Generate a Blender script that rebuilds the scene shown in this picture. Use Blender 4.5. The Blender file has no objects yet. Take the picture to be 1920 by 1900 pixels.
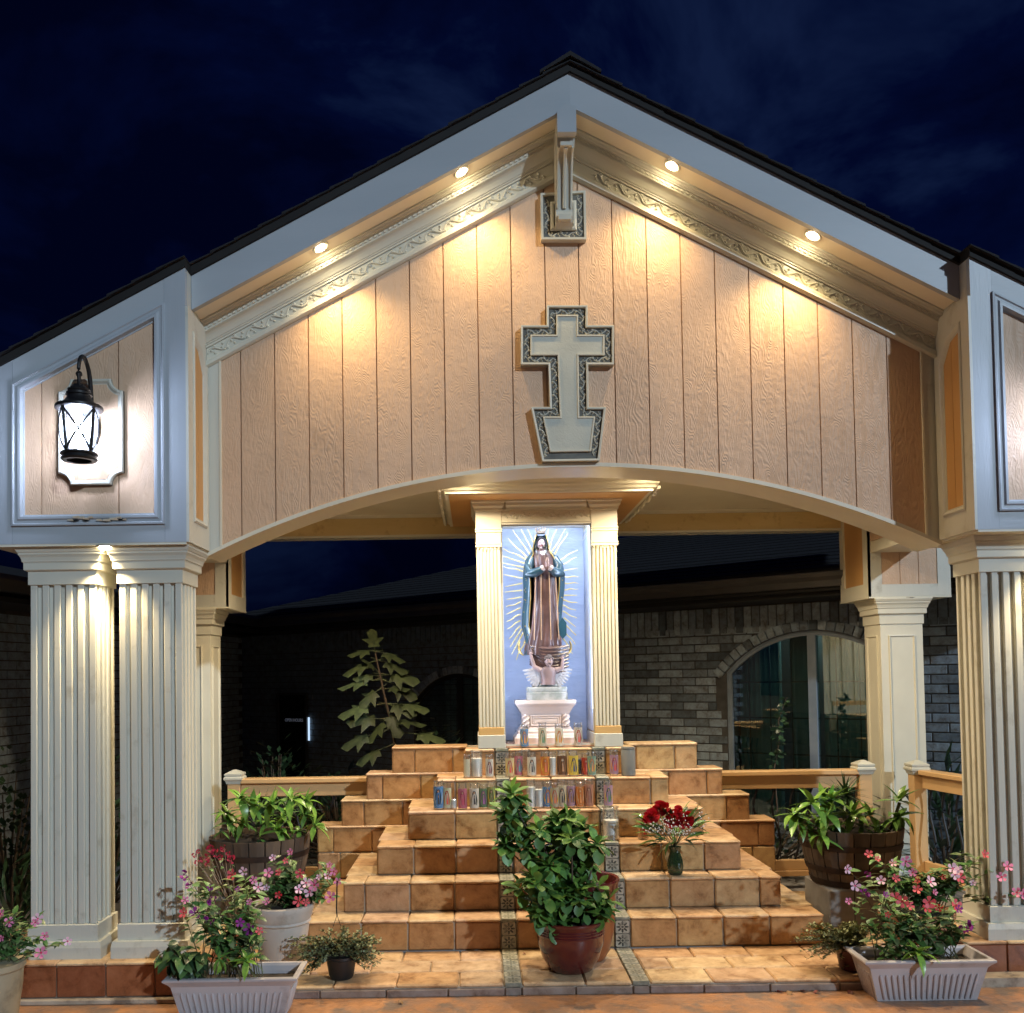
import bpy, bmesh, math, random
from mathutils import Vector, Matrix, Euler
R = math.radians
random.seed(7)
scene = bpy.context.scene
col = scene.collection

# ------------------------------------------------------------------ camera
CAM = Vector((-0.50, 0.0, 1.60))
FPX, CXP, CYP = 1750.0, 890.0, 1213.0
PITCH, ROLL = R(1.8), 0.0155
_F = Vector((0, math.cos(PITCH), math.sin(PITCH)))
_U0 = Vector((0, -math.sin(PITCH), math.cos(PITCH)))
_R0 = Vector((1, 0, 0))
_Rc = (_R0 - ROLL * _U0).normalized()
_Uc = (_U0 + ROLL * _R0).normalized()
cam_d = bpy.data.cameras.new('camera'); cam = bpy.data.objects.new('camera', cam_d); col.objects.link(cam)
cam.matrix_world = Matrix(((_Rc.x, _Uc.x, -_F.x, CAM.x), (_Rc.y, _Uc.y, -_F.y, CAM.y), (_Rc.z, _Uc.z, -_F.z, CAM.z), (0, 0, 0, 1)))
cam_d.sensor_width = 36; cam_d.sensor_fit = 'HORIZONTAL'; cam_d.lens = FPX / 1920 * 36
cam_d.shift_x = (960 - CXP) / 1920; cam_d.shift_y = (CYP - 950) / 1920
cam_d.clip_start = 0.05; cam_d.clip_end = 500
scene.camera = cam

def P(px, py, Y):
    """world point at depth Y seen at photo position px, py"""
    r = _Rc * ((px - CXP) / FPX) + _Uc * (-(py - CYP) / FPX) + _F
    return CAM + r * (Y / r.y)
def PX(px, py, Y): return P(px, py, Y).x
def PZ(px, py, Y): return P(px, py, Y).z

# ------------------------------------------------------------------ world, sun, exposure
w = bpy.data.worlds.new('World'); scene.world = w; w.use_nodes = True
nt = w.node_tree; nt.nodes.clear()
wo = nt.nodes.new('ShaderNodeOutputWorld'); bg = nt.nodes.new('ShaderNodeBackground')
tc = nt.nodes.new('ShaderNodeTexCoord'); nz = nt.nodes.new('ShaderNodeTexNoise'); cr = nt.nodes.new('ShaderNodeValToRGB')
mp = nt.nodes.new('ShaderNodeMapping'); mp.inputs['Scale'].default_value = (1.0, 1.0, 1.6); mp.inputs['Location'].default_value = (0.35, 0, 0.2)
nt.links.new(tc.outputs['Generated'], mp.inputs[0]); nt.links.new(mp.outputs[0], nz.inputs['Vector'])
nz.inputs['Scale'].default_value = 3.2; nz.inputs['Detail'].default_value = 6; nz.inputs['Roughness'].default_value = 0.6; nz.inputs['Distortion'].default_value = 0.5
cr.color_ramp.elements[0].position = 0.40; cr.color_ramp.elements[0].color = (0.0003, 0.0009, 0.008, 1)
cr.color_ramp.elements[1].position = 0.66; cr.color_ramp.elements[1].color = (0.0045, 0.0100, 0.038, 1)
e = cr.color_ramp.elements.new(0.53); e.color = (0.0007, 0.0024, 0.018, 1)
nt.links.new(nz.outputs['Fac'], cr.inputs[0]); sx_ = nt.nodes.new('ShaderNodeSeparateXYZ'); nt.links.new(tc.outputs['Generated'], sx_.inputs[0])
mr_ = nt.nodes.new('ShaderNodeMapRange'); mr_.inputs[1].default_value = 0.02; mr_.inputs[2].default_value = 0.35; mr_.inputs[3].default_value = 0.35; mr_.inputs[4].default_value = 1.0; nt.links.new(sx_.outputs[2], mr_.inputs[0])
ml_ = nt.nodes.new('ShaderNodeVectorMath'); ml_.operation = 'SCALE'; nt.links.new(cr.outputs[0], ml_.inputs[0]); nt.links.new(mr_.outputs[0], ml_.inputs['Scale']); nt.links.new(ml_.outputs[0], bg.inputs[0]); nt.links.new(bg.outputs[0], wo.inputs[0])
bg.inputs['Strength'].default_value = 0.78

sun_d = bpy.data.lights.new('sun', 'SUN'); sun = bpy.data.objects.new('sun', sun_d); col.objects.link(sun)
sun_d.energy = 1.30; sun_d.angle = R(1.2); sun_d.color = (0.66, 0.83, 1.0)
az, el = R(33), R(21)
sun.rotation_euler = Vector((-math.sin(az) * math.cos(el), math.cos(az) * math.cos(el), -math.sin(el))).to_track_quat('-Z', 'Y').to_euler()

scene.render.engine = 'CYCLES'
scene.view_settings.view_transform = 'Standard'; scene.view_settings.look = 'None'
scene.view_settings.gamma = 1.0; scene.view_settings.exposure = 0.5
try: scene.view_settings.use_curve_mapping = False
except Exception: pass

# ------------------------------------------------------------------ materials
MATS = {}
def newmat(name):
    m = bpy.data.materials.new(name); m.use_nodes = True
    MATS[name] = m
    return m, m.node_tree, m.node_tree.nodes['Principled BSDF']
def pm(name, c1, c2=None, scale=6, rough=0.6, bump=0.0, bscale=40, stretch=(1, 1, 1), rand=0.0, metal=0.0, dist=0.003, spec=0.5, detail=5, distort=0.0, dirt=None, coat=0.0):
    m, t, b = newmat(name)
    b.inputs['Roughness'].default_value = rough; b.inputs['Metallic'].default_value = metal
    b.inputs['Specular IOR Level'].default_value = spec; b.inputs['Coat Weight'].default_value = coat
    co = t.nodes.new('ShaderNodeTexCoord'); mpn = t.nodes.new('ShaderNodeMapping'); mpn.inputs['Scale'].default_value = stretch
    oi = t.nodes.new('ShaderNodeObjectInfo')
    ad = t.nodes.new('ShaderNodeVectorMath'); ad.operation = 'SCALE'; ad.inputs[0].default_value = (13.7, 5.1, 9.3)
    t.links.new(oi.outputs['Random'], ad.inputs['Scale'])
    ad2 = t.nodes.new('ShaderNodeVectorMath'); t.links.new(co.outputs['Object'], ad2.inputs[0]); t.links.new(ad.outputs[0], ad2.inputs[1])
    t.links.new(ad2.outputs[0], mpn.inputs[0])
    n1 = t.nodes.new('ShaderNodeTexNoise'); n1.inputs['Scale'].default_value = scale; n1.inputs['Detail'].default_value = detail
    t.links.new(mpn.outputs[0], n1.inputs['Vector'])
    mx = t.nodes.new('ShaderNodeMixRGB'); c2 = c2 or tuple(x * 0.8 for x in c1)
    mx.inputs[1].default_value = (*c1, 1); mx.inputs[2].default_value = (*c2, 1)
    rmp = t.nodes.new('ShaderNodeMapRange'); rmp.inputs[1].default_value = 0.35; rmp.inputs[2].default_value = 0.65
    t.links.new(n1.outputs['Fac'], rmp.inputs[0]); t.links.new(rmp.outputs[0], mx.inputs[0])
    out = mx.outputs[0]
    if dirt:
        n3 = t.nodes.new('ShaderNodeTexNoise'); n3.inputs['Scale'].default_value = dirt[1]; n3.inputs['Detail'].default_value = 9; n3.inputs['Roughness'].default_value = 0.65
        t.links.new(ad2.outputs[0], n3.inputs['Vector'])
        r3 = t.nodes.new('ShaderNodeMapRange'); r3.inputs[1].default_value = dirt[2]; r3.inputs[2].default_value = dirt[2] + 0.12; r3.inputs[4].default_value = dirt[3]
        t.links.new(n3.outputs['Fac'], r3.inputs[0])
        m3 = t.nodes.new('ShaderNodeMixRGB'); m3.inputs[2].default_value = (*dirt[0], 1)
        t.links.new(r3.outputs[0], m3.inputs[0]); t.links.new(out, m3.inputs[1]); out = m3.outputs[0]
    if rand:
        hs = t.nodes.new('ShaderNodeHueSaturation')
        mr = t.nodes.new('ShaderNodeMapRange'); mr.inputs[3].default_value = 1 - rand; mr.inputs[4].default_value = 1 + rand
        t.links.new(oi.outputs['Random'], mr.inputs[0]); t.links.new(mr.outputs[0], hs.inputs['Value']); t.links.new(out, hs.inputs['Color']); out = hs.outputs[0]
    t.links.new(out, b.inputs['Base Color'])
    if bump:
        n2 = t.nodes.new('ShaderNodeTexNoise'); n2.inputs['Scale'].default_value = bscale; n2.inputs['Detail'].default_value = 4; n2.inputs['Distortion'].default_value = distort
        t.links.new(mpn.outputs[0], n2.inputs['Vector'])
        bn = t.nodes.new('ShaderNodeBump'); bn.inputs['Strength'].default_value = bump; bn.inputs['Distance'].default_value = dist
        t.links.new(n2.outputs['Fac'], bn.inputs['Height']); t.links.new(bn.outputs[0], b.inputs['Normal'])
    return m
def emit(name, c, s):
    m, t, b = newmat(name)
    b.inputs['Base Color'].default_value = (0.8, 0.8, 0.8, 1)
    b.inputs['Emission Color'].default_value = (*c, 1); b.inputs['Emission Strength'].default_value = s
    return m
def glassy(name, tint=(1, 1, 1), gl=0.12, rough=0.02, body=0.0, bodyc=(0.8, 0.8, 0.8)):
    m = bpy.data.materials.new(name); m.use_nodes = True; t = m.node_tree; t.nodes.clear(); MATS[name] = m
    o = t.nodes.new('ShaderNodeOutputMaterial'); tr = t.nodes.new('ShaderNodeBsdfTransparent'); g = t.nodes.new('ShaderNodeBsdfGlossy'); mx = t.nodes.new('ShaderNodeMixShader')
    tr.inputs[0].default_value = (*tint, 1); g.inputs['Roughness'].default_value = rough
    lw = t.nodes.new('ShaderNodeLayerWeight'); lw.inputs[0].default_value = 0.35
    mr = t.nodes.new('ShaderNodeMapRange'); mr.inputs[3].default_value = gl * 0.6; mr.inputs[4].default_value = min(1, gl * 4)
    t.links.new(lw.outputs['Fresnel'], mr.inputs[0]); t.links.new(mr.outputs[0], mx.inputs[0])
    t.links.new(tr.outputs[0], mx.inputs[1]); t.links.new(g.outputs[0], mx.inputs[2])
    last = mx.outputs[0]
    if body:
        d = t.nodes.new('ShaderNodeBsdfDiffuse'); d.inputs[0].default_value = (*bodyc, 1); m2 = t.nodes.new('ShaderNodeMixShader'); m2.inputs[0].default_value = body
        t.links.new(last, m2.inputs[1]); t.links.new(d.outputs[0], m2.inputs[2]); last = m2.outputs[0]
    t.links.new(last, o.inputs[0])
    return m

TRIM = pm('painted_trim', (0.60, 0.585, 0.50), (0.54, 0.53, 0.46), 3, 0.42, 0.35, 60, (1, 1, 0.12), dist=0.002, distort=1.0, dirt=((0.30, 0.26, 0.18), 5, 0.57, 0.5))
TRIMS = pm('smooth_painted_trim', (0.60, 0.585, 0.49), (0.55, 0.54, 0.46), 4, 0.34, 0.10, 20, dist=0.001)
TRIMB = pm('blue_grey_upright_board', (0.41, 0.445, 0.48), (0.36, 0.395, 0.43), 3, 0.42, 0.4, 60, (1, 1, 0.12), dist=0.002, distort=1.0)
TRIMH = pm('painted_board_across', (0.41, 0.445, 0.475), (0.36, 0.395, 0.425), 3, 0.45, 0.4, 60, (0.12, 1, 1), dist=0.002, distort=1.0)
CREAM = pm('cream_paint', (0.70, 0.66, 0.53), (0.64, 0.60, 0.48), 4, 0.4, 0.25, 40, dist=0.0015)
def siding(name, c1, c2):
    m = pm(name, c1, c2, 3, 0.55, 0.0, 30, rand=0.06, dirt=(tuple(x * .72 for x in c1), 5, .60, .5))
    t = m.node_tree; b = t.nodes['Principled BSDF']
    co = [n for n in t.nodes if n.type == 'VECT_MATH' and n.operation == 'ADD'][0]
    mp1 = t.nodes.new('ShaderNodeMapping'); mp1.inputs['Scale'].default_value = (8, 8, 2.2)
    t.links.new(co.outputs[0], mp1.inputs[0])
    wv = t.nodes.new('ShaderNodeTexNoise'); wv.inputs['Scale'].default_value = 1.3; wv.inputs['Detail'].default_value = 2
    t.links.new(mp1.outputs[0], wv.inputs['Vector'])
    # rings of a stretched noise field read as sawn, wavy grain
    ml = t.nodes.new('ShaderNodeMath'); ml.operation = 'MULTIPLY'; t.links.new(wv.outputs['Fac'], ml.inputs[0]); oi = [n for n in t.nodes if n.type == 'OBJECT_INFO'][0]; rr_ = t.nodes.new('ShaderNodeMapRange'); rr_.inputs[3].default_value = 90; rr_.inputs[4].default_value = 230; t.links.new(oi.outputs['Random'], rr_.inputs[0]); t.links.new(rr_.outputs[0], ml.inputs[1])
    sn = t.nodes.new('ShaderNodeMath'); sn.operation = 'SINE'; t.links.new(ml.outputs[0], sn.inputs[0])
    n3 = t.nodes.new('ShaderNodeTexNoise'); n3.inputs['Scale'].default_value = 26; n3.inputs['Detail'].default_value = 4
    t.links.new(co.outputs[0], n3.inputs['Vector'])
    msk = t.nodes.new('ShaderNodeTexNoise'); msk.inputs['Scale'].default_value = 5; msk.inputs['Detail'].default_value = 3; t.links.new(co.outputs[0], msk.inputs['Vector'])
    mm = t.nodes.new('ShaderNodeMath'); mm.operation = 'MULTIPLY'; t.links.new(sn.outputs[0], mm.inputs[0]); t.links.new(msk.outputs['Fac'], mm.inputs[1])
    ad = t.nodes.new('ShaderNodeMath'); ad.operation = 'MULTIPLY_ADD'; ad.inputs[1].default_value = 4.5
    t.links.new(n3.outputs['Fac'], ad.inputs[0]); t.links.new(mm.outputs[0], ad.inputs[2])
    bn = t.nodes.new('ShaderNodeBump'); bn.inputs['Strength'].default_value = 0.42; bn.inputs['Distance'].default_value = 0.0018
    t.links.new(ad.outputs[0], bn.inputs['Height']); t.links.new(bn.outputs[0], b.inputs['Normal'])
    return m
PLANK = siding('peach_siding', (0.62, 0.42, 0.275), (0.57, 0.38, 0.245))
ORANGE = pm('orange_board', (0.60, 0.33, 0.12), (0.54, 0.29, 0.10), 5, 0.5, 0.3, 50, (1, 1, 0.2), dist=0.0015)
RAIL = pm('peach_rail_paint', (0.66, 0.42, 0.20), (0.60, 0.37, 0.17), 5, 0.42, 0.2, 50, (0.2, 1, 1), dist=0.001)
GROOVE = pm('shade_toned_recess', (0.16, 0.155, 0.13), (0.11, 0.105, 0.09), 20, 0.6)  # shade of the deep carved recess, put into a darker paint colour
SHINGLE = pm('dark_shingle', (0.012, 0.012, 0.015), (0.006, 0.006, 0.008), 20, 0.85, 0.5, 90, rand=0.25)
BLACKM = pm('black_iron', (0.012, 0.012, 0.014), (0.02, 0.018, 0.018), 30, 0.45, 0.3, 120, metal=0.3, dist=0.001)
DARK = pm('dark_timber', (0.010, 0.009, 0.008), (0.006, 0.005, 0.005), 8, 0.8)
CROSSF = pm('sage_panel', (0.54, 0.55, 0.47), (0.46, 0.47, 0.40), 5, 0.55, 0.5, 45, dist=0.002, distort=1.2)
RELIEF = pm('carved_relief_paint', (0.66, 0.63, 0.52), (0.55, 0.53, 0.44), 30, 0.42)
BLUEP = pm('pale_blue_backdrop', (0.47, 0.53, 0.68), (0.41, 0.47, 0.62), 4, 0.7, 0.6, 5, (1, 1, 3), dist=0.012, distort=0.6)
PEDM = pm('pink_white_plaster', (0.74, 0.60, 0.52), (0.68, 0.55, 0.48), 6, 0.4)
GOLD = pm('gilded_ray', (0.84, 0.70, 0.34), (0.74, 0.54, 0.18), 30, 0.45)
GOLDT = pm('gold_trim', (0.55, 0.38, 0.12), (0.42, 0.28, 0.08), 30, 0.3, metal=0.6)
BULB = emit('warm_bulb', (1.0, 0.80, 0.48), 120)
BULBC = emit('cool_bulb', (0.86, 0.94, 1.0), 60)
GLASS = glassy('clear_glass', gl=0.12, body=0.015, bodyc=(.9, .9, .85))
PANE = glassy('window_pane', (0.72, 0.86, 0.86), gl=0.22, rough=0.01)
LGLASS = glassy('seeded_lantern_glass', (0.95, 1, 1), gl=0.12, body=0.07, bodyc=(0.9, 0.97, 1.0))

def tilemat(name, stops, rough=0.42, mott=9, edge=True):
    m, t, b = newmat(name); b.inputs['Roughness'].default_value = rough
    oi = t.nodes.new('ShaderNodeObjectInfo'); r = t.nodes.new('ShaderNodeValToRGB'); el_ = r.color_ramp.elements
    el_[0].position = 0; el_[0].color = (*stops[0], 1); el_[1].position = 1; el_[1].color = (*stops[-1], 1)
    for i, s in enumerate(stops[1:-1]):
        q = el_.new((i + 1) / (len(stops) - 1)); q.color = (*s, 1)
    t.links.new(oi.outputs['Random'], r.inputs[0])
    co = t.nodes.new('ShaderNodeTexCoord'); sc = t.nodes.new('ShaderNodeVectorMath'); sc.operation = 'SCALE'; sc.inputs[0].default_value = (7.7, 11.3, 4.9)
    t.links.new(oi.outputs['Random'], sc.inputs['Scale']); a = t.nodes.new('ShaderNodeVectorMath'); t.links.new(co.outputs['Object'], a.inputs[0]); t.links.new(sc.outputs[0], a.inputs[1])
    n = t.nodes.new('ShaderNodeTexNoise'); n.inputs['Scale'].default_value = mott; n.inputs['Detail'].default_value = 7; n.inputs['Roughness'].default_value = 0.72; n.inputs['Distortion'].default_value = 0.3
    t.links.new(a.outputs[0], n.inputs['Vector'])
    r2 = t.nodes.new('ShaderNodeValToRGB'); r2.color_ramp.elements[0].position = 0.30; r2.color_ramp.elements[0].color = (0.42, 0.30, 0.21, 1)
    r2.color_ramp.elements[1].position = 0.66; r2.color_ramp.elements[1].color = (1.22, 1.24, 1.20, 1)
    q = r2.color_ramp.elements.new(0.47); q.color = (0.92, 0.86, 0.78, 1)
    t.links.new(n.outputs['Fac'], r2.inputs[0])
    mx = t.nodes.new('ShaderNodeMixRGB'); mx.blend_type = 'MULTIPLY'; mx.inputs[0].default_value = 1
    t.links.new(r.outputs[0], mx.inputs[1]); t.links.new(r2.outputs[0], mx.inputs[2]); t.links.new(mx.outputs[0], b.inputs['Base Color'])
    mrr = t.nodes.new('ShaderNodeMapRange'); mrr.inputs[3].default_value = rough - 0.12; mrr.inputs[4].default_value = rough + 0.2
    t.links.new(n.outputs['Fac'], mrr.inputs[0]); t.links.new(mrr.outputs[0], b.inputs['Roughness'])
    n2 = t.nodes.new('ShaderNodeTexNoise'); n2.inputs['Scale'].default_value = 32; n2.inputs['Detail'].default_value = 6; t.links.new(a.outputs[0], n2.inputs['Vector'])
    bn = t.nodes.new('ShaderNodeBump'); bn.inputs['Strength'].default_value = 0.5; bn.inputs['Distance'].default_value = 0.003
    t.links.new(n2.outputs['Fac'], bn.inputs['Height']); t.links.new(bn.outputs[0], b.inputs['Normal'])
    return m
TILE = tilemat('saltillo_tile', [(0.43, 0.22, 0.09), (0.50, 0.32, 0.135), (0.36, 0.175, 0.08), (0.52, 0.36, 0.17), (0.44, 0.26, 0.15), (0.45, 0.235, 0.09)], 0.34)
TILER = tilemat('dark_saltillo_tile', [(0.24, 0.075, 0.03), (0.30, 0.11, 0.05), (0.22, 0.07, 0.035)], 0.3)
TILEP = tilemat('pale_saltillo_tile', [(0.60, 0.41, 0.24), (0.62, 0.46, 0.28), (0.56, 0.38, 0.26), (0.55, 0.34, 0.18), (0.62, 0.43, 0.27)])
KERBM = tilemat('grey_kerb_block', [(0.22, 0.19, 0.175), (0.27, 0.21, 0.18), (0.25, 0.20, 0.20)], 0.6)
GROUT = pm('grout', (0.46, 0.38, 0.29), (0.34, 0.27, 0.20), 12, 0.85, 0.4, 60, dirt=((0.10, 0.07, 0.05), 6, 0.55, 0.7))
BRICK = tilemat('grey_brown_brick', [(0.24, 0.30, 0.38), (0.30, 0.37, 0.45), (0.08, 0.10, 0.125), (0.27, 0.33, 0.41), (0.33, 0.40, 0.48), (0.14, 0.17, 0.21)], 0.85, 14)
MORTAR = pm('mortar', (0.09, 0.085, 0.08), (0.06, 0.055, 0.05), 14, 0.9, 0.4, 80)

def patternmat(name, bgc, fg):
    """little eight-petal flower printed on glazed tile, in object-generated space"""
    m, t, b = newmat(name); b.inputs['Roughness'].default_value = 0.3
    co = t.nodes.new('ShaderNodeTexCoord'); uv = co.outputs['UV']
    sp = t.nodes.new('ShaderNodeSeparateXYZ'); t.links.new(uv, sp.inputs[0])
    def M(op, a, b2=None, c=None):
        n = t.nodes.new('ShaderNodeMath'); n.operation = op
        for i, x in enumerate([a, b2, c]):
            if x is None: continue
            if isinstance(x, (int, float)): n.inputs[i].default_value = x
            else: t.links.new(x, n.inputs[i])
        return n.outputs[0]
    u = M('SUBTRACT', M('FRACT', sp.outputs[0]), 0.5); v = M('SUBTRACT', M('FRACT', sp.outputs[1]), 0.5)
    rr = M('SQRT', M('ADD', M('MULTIPLY', u, u), M('MULTIPLY', v, v))); th = M('ARCTAN2', v, u)
    pet = M('ABSOLUTE', M('COSINE', M('MULTIPLY', th, 4)))
    lim = M('MULTIPLY_ADD', pet, 0.30, 0.13)
    flower = M('LESS_THAN', rr, lim)
    hole = M('GREATER_THAN', M('ABSOLUTE', M('SUBTRACT', rr, 0.12)), 0.025)
    edge = M('GREATER_THAN', M('MAXIMUM', M('ABSOLUTE', u), M('ABSOLUTE', v)), 0.465)
    corner = M('GREATER_THAN', rr, 0.60)
    fac = M('MAXIMUM', M('MULTIPLY', flower, hole), M('MAXIMUM', edge, corner))
    mx = t.nodes.new('ShaderNodeMixRGB'); mx.inputs[1].default_value = (*bgc, 1); mx.inputs[2].default_value = (*fg, 1); t.links.new(fac, mx.inputs[0])
    n = t.nodes.new('ShaderNodeTexNoise'); n.inputs['Scale'].default_value = 25; n.inputs['Detail'].default_value = 5; t.links.new(co.outputs['Object'], n.inputs['Vector'])
    m2 = t.nodes.new('ShaderNodeMixRGB'); m2.inputs[2].default_value = tuple((a + c) / 2 for a, c in zip(bgc, fg)) + (1,)
    mr = t.nodes.new('ShaderNodeMapRange'); mr.inputs[1].default_value = 0.45; mr.inputs[2].default_value = 0.7; t.links.new(n.outputs['Fac'], mr.inputs[0])
    t.links.new(mr.outputs[0], m2.inputs[0]); t.links.new(mx.outputs[0], m2.inputs[1]); t.links.new(m2.outputs[0], b.inputs['Base Color'])
    return m
PATD = patternmat('dark_flower_tile', (0.42, 0.38, 0.30), (0.035, 0.035, 0.03))
PATL = patternmat('pale_flower_tile', (0.50, 0.47, 0.38), (0.17, 0.18, 0.14))

# ------------------------------------------------------------------ mesh builder
class MB:
    def __init__(s): s.v = []; s.f = []; s.mi = []; s.cur = 0; s.uv = None
    def add(s, vs, fs):
        o = len(s.v); s.v += [tuple(x) for x in vs]; s.f += [tuple(i + o for i in q) for q in fs]; s.mi += [s.cur] * len(fs); return s
    def box(s, x0, x1, y0, y1, z0, z1):
        v = [(x, y, z) for z in (z0, z1) for y in (y0, y1) for x in (x0, x1)]
        return s.add(v, [(0, 2, 3, 1), (4, 5, 7, 6), (0, 1, 5, 4), (2, 6, 7, 3), (0, 4, 6, 2), (1, 3, 7, 5)])
    def cbox(s, x0, x1, y0, y1, z0, z1, c=0.004, jit=0.0):
        bm = bmesh.new(); J = lambda: random.uniform(-jit, jit)
        bmesh.ops.create_cube(bm, size=1)
        for v in bm.verts:
            v.co = ((x0 + x1) / 2 + v.co.x * (x1 - x0) + J(), (y0 + y1) / 2 + v.co.y * (y1 - y0) + J() * 0.5, (z0 + z1) / 2 + v.co.z * (z1 - z0) + J() * 0.5)
        bmesh.ops.bevel(bm, geom=bm.edges[:], offset=c, segments=1, affect='EDGES')
        bm.verts.index_update(); vs = [v.co.copy() for v in bm.verts]; fs = [[v.index for v in f.verts] for f in bm.faces]; bm.free()
        return s.add(vs, fs)
    def prism(s, poly, a, b, fn=None):
        """poly of (u,v) extruded from a to b through fn(u,v,h); default = XZ outline along Y"""
        fn = fn or (lambda u, v, h: (u, h, v)); n = len(poly)
        vs = [fn(u, v, a) for u, v in poly] + [fn(u, v, b) for u, v in poly]
        fs = [tuple(range(n)), tuple(range(2 * n - 1, n - 1, -1))] + [(i, i + n, (i + 1) % n + n, (i + 1) % n) for i in range(n)]
        return s.add(vs, fs)
    def run(s, x0, x1, zf, prof, n=1, closed=True):
        """profile of (y,w) carried along X from x0 to x1, lifted by zf(x): ends stay vertical"""
        k = len(prof); vs = []
        for i in range(n + 1):
            x = x0 + (x1 - x0) * i / n; z = zf(x)
            vs += [(x, y, z + w_) for y, w_ in prof]
        fs = []
        for i in range(n):
            for j in range(k if closed else k - 1):
                a = i * k + j; b = i * k + (j + 1) % k
                fs.append((a, b, b + k, a + k))
        if closed: fs += [tuple(range(k)), tuple(range(n * k + k - 1, n * k - 1, -1))]
        return s.add(vs, fs)
    def tube(s, pts, r, n=6, cap=True, flat=1.0):
        pts = [Vector(p) for p in pts]; m = len(pts)
        rr = r if isinstance(r, (list, tuple)) else [r] * m
        up = Vector((0, 0, 1)); vs = []
        for i, p in enumerate(pts):
            d = (pts[min(i + 1, m - 1)] - pts[max(i - 1, 0)])
            d = d.normalized() if d.length > 1e-9 else Vector((0, 0, 1))
            a = d.cross(up)
            if a.length < 0.05: a = d.cross(Vector((0, 1, 0)))
            a.normalize(); b = d.cross(a).normalized()
            for k in range(n):
                t = 2 * math.pi * k / n; vs.append(p + (a * math.cos(t) * (-flat if flat < 0 else 1) + b * math.sin(t) * (flat if flat > 0 else 1)) * rr[i])
        fs = [(i * n + k, i * n + (k + 1) % n, (i + 1) * n + (k + 1) % n, (i + 1) * n + k) for i in range(m - 1) for k in range(n)]
        if cap: fs += [tuple(range(n - 1, -1, -1)), tuple(range((m - 1) * n, m * n))]
        return s.add(vs, fs)
    def lathe(s, prof, c, n=24, fn=None, ax=None):
        """prof of (r,z); fn(theta)->radius factor"""
        m = len(prof); vs = []
        for r_, z in prof:
            for k in range(n):
                t = 2 * math.pi * k / n; q = r_ * (fn(t, z) if fn else 1)
                vs.append((c[0] + q * math.cos(t), c[1] + q * math.sin(t), c[2] + z))
        fs = [(i * n + k, i * n + (k + 1) % n, (i + 1) * n + (k + 1) % n, (i + 1) * n + k) for i in range(m - 1) for k in range(n)]
        if prof[0][0] > 1e-5: fs.append(tuple(range(n - 1, -1, -1)))
        if prof[-1][0] > 1e-5: fs.append(tuple(range((m - 1) * n, m * n)))
        return s.add(vs, fs)
    def ell(s, c, r, n=10, m=7, rot=None):
        vs = []; c = Vector(c); rot = rot or Matrix.Identity(3)
        for i in range(m + 1):
            ph = math.pi * i / m
            for k in range(n):
                t = 2 * math.pi * k / n
                vs.append(c + rot @ Vector((r[0] * math.sin(ph) * math.cos(t), r[1] * math.sin(ph) * math.sin(t), r[2] * math.cos(ph))))
        fs = [(i * n + k, (i + 1) * n + k, (i + 1) * n + (k + 1) % n, i * n + (k + 1) % n) for i in range(m) for k in range(n)]
        return s.add(vs, fs)
    def loft(s, rings, caps=True, closed=True):
        n = len(rings[0]); vs = [p for r_ in rings for p in r_]
        fs = [(i * n + k, i * n + (k + 1) % n, (i + 1) * n + (k + 1) % n, (i + 1) * n + k) for i in range(len(rings) - 1) for k in range(n if closed else n - 1)]
        if caps: fs += [tuple(range(n - 1, -1, -1)), tuple(range((len(rings) - 1) * n, len(rings) * n))]
        return s.add(vs, fs)
    def mesh(s, name, mats, smooth=False, off=(0, 0, 0), merge=True):
        me = bpy.data.meshes.new(name); o = Vector(off)
        me.from_pydata([tuple(Vector(v) - o) for v in s.v], [], s.f)
        for i, p in enumerate(me.polygons): p.material_index = s.mi[i]
        if not isinstance(mats, (list, tuple)): mats = [mats]
        for m in mats: me.materials.append(m)
        bm = bmesh.new(); bm.from_mesh(me)
        if merge: bmesh.ops.remove_doubles(bm, verts=bm.verts[:], dist=1e-6)
        bmesh.ops.recalc_face_normals(bm, faces=bm.faces[:]); bm.to_mesh(me); bm.free()
        if smooth:
            me.shade_smooth()
            try: me.set_sharp_from_angle(angle=R(smooth if smooth is not True else 40))
            except Exception: pass
        me.update(); return me
    def build(s, name, mats, parent=None, smooth=False, local=False, kind=None, label=None, merge=True):
        off = Vector((0, 0, 0))
        if parent is not None and not local:
            q = parent
            while q is not None: off += q.location; q = q.parent
        me = s.mesh(name, mats, smooth, off, merge)
        return link(name, me, parent, kind, label)

def link(name, me, parent=None, kind=None, label=None, mat=None):
    o = bpy.data.objects.new(name, me); col.objects.link(o)
    if parent is not None: o.parent = parent
    if kind: o['kind'] = kind
    if label: o['label'] = label
    if mat is not None: o.matrix_local = mat
    return o
def tag(o, label, cat, group=None):
    o['label'] = label; o['category'] = cat
    if group: o['group'] = group
    return o
def thing(name, loc, label, cat, group=None, rotz=0):
    o = bpy.data.objects.new(name, None); col.objects.link(o); o.location = loc; o.rotation_euler = (0, 0, rotz); o.empty_display_size = 0.1
    return tag(o, label, cat, group)
def copy_tree(o, parent=None):
    c = o.copy(); col.objects.link(c)
    if parent is not None: c.parent = parent
    for ch in [x for x in bpy.data.objects if x.parent == o]: copy_tree(ch, c)
    return c

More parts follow.
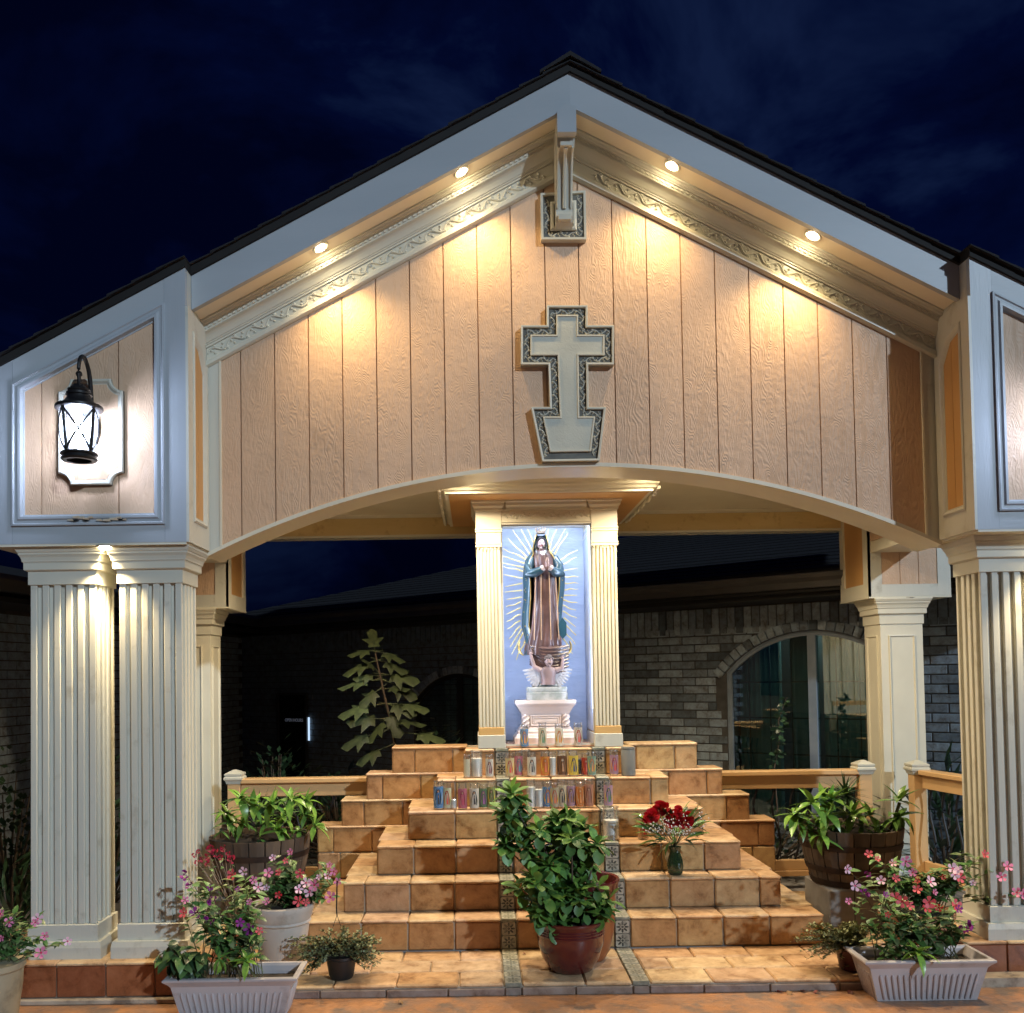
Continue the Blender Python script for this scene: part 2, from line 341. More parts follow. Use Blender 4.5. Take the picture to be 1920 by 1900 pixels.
def inset(poly, d):
    """offset a polygon inwards by d with mitred corners (poly counter-clockwise)"""
    n = len(poly); out = []
    for i in range(n):
        p0, p1, p2 = Vector(poly[i - 1]), Vector(poly[i]), Vector(poly[(i + 1) % n])
        e1 = (p1 - p0).normalized(); e2 = (p2 - p1).normalized()
        n1 = Vector((-e1.y, e1.x)); n2 = Vector((-e2.y, e2.x)); k = 1 + n1.dot(n2)
        out.append(tuple(p1 + (n1 + n2) * (d / max(k, 0.2))))
    return out
def frame(mb, poly, prof, fn):
    """moulding round a polygon: prof of (inset, height), mapped through fn(u,v,h)"""
    n = len(poly); rings = [[fn(u, v, h) for u, v in inset(poly, d)] for d, h in prof]
    vs = [p for r_ in rings for p in r_]; m = len(rings)
    fs = [(i * n + k, i * n + (k + 1) % n, (i + 1) * n + (k + 1) % n, (i + 1) * n + k) for i in range(m - 1) for k in range(n)]
    mb.add(vs, fs)
def fXZ(Y): return lambda u, v, h: (u, Y - h, v)          # h sticks out towards the camera
def fYZ(X, s): return lambda u, v, h: (X + s * h, u, v)   # h sticks out along s*X
def vine(mb, path, wdt, fn, h0=0.0, step=0.045, thick=0.006):
    """carved scrolling vine along a path: wavy stem, curled leaves and buds, all in relief"""
    path = [Vector(p) for p in path]
    L = [0]
    for a, b in zip(path, path[1:]): L.append(L[-1] + (b - a).length)
    def at(t):
        t = max(0, min(L[-1], t))
        for i in range(len(path) - 1):
            if t <= L[i + 1] or i == len(path) - 2:
                a, b = path[i], path[i + 1]; d = (b - a).normalized()
                return a + d * (t - L[i]), d
    amp = wdt * 0.27; per = step * 2
    N = max(4, int(L[-1] / (per / 8))); pts = []
    for i in range(N + 1):
        t = L[-1] * i / N; p, d = at(t); nrm = Vector((-d.y, d.x)); q = p + nrm * amp * math.sin(2 * math.pi * t / per)
        pts.append(fn(q.x, q.y, h0 + thick * 0.5))
    mb.tube(pts, wdt * 0.075, 5)
    k = 0; t = step * 0.5
    while t < L[-1]:
        p, d = at(t); nrm = Vector((-d.y, d.x)); sg = 1 if k % 2 else -1
        for a_, off, sz in ((0.9, -0.55, 0.26), (-0.3, -0.15, 0.20), (0.2, 0.42, 0.15)):
            q = p + nrm * (sg * off * wdt * 0.5) + d * (a_ * step * 0.35)
            ang = random.uniform(0, 6.28); n = 5; ring = []; c = fn(q.x, q.y, h0 + thick * 1.5)
            for j in range(n * 2):
                rr = sz * wdt * (1.0 if j % 2 else 0.6); a2 = ang + math.pi * j / n
                ring.append(fn(q.x + rr * math.cos(a2), q.y + rr * math.sin(a2), h0 + thick * 0.15))
            mb.add(ring + [c], [(j, (j + 1) % (2 * n), 2 * n) for j in range(2 * n)])
        k += 1; t += step
def lamp(name, kind, loc, energy, color, parent=None, spot=None, blend=0.5, radius=0.02, to=None):
    d = bpy.data.lights.new(name, kind); o = bpy.data.objects.new(name, d); col.objects.link(o)
    d.energy = energy; d.color = color
    if hasattr(d, 'shadow_soft_size'): d.shadow_soft_size = radius
    if kind == 'SPOT': d.spot_size = R(spot); d.spot_blend = blend
    off = Vector((0, 0, 0))
    if parent is not None:
        q = parent
        while q is not None: off += q.location; q = q.parent
        o.parent = parent
    o.location = Vector(loc) - off
    if to is not None: o.rotation_euler = Vector(to).to_track_quat('-Z', 'Y').to_euler()
    return o
WARM = (1.0, 0.69, 0.32)
# ================================================================== key planes
Y_BOX, Y_FAS, Y_WALL = 4.72, 4.82, 5.10
YR_F, YR_B = 6.82, 7.35                    # rear columns' boxes, front and back
XS = PX(1068, 137, Y_FAS); ZA = PZ(1068, 137, Y_FAS)
_l = P(345, 519.5, Y_FAS); _r = P(1801, 505, Y_FAS)
SL = ((ZA - _l.z) / (XS - _l.x) + (ZA - _r.z) / (_r.x - XS)) / 2
HF = 0.180
def zr(x): return ZA - SL * abs(x - XS)        # top of the fascia
def zs(x): return zr(x) - HF                   # soffit
XC = 0.055; XI = 2.01                          # centre and inner half-width of the pavilion
XIL, XIR = XC - XI, XC + XI
ZBOX = 2.305; ZPAD = 0.20; ZPLAT = 0.06; ZCEIL = 2.88
ARC_S, ARC_H = PZ(388, 1040, Y_WALL), PZ(1060, 872, Y_WALL)
_rise = ARC_H - ARC_S; _half = XI; _Rad = (_half ** 2 + _rise ** 2) / (2 * _rise)
def zarch(x): return ARC_H - (_Rad - math.sqrt(max(0, _Rad ** 2 - (x - XC) ** 2)))
print('XS %.3f ZA %.3f SL %.3f arch %.3f %.3f' % (XS, ZA, SL, ARC_S, ARC_H))

# ================================================================== ground, platform, pads
gm = pm('stained_concrete', (0.50, 0.235, 0.10), (0.36, 0.20, 0.12), 9, 0.38, 0.9, 30, dist=0.008, detail=11, dirt=((0.17, 0.14, 0.12), 6, 0.50, 0.8))
g = MB(); g.box(-60, 60, -20, 80, -0.3, 0.0); g.build('ground', gm, kind='structure')
XPL, XPR = PX(395, 1800, 4.72), PX(1795, 1800, 4.82)
YK = 4.72
plat = MB(); plat.box(-4.2, 4.6, YK + 0.012, 9.0, 0.0, ZPLAT - 0.014)
platform = plat.build('platform', GROUT, kind='structure')
# kerb blocks along the platform edge
x = XPL - 0.02; xs_pat = (-0.375, -0.290, 0.265, 0.350)
cuts = [XPL - 0.02, -1.62, -1.30, -0.97, -0.66, -0.375, -0.290, -0.02, 0.265, 0.350, 0.62, 0.95, 1.30, 1.66, 1.98, XPR + 0.02]
for i, (a, b_) in enumerate(zip(cuts, cuts[1:])):
    MB().cbox(a + 0.003, b_ - 0.003, YK - 0.004, YK + 0.05, 0.0, ZPLAT - 0.022 + random.uniform(-.001, .001), 0.004, 0.0015).build('kerb_block', KERBM, platform)
# floor tiles of the platform (three rows, brick bond), pattern strips crossing them
rows = [(YK + 0.002, YK + 0.205), (YK + 0.21, YK + 0.395), (YK + 0.40, 5.30)]
for ri, (ya, yb) in enumerate(rows):
    for sa, sb in ((XPL - 0.02, -0.378), (-0.287, 0.262), (0.353, XPR + 0.02)):
        x = sa
        first = True
        while x < sb - 0.02:
            wd = 0.315 if not first else (0.315 if ri % 2 == 0 else 0.16)
            x2 = min(sb, x + wd)
            if sb - x2 < 0.09: x2 = sb
            MB().cbox(x + 0.003, x2 - 0.003, ya + 0.003, yb - 0.003, ZPLAT - 0.02, ZPLAT + random.uniform(-.0015, .0015), 0.007, 0.003).build('floor_tile', TILEP, platform)
            x = x2; first = False
def pat_tile(x0, x1, y0, y1, z0, z1, mat, parent, nu=1, nv=1, up=False):
    """flower tile slab; uv laid on the printed side"""
    m = MB().cbox(x0, x1, y0, y1, z0, z1, 0.003); o = m.build('pattern_tile', mat, parent)
    me = o.data; uvl = me.uv_layers.new(name='UVMap')
    off = Vector((0, 0, 0)); q = parent
    while q is not None: off += q.location; q = q.parent
    for lp in me.loops:
        c = me.vertices[lp.vertex_index].co + off
        u = (c.x - x0) / (x1 - x0) * nu; v = ((c.y - y0) / (y1 - y0) if up else (c.z - z0) / (z1 - z0)) * nv
        uvl.data[lp.index].uv = (u, v)
    return o
for xa, xb in ((-0.375, -0.290), (0.265, 0.350)):
    y = YK + 0.002
    for k in range(6):
        pat_tile(xa, xb, y + 0.002, y + 0.095, ZPLAT - 0.02, ZPLAT + 0.0015, PATL, platform, up=True); y += 0.0965
# grey floor behind the steps
gf = pm('grey_paving', (0.30, 0.28, 0.26), (0.24, 0.22, 0.21), 3, 0.7, 0.3, 30)
m = MB(); m.box(-4.2, 4.6, 5.32, 8.9, ZPLAT - 0.013, ZPLAT - 0.004); m.build('paving', gf, kind='structure')
for sgn in (-1, 1):
    for i in range(2):
        for j in range(4):
            xa = (1.47 if sgn > 0 else -1.49 - 0.62) + i * 0.32
            MB().cbox(xa, xa + 0.31, 5.32 + j * 0.32, 5.63 + j * 0.32, ZPLAT - 0.01, ZPLAT + 0.001, 0.004).build('floor_tile', TILEP, platform)
# raised pads under the columns
def pad(name, x0, x1, y0):
    m = MB(); m.box(x0 + 0.012, x1 - 0.012, y0 + 0.014, 5.25, 0.0, ZPAD - 0.012); p = m.build(name, GROUT, kind='structure')
    m = MB(); m.cbox(x0, x1, y0 - 0.03, y0 + 0.02, 0.0, 0.028, 0.006, 0.002); m.build('mortar_bed', GROUT, p)
    n = max(2, round((x1 - x0) / 0.245)); w_ = (x1 - x0) / n
    for i in range(n):
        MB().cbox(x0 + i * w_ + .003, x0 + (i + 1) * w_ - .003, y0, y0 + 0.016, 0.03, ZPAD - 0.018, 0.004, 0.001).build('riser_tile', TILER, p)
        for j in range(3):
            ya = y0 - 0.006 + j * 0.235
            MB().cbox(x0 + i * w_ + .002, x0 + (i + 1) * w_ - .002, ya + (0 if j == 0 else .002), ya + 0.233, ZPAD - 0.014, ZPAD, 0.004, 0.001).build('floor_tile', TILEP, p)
    for xx in (x0, x1 - 0.014):
        for j in range(3): MB().cbox(xx, xx + 0.014, y0 + 0.02 + j * .23, y0 + .245 + j * .23, 0.03, ZPAD - 0.018, 0.003).build('riser_tile', TILER, p)
    return p
padL = pad('left_plinth', -3.35, XPL - 0.03, 4.705); padR = pad('right_plinth', XPR + 0.03, 3.6, 4.83)

# ================================================================== tiled steps
steps = thing('tiled_steps', (-0.01, 5.30, ZPLAT), 'broad pyramid of terracotta tiled steps rising to the shrine', 'steps')
XM = -0.012; RIS = 0.1765; Y1 = 5.303; TR = 0.178; W1 = 2.91
def step_geo(k): return W1 / 2 - (k - 1) * TR, Y1 + (k - 1) * TR, 0.058 + 0.0 + RIS * k   # half width, front y, top z
zprev = ZPLAT; body = MB()
PSTR = ((-0.375, -0.290), (0.265, 0.350))
def splits(h, lo, hi, wd, offs):
    """cut [lo,hi] at the pattern strips and into tiles"""
    out = []; segs = [(lo, PSTR[0][0] - .002), (PSTR[0][1] + .002, PSTR[1][0] - .002), (PSTR[1][1] + .002, hi)]
    for i, (a, b_) in enumerate(segs):
        if b_ - a < 0.02: continue
        c = [a]; x = a + (wd if i != 0 else 0)
        if i == 0:      # tiles laid outwards from the strip
            x = b_ - wd; c = [b_]
            while x > a + 0.06: c.append(x); x -= wd
            c.append(a); c = c[::-1]
        else:
            while x < b_ - 0.06: c.append(x); x += wd
            c.append(b_)
        out += list(zip(c, c[1:]))
    return out
for k in range(1, 7):
    hw, yf, zt = step_geo(k); zb = step_geo(k - 1)[2] if k > 1 else ZPLAT
    x0, x1 = XM - hw, XM + hw
    body.box(x0 + 0.012, x1 - 0.012, yf + 0.012, 6.72, zb - (0 if k == 1 else 0.0), zt - 0.012)
    yb = step_geo(k + 1)[1] if k < 6 else 6.36
    wd = 0.262
    for a, b_ in splits(hw, x0, x1, wd if k != 3 else 0.255, 0):
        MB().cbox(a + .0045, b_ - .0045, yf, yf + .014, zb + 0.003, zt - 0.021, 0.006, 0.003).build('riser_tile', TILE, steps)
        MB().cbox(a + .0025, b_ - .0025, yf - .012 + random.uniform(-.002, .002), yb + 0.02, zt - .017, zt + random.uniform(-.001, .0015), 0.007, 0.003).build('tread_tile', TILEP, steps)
    for a, b_ in PSTR:
        pat_tile(a + .001, b_ - .001, yf - .002, yf + .012, zb + .002, zt - .02, PATD, steps, nv=2)
        pat_tile(a + .001, b_ - .001, yf - .014, yb + 0.02, zt - .017, zt + 0.001, PATL, steps, nv=2, up=True)
    # sides: riser tiles and tread tiles running back
    for sx in (-1, 1):
        y = yf + 0.016
        while y < 6.35:
            y2 = min(y + 0.262, 6.38)
            xa = x0 if sx < 0 else x1 - .014
            MB().cbox(xa, xa + .014, y + .002, y2 - .002, zb + .002, zt - .02, 0.003).build('riser_tile', TILE, steps)
            y = y2
        if k < 6:
            y = yb + 0.022
            while y < 6.35:
                y2 = min(y + 0.262, 6.38)
                xa = x0 - .010 if sx < 0 else x1 - TR - .0
                MB().cbox(xa, xa + TR + .010, y + .002, y2 - .002, zt - .017, zt, 0.004).build('tread_tile', TILEP, steps)
                y = y2
body.build('masonry_core', GROUT, steps)
ZTOP = step_geo(6)[2]

# stepped side walls behind the steps
def stepped_wall(sgn, edges, label):
    t = thing('stepped_wall', (sgn * 1.2, 6.40, ZPLAT), label, 'wall', 'stepped tiled walls either side of the shrine')
    yF, yB = 6.39, 6.60; core = MB(); inner = XM + sgn * 0.55
    for i, xo in enumerate(edges):
        zt = ZTOP - i * RIS + 0.004; zb = ZTOP - (i + 1) * RIS if i < 3 else ZPLAT
        a, b_ = sorted((inner, xo))
        core.box(a + .012, b_ - .012, yF + .012, yB, zb, zt - .012)
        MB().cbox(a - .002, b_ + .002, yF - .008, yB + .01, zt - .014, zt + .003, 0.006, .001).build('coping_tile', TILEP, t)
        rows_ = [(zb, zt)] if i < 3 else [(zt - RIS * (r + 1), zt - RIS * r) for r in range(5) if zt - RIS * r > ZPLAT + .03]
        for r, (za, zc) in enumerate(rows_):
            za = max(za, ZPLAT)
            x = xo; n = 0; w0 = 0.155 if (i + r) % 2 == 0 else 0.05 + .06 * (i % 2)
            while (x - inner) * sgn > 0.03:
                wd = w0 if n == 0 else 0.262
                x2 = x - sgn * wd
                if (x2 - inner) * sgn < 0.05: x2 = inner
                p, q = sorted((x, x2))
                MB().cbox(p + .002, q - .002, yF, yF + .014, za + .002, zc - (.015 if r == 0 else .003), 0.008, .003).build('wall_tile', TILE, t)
                x = x2; n += 1
        for r, (za, zc) in enumerate(rows_):
            xa = min(xo, xo - sgn * .014)
            MB().cbox(xa, xa + .014, yF + .016, yB, max(za, ZPLAT) + .002, zc - .015, .003).build('wall_tile', TILE, t)
    core.build('masonry_core', GROUT, t)
stepped_wall(-1, [PX(735, 1430, 6.4), PX(687, 1480, 6.4), PX(640, 1530, 6.4), PX(595, 1580, 6.4)], 'stepped terracotta tile wall descending to the left of the shrine')
stepped_wall(1, [PX(1307, 1430, 6.4), PX(1355, 1480, 6.4), PX(1405, 1530, 6.4), PX(1453, 1580, 6.4)], 'stepped terracotta tile wall descending to the right of the shrine')

# ================================================================== pavilion
pav = thing('pavilion', (XC, 4.72, ZPAD), 'gabled open pavilion with fluted columns and wooden siding over the shrine', 'pavilion')
# ---- siding planks of the gable wall
ztw = lambda x: zs(x) - 0.222
j0 = PX(1022, 520, Y_WALL); PITCHX = 0.1877
xl, xr = PX(414, 800, Y_WALL), PX(1730, 800, Y_WALL)
xj = sorted([j0 + i * PITCHX for i in range(-14, 14) if xl + 0.03 < j0 + i * PITCHX < xr - 0.03] + [xl, xr])
for a, b_ in zip(xj, xj[1:]):
    a2, b2 = a + 0.003, b_ - 0.003
    xsn = sorted({a2, b2} | {a2 + (b2 - a2) * i / 3 for i in (1, 2)} | ({XS} if a2 < XS < b2 else set()))
    poly = [(x, zarch(x) + 0.004) for x in xsn] + [(x, ztw(x) + 0.02) for x in reversed(xsn)]
    m = MB(); m.prism(poly, Y_WALL, Y_WALL + 0.016); m.build('siding_plank', PLANK, pav)
xsn = [XIL + (XIR - XIL) * i / 60 for i in range(61)]
poly = [(x, zarch(x) + 0.006) for x in xsn] + [(XIR, zr(XIR) - .03), (XS, zr(XS) - .03), (XIL, zr(XIL) - .03)]
m = MB(); m.prism(poly, Y_WALL + 0.010, Y_WALL + 0.26); m.build('gable_wall', pm('groove_backing', (0.42, 0.22, 0.11)), pav)
m = MB(); m.run(XIL, XIR, zarch, [(Y_WALL - 0.012, 0.010), (Y_WALL - 0.012, -0.012), (Y_WALL + 0.275, -0.012), (Y_WALL + 0.275, 0.004)], 64)
m.build('arch_trim', CREAM, pav, smooth=50)
for a, b_ in ((XIL, xl), (xr, XIR)):
    poly = [(a, zarch(a) + .004), (b_, zarch(b_) + .004), (b_, ztw(b_) + .02), (a, ztw(a) + .02)]
    m = MB(); m.prism(poly, Y_WALL - 0.006, Y_WALL + 0.014); m.build('corner_board', TRIM, pav)
    xx = b_ if b_ < 0 else a
    m = MB(); m.prism([(xx - .005, zarch(xx) + .005), (xx + .005, zarch(xx) + .005), (xx + .005, ztw(xx) + .02), (xx - .005, ztw(xx) + .02)], Y_WALL - 0.013, Y_WALL + 0.012); m.build('edge_bead', CREAM, pav)

# ---- fascia, soffit, crown moulding, frieze and roof, both slopes
for sgn in (-1, 1):
    xa, xb = (XIL + 0.002, XS) if sgn < 0 else (XS, XIR - 0.002)
    m = MB(); m.run(xa, xb, zr, [(Y_FAS, 0), (Y_FAS, -HF), (Y_FAS + .035, -HF), (Y_FAS + .035, 0)])
    m.build('fascia_board', TRIMH, pav)
    m = MB(); m.run(xa, xb, zr, [(Y_FAS + .035, -HF + .012), (Y_FAS + .035, -HF + .03), (Y_WALL + .01, -HF + .03), (Y_WALL + .01, -HF + .012)])
    m.build('soffit_board', pm('soffit_paint%d' % sgn, (0.82, 0.76, 0.60), (0.78, 0.71, 0.55), 3, 0.5), pav)
    zl = lambda x: zs(x) + 0.012
    W_ = Y_WALL
    prof = [(W_ + .005, 0), (W_ - 0.114, 0), (W_ - 0.114, -.010), (W_ - 0.105, -.014), (W_ - 0.100, -.022), (W_ - 0.093, -.026), (W_ - 0.093, -.030),
            (W_ - 0.082, -.032), (W_ - 0.076, -.060), (W_ - 0.071, -.062), (W_ - 0.061, -.066), (W_ - 0.050, -.075), (W_ - 0.040, -.088), (W_ - 0.033, -.100), (W_ - 0.027, -.104), (W_ - 0.027, -.109), (W_ - 0.020, -.112), (W_ + .005, -.112)]
    m = MB(); m.run(xa, xb, zl, prof); m.build('crown_moulding', TRIMS, pav)
    # dentil course: little teeth and beads set on the crown
    m = MB(); n = int(abs(xb - xa) / 0.0265)
    for i in range(n):
        x = xa + (xb - xa) * (i + 0.5) / n; z = zl(x)
        s_ = -SL * (1 if x > XS else -1)
        for (dy, dz, hw, hh, pr) in ((-.080, -.040, .0070, .0065, .007), (-.0765, -.056, .0045, .0025, .005)):
            for off in ((0,) if hw > .005 else (-.0066, .0066)):
                xx = x + off
                v = [(xx + a * hw, W_ + dy + c, z + dz + b2 * hh + (a * hw + off) * s_) for c in (-pr, .003) for b2 in (-1, 1) for a in (-1, 1)]
                m.add(v, [(0, 2, 3, 1), (4, 5, 7, 6), (0, 1, 5, 4), (2, 6, 7, 3), (0, 4, 6, 2), (1, 3, 7, 5)])
    m.build('dentil_course', TRIMS, pav, kind='stuff')
    # frieze board with a carved vine between two fillets
    prof = [(W_ + .004, -.100), (W_ - .020, -.112), (W_ - .020, -.122), (W_ - .010, -.124), (W_ - .010, -.190), (W_ - .022, -.193), (W_ - .026, -.203), (W_ - .026, -.222), (W_ - .012, -.232), (W_ + .004, -.234)]
    m = MB(); m.run(xa, xb, zl, prof); m.build('frieze_board', TRIMS, pav)
    m = MB(); x0_, x1_ = (xa + .01, XS - .14) if sgn < 0 else (XS + .14, xb - .01)
    vine(m, [(x0_, zl(x0_) - .157), (x1_, zl(x1_) - .157)], 0.068, fXZ(W_ - .010), 0.0, 0.062, 0.006)
    m.build('carved_vine', TRIMS, pav, kind='stuff')
    # roof slab: set back over the gable, forward over the corner box
    xo = XC + sgn * 3.25; xm_ = XC + sgn * (XI - .004)
    deck = MB()
    for u_, v_, yf_ in ((XS, xm_, Y_FAS - .018), (xm_, xo, Y_BOX - .014)):
        ra, rb = sorted((u_, v_)); deck.run(ra, rb, zr, [(yf_, .0), (yf_, .042), (7.75, .042), (7.75, .0)])
    rf = deck.build('roof', DARK, pav)
    L = abs(xo - XS); n = 26
    for i in range(n):
        u0, u1 = L * i / n, L * (i + 1) / n + 0.02
        xp, xq = XS + sgn * u0, XS + sgn * u1; yf_ = (Y_FAS if abs(xq - XC) < XI + .05 else Y_BOX) - .034
        m = MB(); z0, z1 = zr(xp) + .043, zr(xq) + .043
        m.prism([(xp, z0 + .003), (xq, z1 + .014), (xq, z1 + .001), (xp, z0 - .002)], yf_ - random.uniform(0, .006), 7.78); m.build('shingle_course', SHINGLE, rf)
m = MB()
for i in range(22):
    y = Y_FAS - .05 + i * .14
    m.prism([(XS - .16, zr(XS - .16) + .056), (XS, ZA + .062), (XS + .16, zr(XS + .16) + .056), (XS + .16, zr(XS + .16) + .070), (XS, ZA + .086 + .006 * (i % 2)), (XS - .16, zr(XS - .16) + .070)], y, y + .15 + .004 * (i % 3))
m.build('ridge_cap', SHINGLE, pav)

# ---- corbel bracket at the peak, on its carved plaque
Pl = lambda px, py: (PX(px, py, Y_WALL), PZ(px, py, Y_WALL))
pq = [Pl(1014, 456), Pl(1098, 456), (Pl(1098, 456)[0], Pl(1095, 365)[1]), (Pl(1014, 456)[0], Pl(1013, 370)[1])]
m = MB(); m.prism([(u, v) for u, v in pq], Y_WALL - .03, Y_WALL + .01); frame(m, pq, [(0, .03), (0, .045), (.012, .045), (.014, .032)], fXZ(Y_WALL))
frame(m, pq, [(.052, .031), (.052, .045), (.062, .05), (.07, .05)], fXZ(Y_WALL)); m.build('corbel_plaque', TRIMS, pav)
m = MB(); ins = inset(pq, .033); vine(m, [ins[3], ins[0], ins[1], ins[2]], .04, fXZ(Y_WALL - .030), 0, .04, .006); m.build('carved_vine', RELIEF, pav, kind='stuff')
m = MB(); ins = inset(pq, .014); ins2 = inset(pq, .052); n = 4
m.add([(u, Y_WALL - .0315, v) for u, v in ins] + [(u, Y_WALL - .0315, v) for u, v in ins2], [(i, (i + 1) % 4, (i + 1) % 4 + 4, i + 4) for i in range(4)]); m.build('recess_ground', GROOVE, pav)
xcb = (Pl(1014, 456)[0] + Pl(1098, 456)[0]) / 2; hwb = .046
zb1 = PZ(1064, 249, Y_FAS - .01); zb2 = Pl(1055, 438)[1]
zt_ = zs(XS) + .05
curve = [(Y_FAS + .037, zt_), (Y_FAS + .037, zs(XS) - .03), (Y_FAS - .012, zs(XS) - .03), (Y_FAS - .012, zb1), (Y_FAS + .035, zb1), (Y_FAS + .045, zb1 - .03)]
for i in range(9):
    t = i / 8; yy = Y_FAS + .05 + (Y_WALL - .085 - Y_FAS - .05) * (t ** 0.65); zz = (zb1 - .04) + (zb2 + .10 - zb1 + .04) * (t ** 1.7)
    curve.append((yy, zz))
curve += [(Y_WALL - .09, zb2 + .075), (Y_WALL - .10, zb2 + .05), (Y_WALL - .085, zb2 + .02), (Y_WALL - .05, zb2), (Y_WALL - .03, zb2), (Y_WALL - .03, zt_)]
m = MB(); m.prism(curve, xcb - hwb, xcb + hwb, lambda u, v, h: (h, u, v)); cb = m.build('corbel', TRIM, pav)
m = MB(); rib = curve[6:15]
for xo_, r_ in ((0, .011), (-.036, .006), (.036, .006)):
    m.tube([(xcb + xo_, y - .006, z - .006) for y, z in rib], r_, 6)
m.build('corbel_rib', TRIMS, cb)
m = MB(); m.box(xcb - .034, xcb + .034, Y_WALL - .118, Y_WALL - .085, zb2 + .022, zb2 + .05); m.box(xcb - .03, xcb + .03, Y_FAS + .028, Y_FAS + .05, zb1 - .045, zb1 - .02); m.build('corbel_block', TRIMS, cb)
m = MB(); fr = [(xcb - .05, zb1 - .002), (xcb + .05, zb1 - .002), (xcb + .05, zs(xcb + .05) + .004), (xcb, zs(XS) + .006), (xcb - .05, zs(xcb - .05) + .004)]
m.prism(fr, Y_FAS - .02, Y_FAS + .02); m.build('corbel_face', TRIMH, cb)

# ---- corner boxes over the front columns
def corner_box(sgn):
    xi = XC + sgn * XI; xo = xi + sgn * 0.995; a, b_ = sorted((xi, xo)); F = Y_BOX
    z_in, z_out = zr(xi) + 0.0, zr(xo)
    polyf = [(a, ZBOX), (b_, ZBOX), (b_, zr(b_)), (a, zr(a))]
    m = MB(); m.prism(polyf, F + .03, 5.34); box = m.build('corner_box', TRIM, pav)
    # inner moulding outline
    xm_i = xi - (-sgn) * -1 * 0  # keep readable
    mi = xi + sgn * .108; mo = xi + sgn * .885
    p, q = sorted((mi, mo)); dz = .125
    top = lambda x: zr(x) - dz
    inner = [(p, ZBOX + .092), (q, ZBOX + .092), (q, top(q)), (p, top(p))]
    # stiles and rails
    for nm, pl in (('stile', [(a, ZBOX), (p, ZBOX), (p, zr(p)), (a, zr(a))]), ('stile', [(q, ZBOX), (b_, ZBOX), (b_, zr(b_)), (q, zr(q))])):
        m = MB(); m.prism(pl, F, F + .032); m.build(nm, TRIMB, box)
    m = MB(); m.prism([(p + .001, ZBOX), (q - .001, ZBOX), (q - .001, ZBOX + .092), (p + .001, ZBOX + .092)], F + .0005, F + .032); m.build('rail', TRIMH, box)
    m = MB(); m.prism([(p + .001, top(p)), (q - .001, top(q)), (q - .001, zr(q)), (p + .001, zr(p))], F + .0005, F + .032); m.build('rail', TRIMH, box)
    m = MB(); frame(m, inner, [(0, -.02), (0, .012), (.008, .014), (.014, .008), (.026, .006), (.034, .016), (.046, .016), (.052, -.006), (.058, -.008), (.06, -.02)], fXZ(F)); m.build('panel_moulding', TRIMB, box, smooth=30)
    gi = inset(inner, .055); gx0, gx1 = gi[0][0], gi[1][0]
    zt2 = lambda x: gi[3][1] + (gi[2][1] - gi[3][1]) * (x - gx0) / (gx1 - gx0)
    joints = [gx0, PX(76, 850, F), PX(221, 850, F), gx1] if sgn < 0 else [gx0, gx0 + .22, gx0 + .50, gx1]
    for u, v in zip(joints, joints[1:]):
        m = MB(); m.prism([(u + .003, gi[0][1]), (v - .003, gi[0][1]), (v - .003, zt2(v)), (u + .003, zt2(u))], F + .012, F + .029); m.build('siding_plank', PLANK, box)
    # bottom soffit board and inner return with sunk panel
    m = MB(); m.box(a + .002, b_ - .002, F + .002, 5.335, ZBOX - .012, ZBOX); m.build('box_soffit', CREAM, box)
    zt3 = zs(xi) - .02
    m = MB(); X = xi
    yl = [F + .001, 5.098]
    pn = [(4.80, 2.42), (5.03, 2.42), (5.03, zt3 - .26), (4.94, zt3 - .14), (4.80, zt3 - .10)]
    f2 = fYZ(xi, -sgn)
    # thickness of return boards: four pieces round the opening
    xa_, xb_ = sorted((xi, xi - sgn * .014))
    m.box(xa_, xb_, F, 4.80, ZBOX, zt3 + .0); m.box(xa_, xb_, 5.03, 5.084, ZBOX, zt3 - .2); m.box(xa_, xb_, 4.8005, 5.0295, ZBOX, 2.42)
    m.prism([(4.8005, zt3 - .10), (4.94, zt3 - .14), (5.03, zt3 - .26), (5.03, zt3), (4.8005, zt3)], xa_, xb_, lambda u, v, h: (h, u, v))
    m.build('return_board', TRIM, box)
    m = MB(); frame(m, pn, [(0, .0), (0, .018), (.008, .024), (.016, .020), (.024, .010), (.030, .010), (.036, .001)], f2); m.build('panel_moulding', TRIMS, box, smooth=30)
    m = MB(); pn2 = inset(pn, .03)
    ym = (4.80 + 5.03) / 2
    zx = lambda y: zt3 - .15 if y < 4.92 else zt3 - .2
    m.prism([(4.83, 2.45), (ym - .002, 2.45), (ym - .002, zt3 - .145), (4.83, zt3 - .13)], *sorted((xi - sgn * .001, xi - sgn * .006)), lambda u, v, h: (h, u, v)); m.build('return_panel', ORANGE, box)
    m = MB(); m.prism([(ym + .002, 2.45), (5.0, 2.45), (5.0, zt3 - .27), (4.93, zt3 - .175), (ym + .002, zt3 - .147)], *sorted((xi - sgn * .001, xi - sgn * .006)), lambda u, v, h: (h, u, v)); m.build('return_panel', ORANGE, box)
    return box
boxL = corner_box(-1); boxR = corner_box(1)
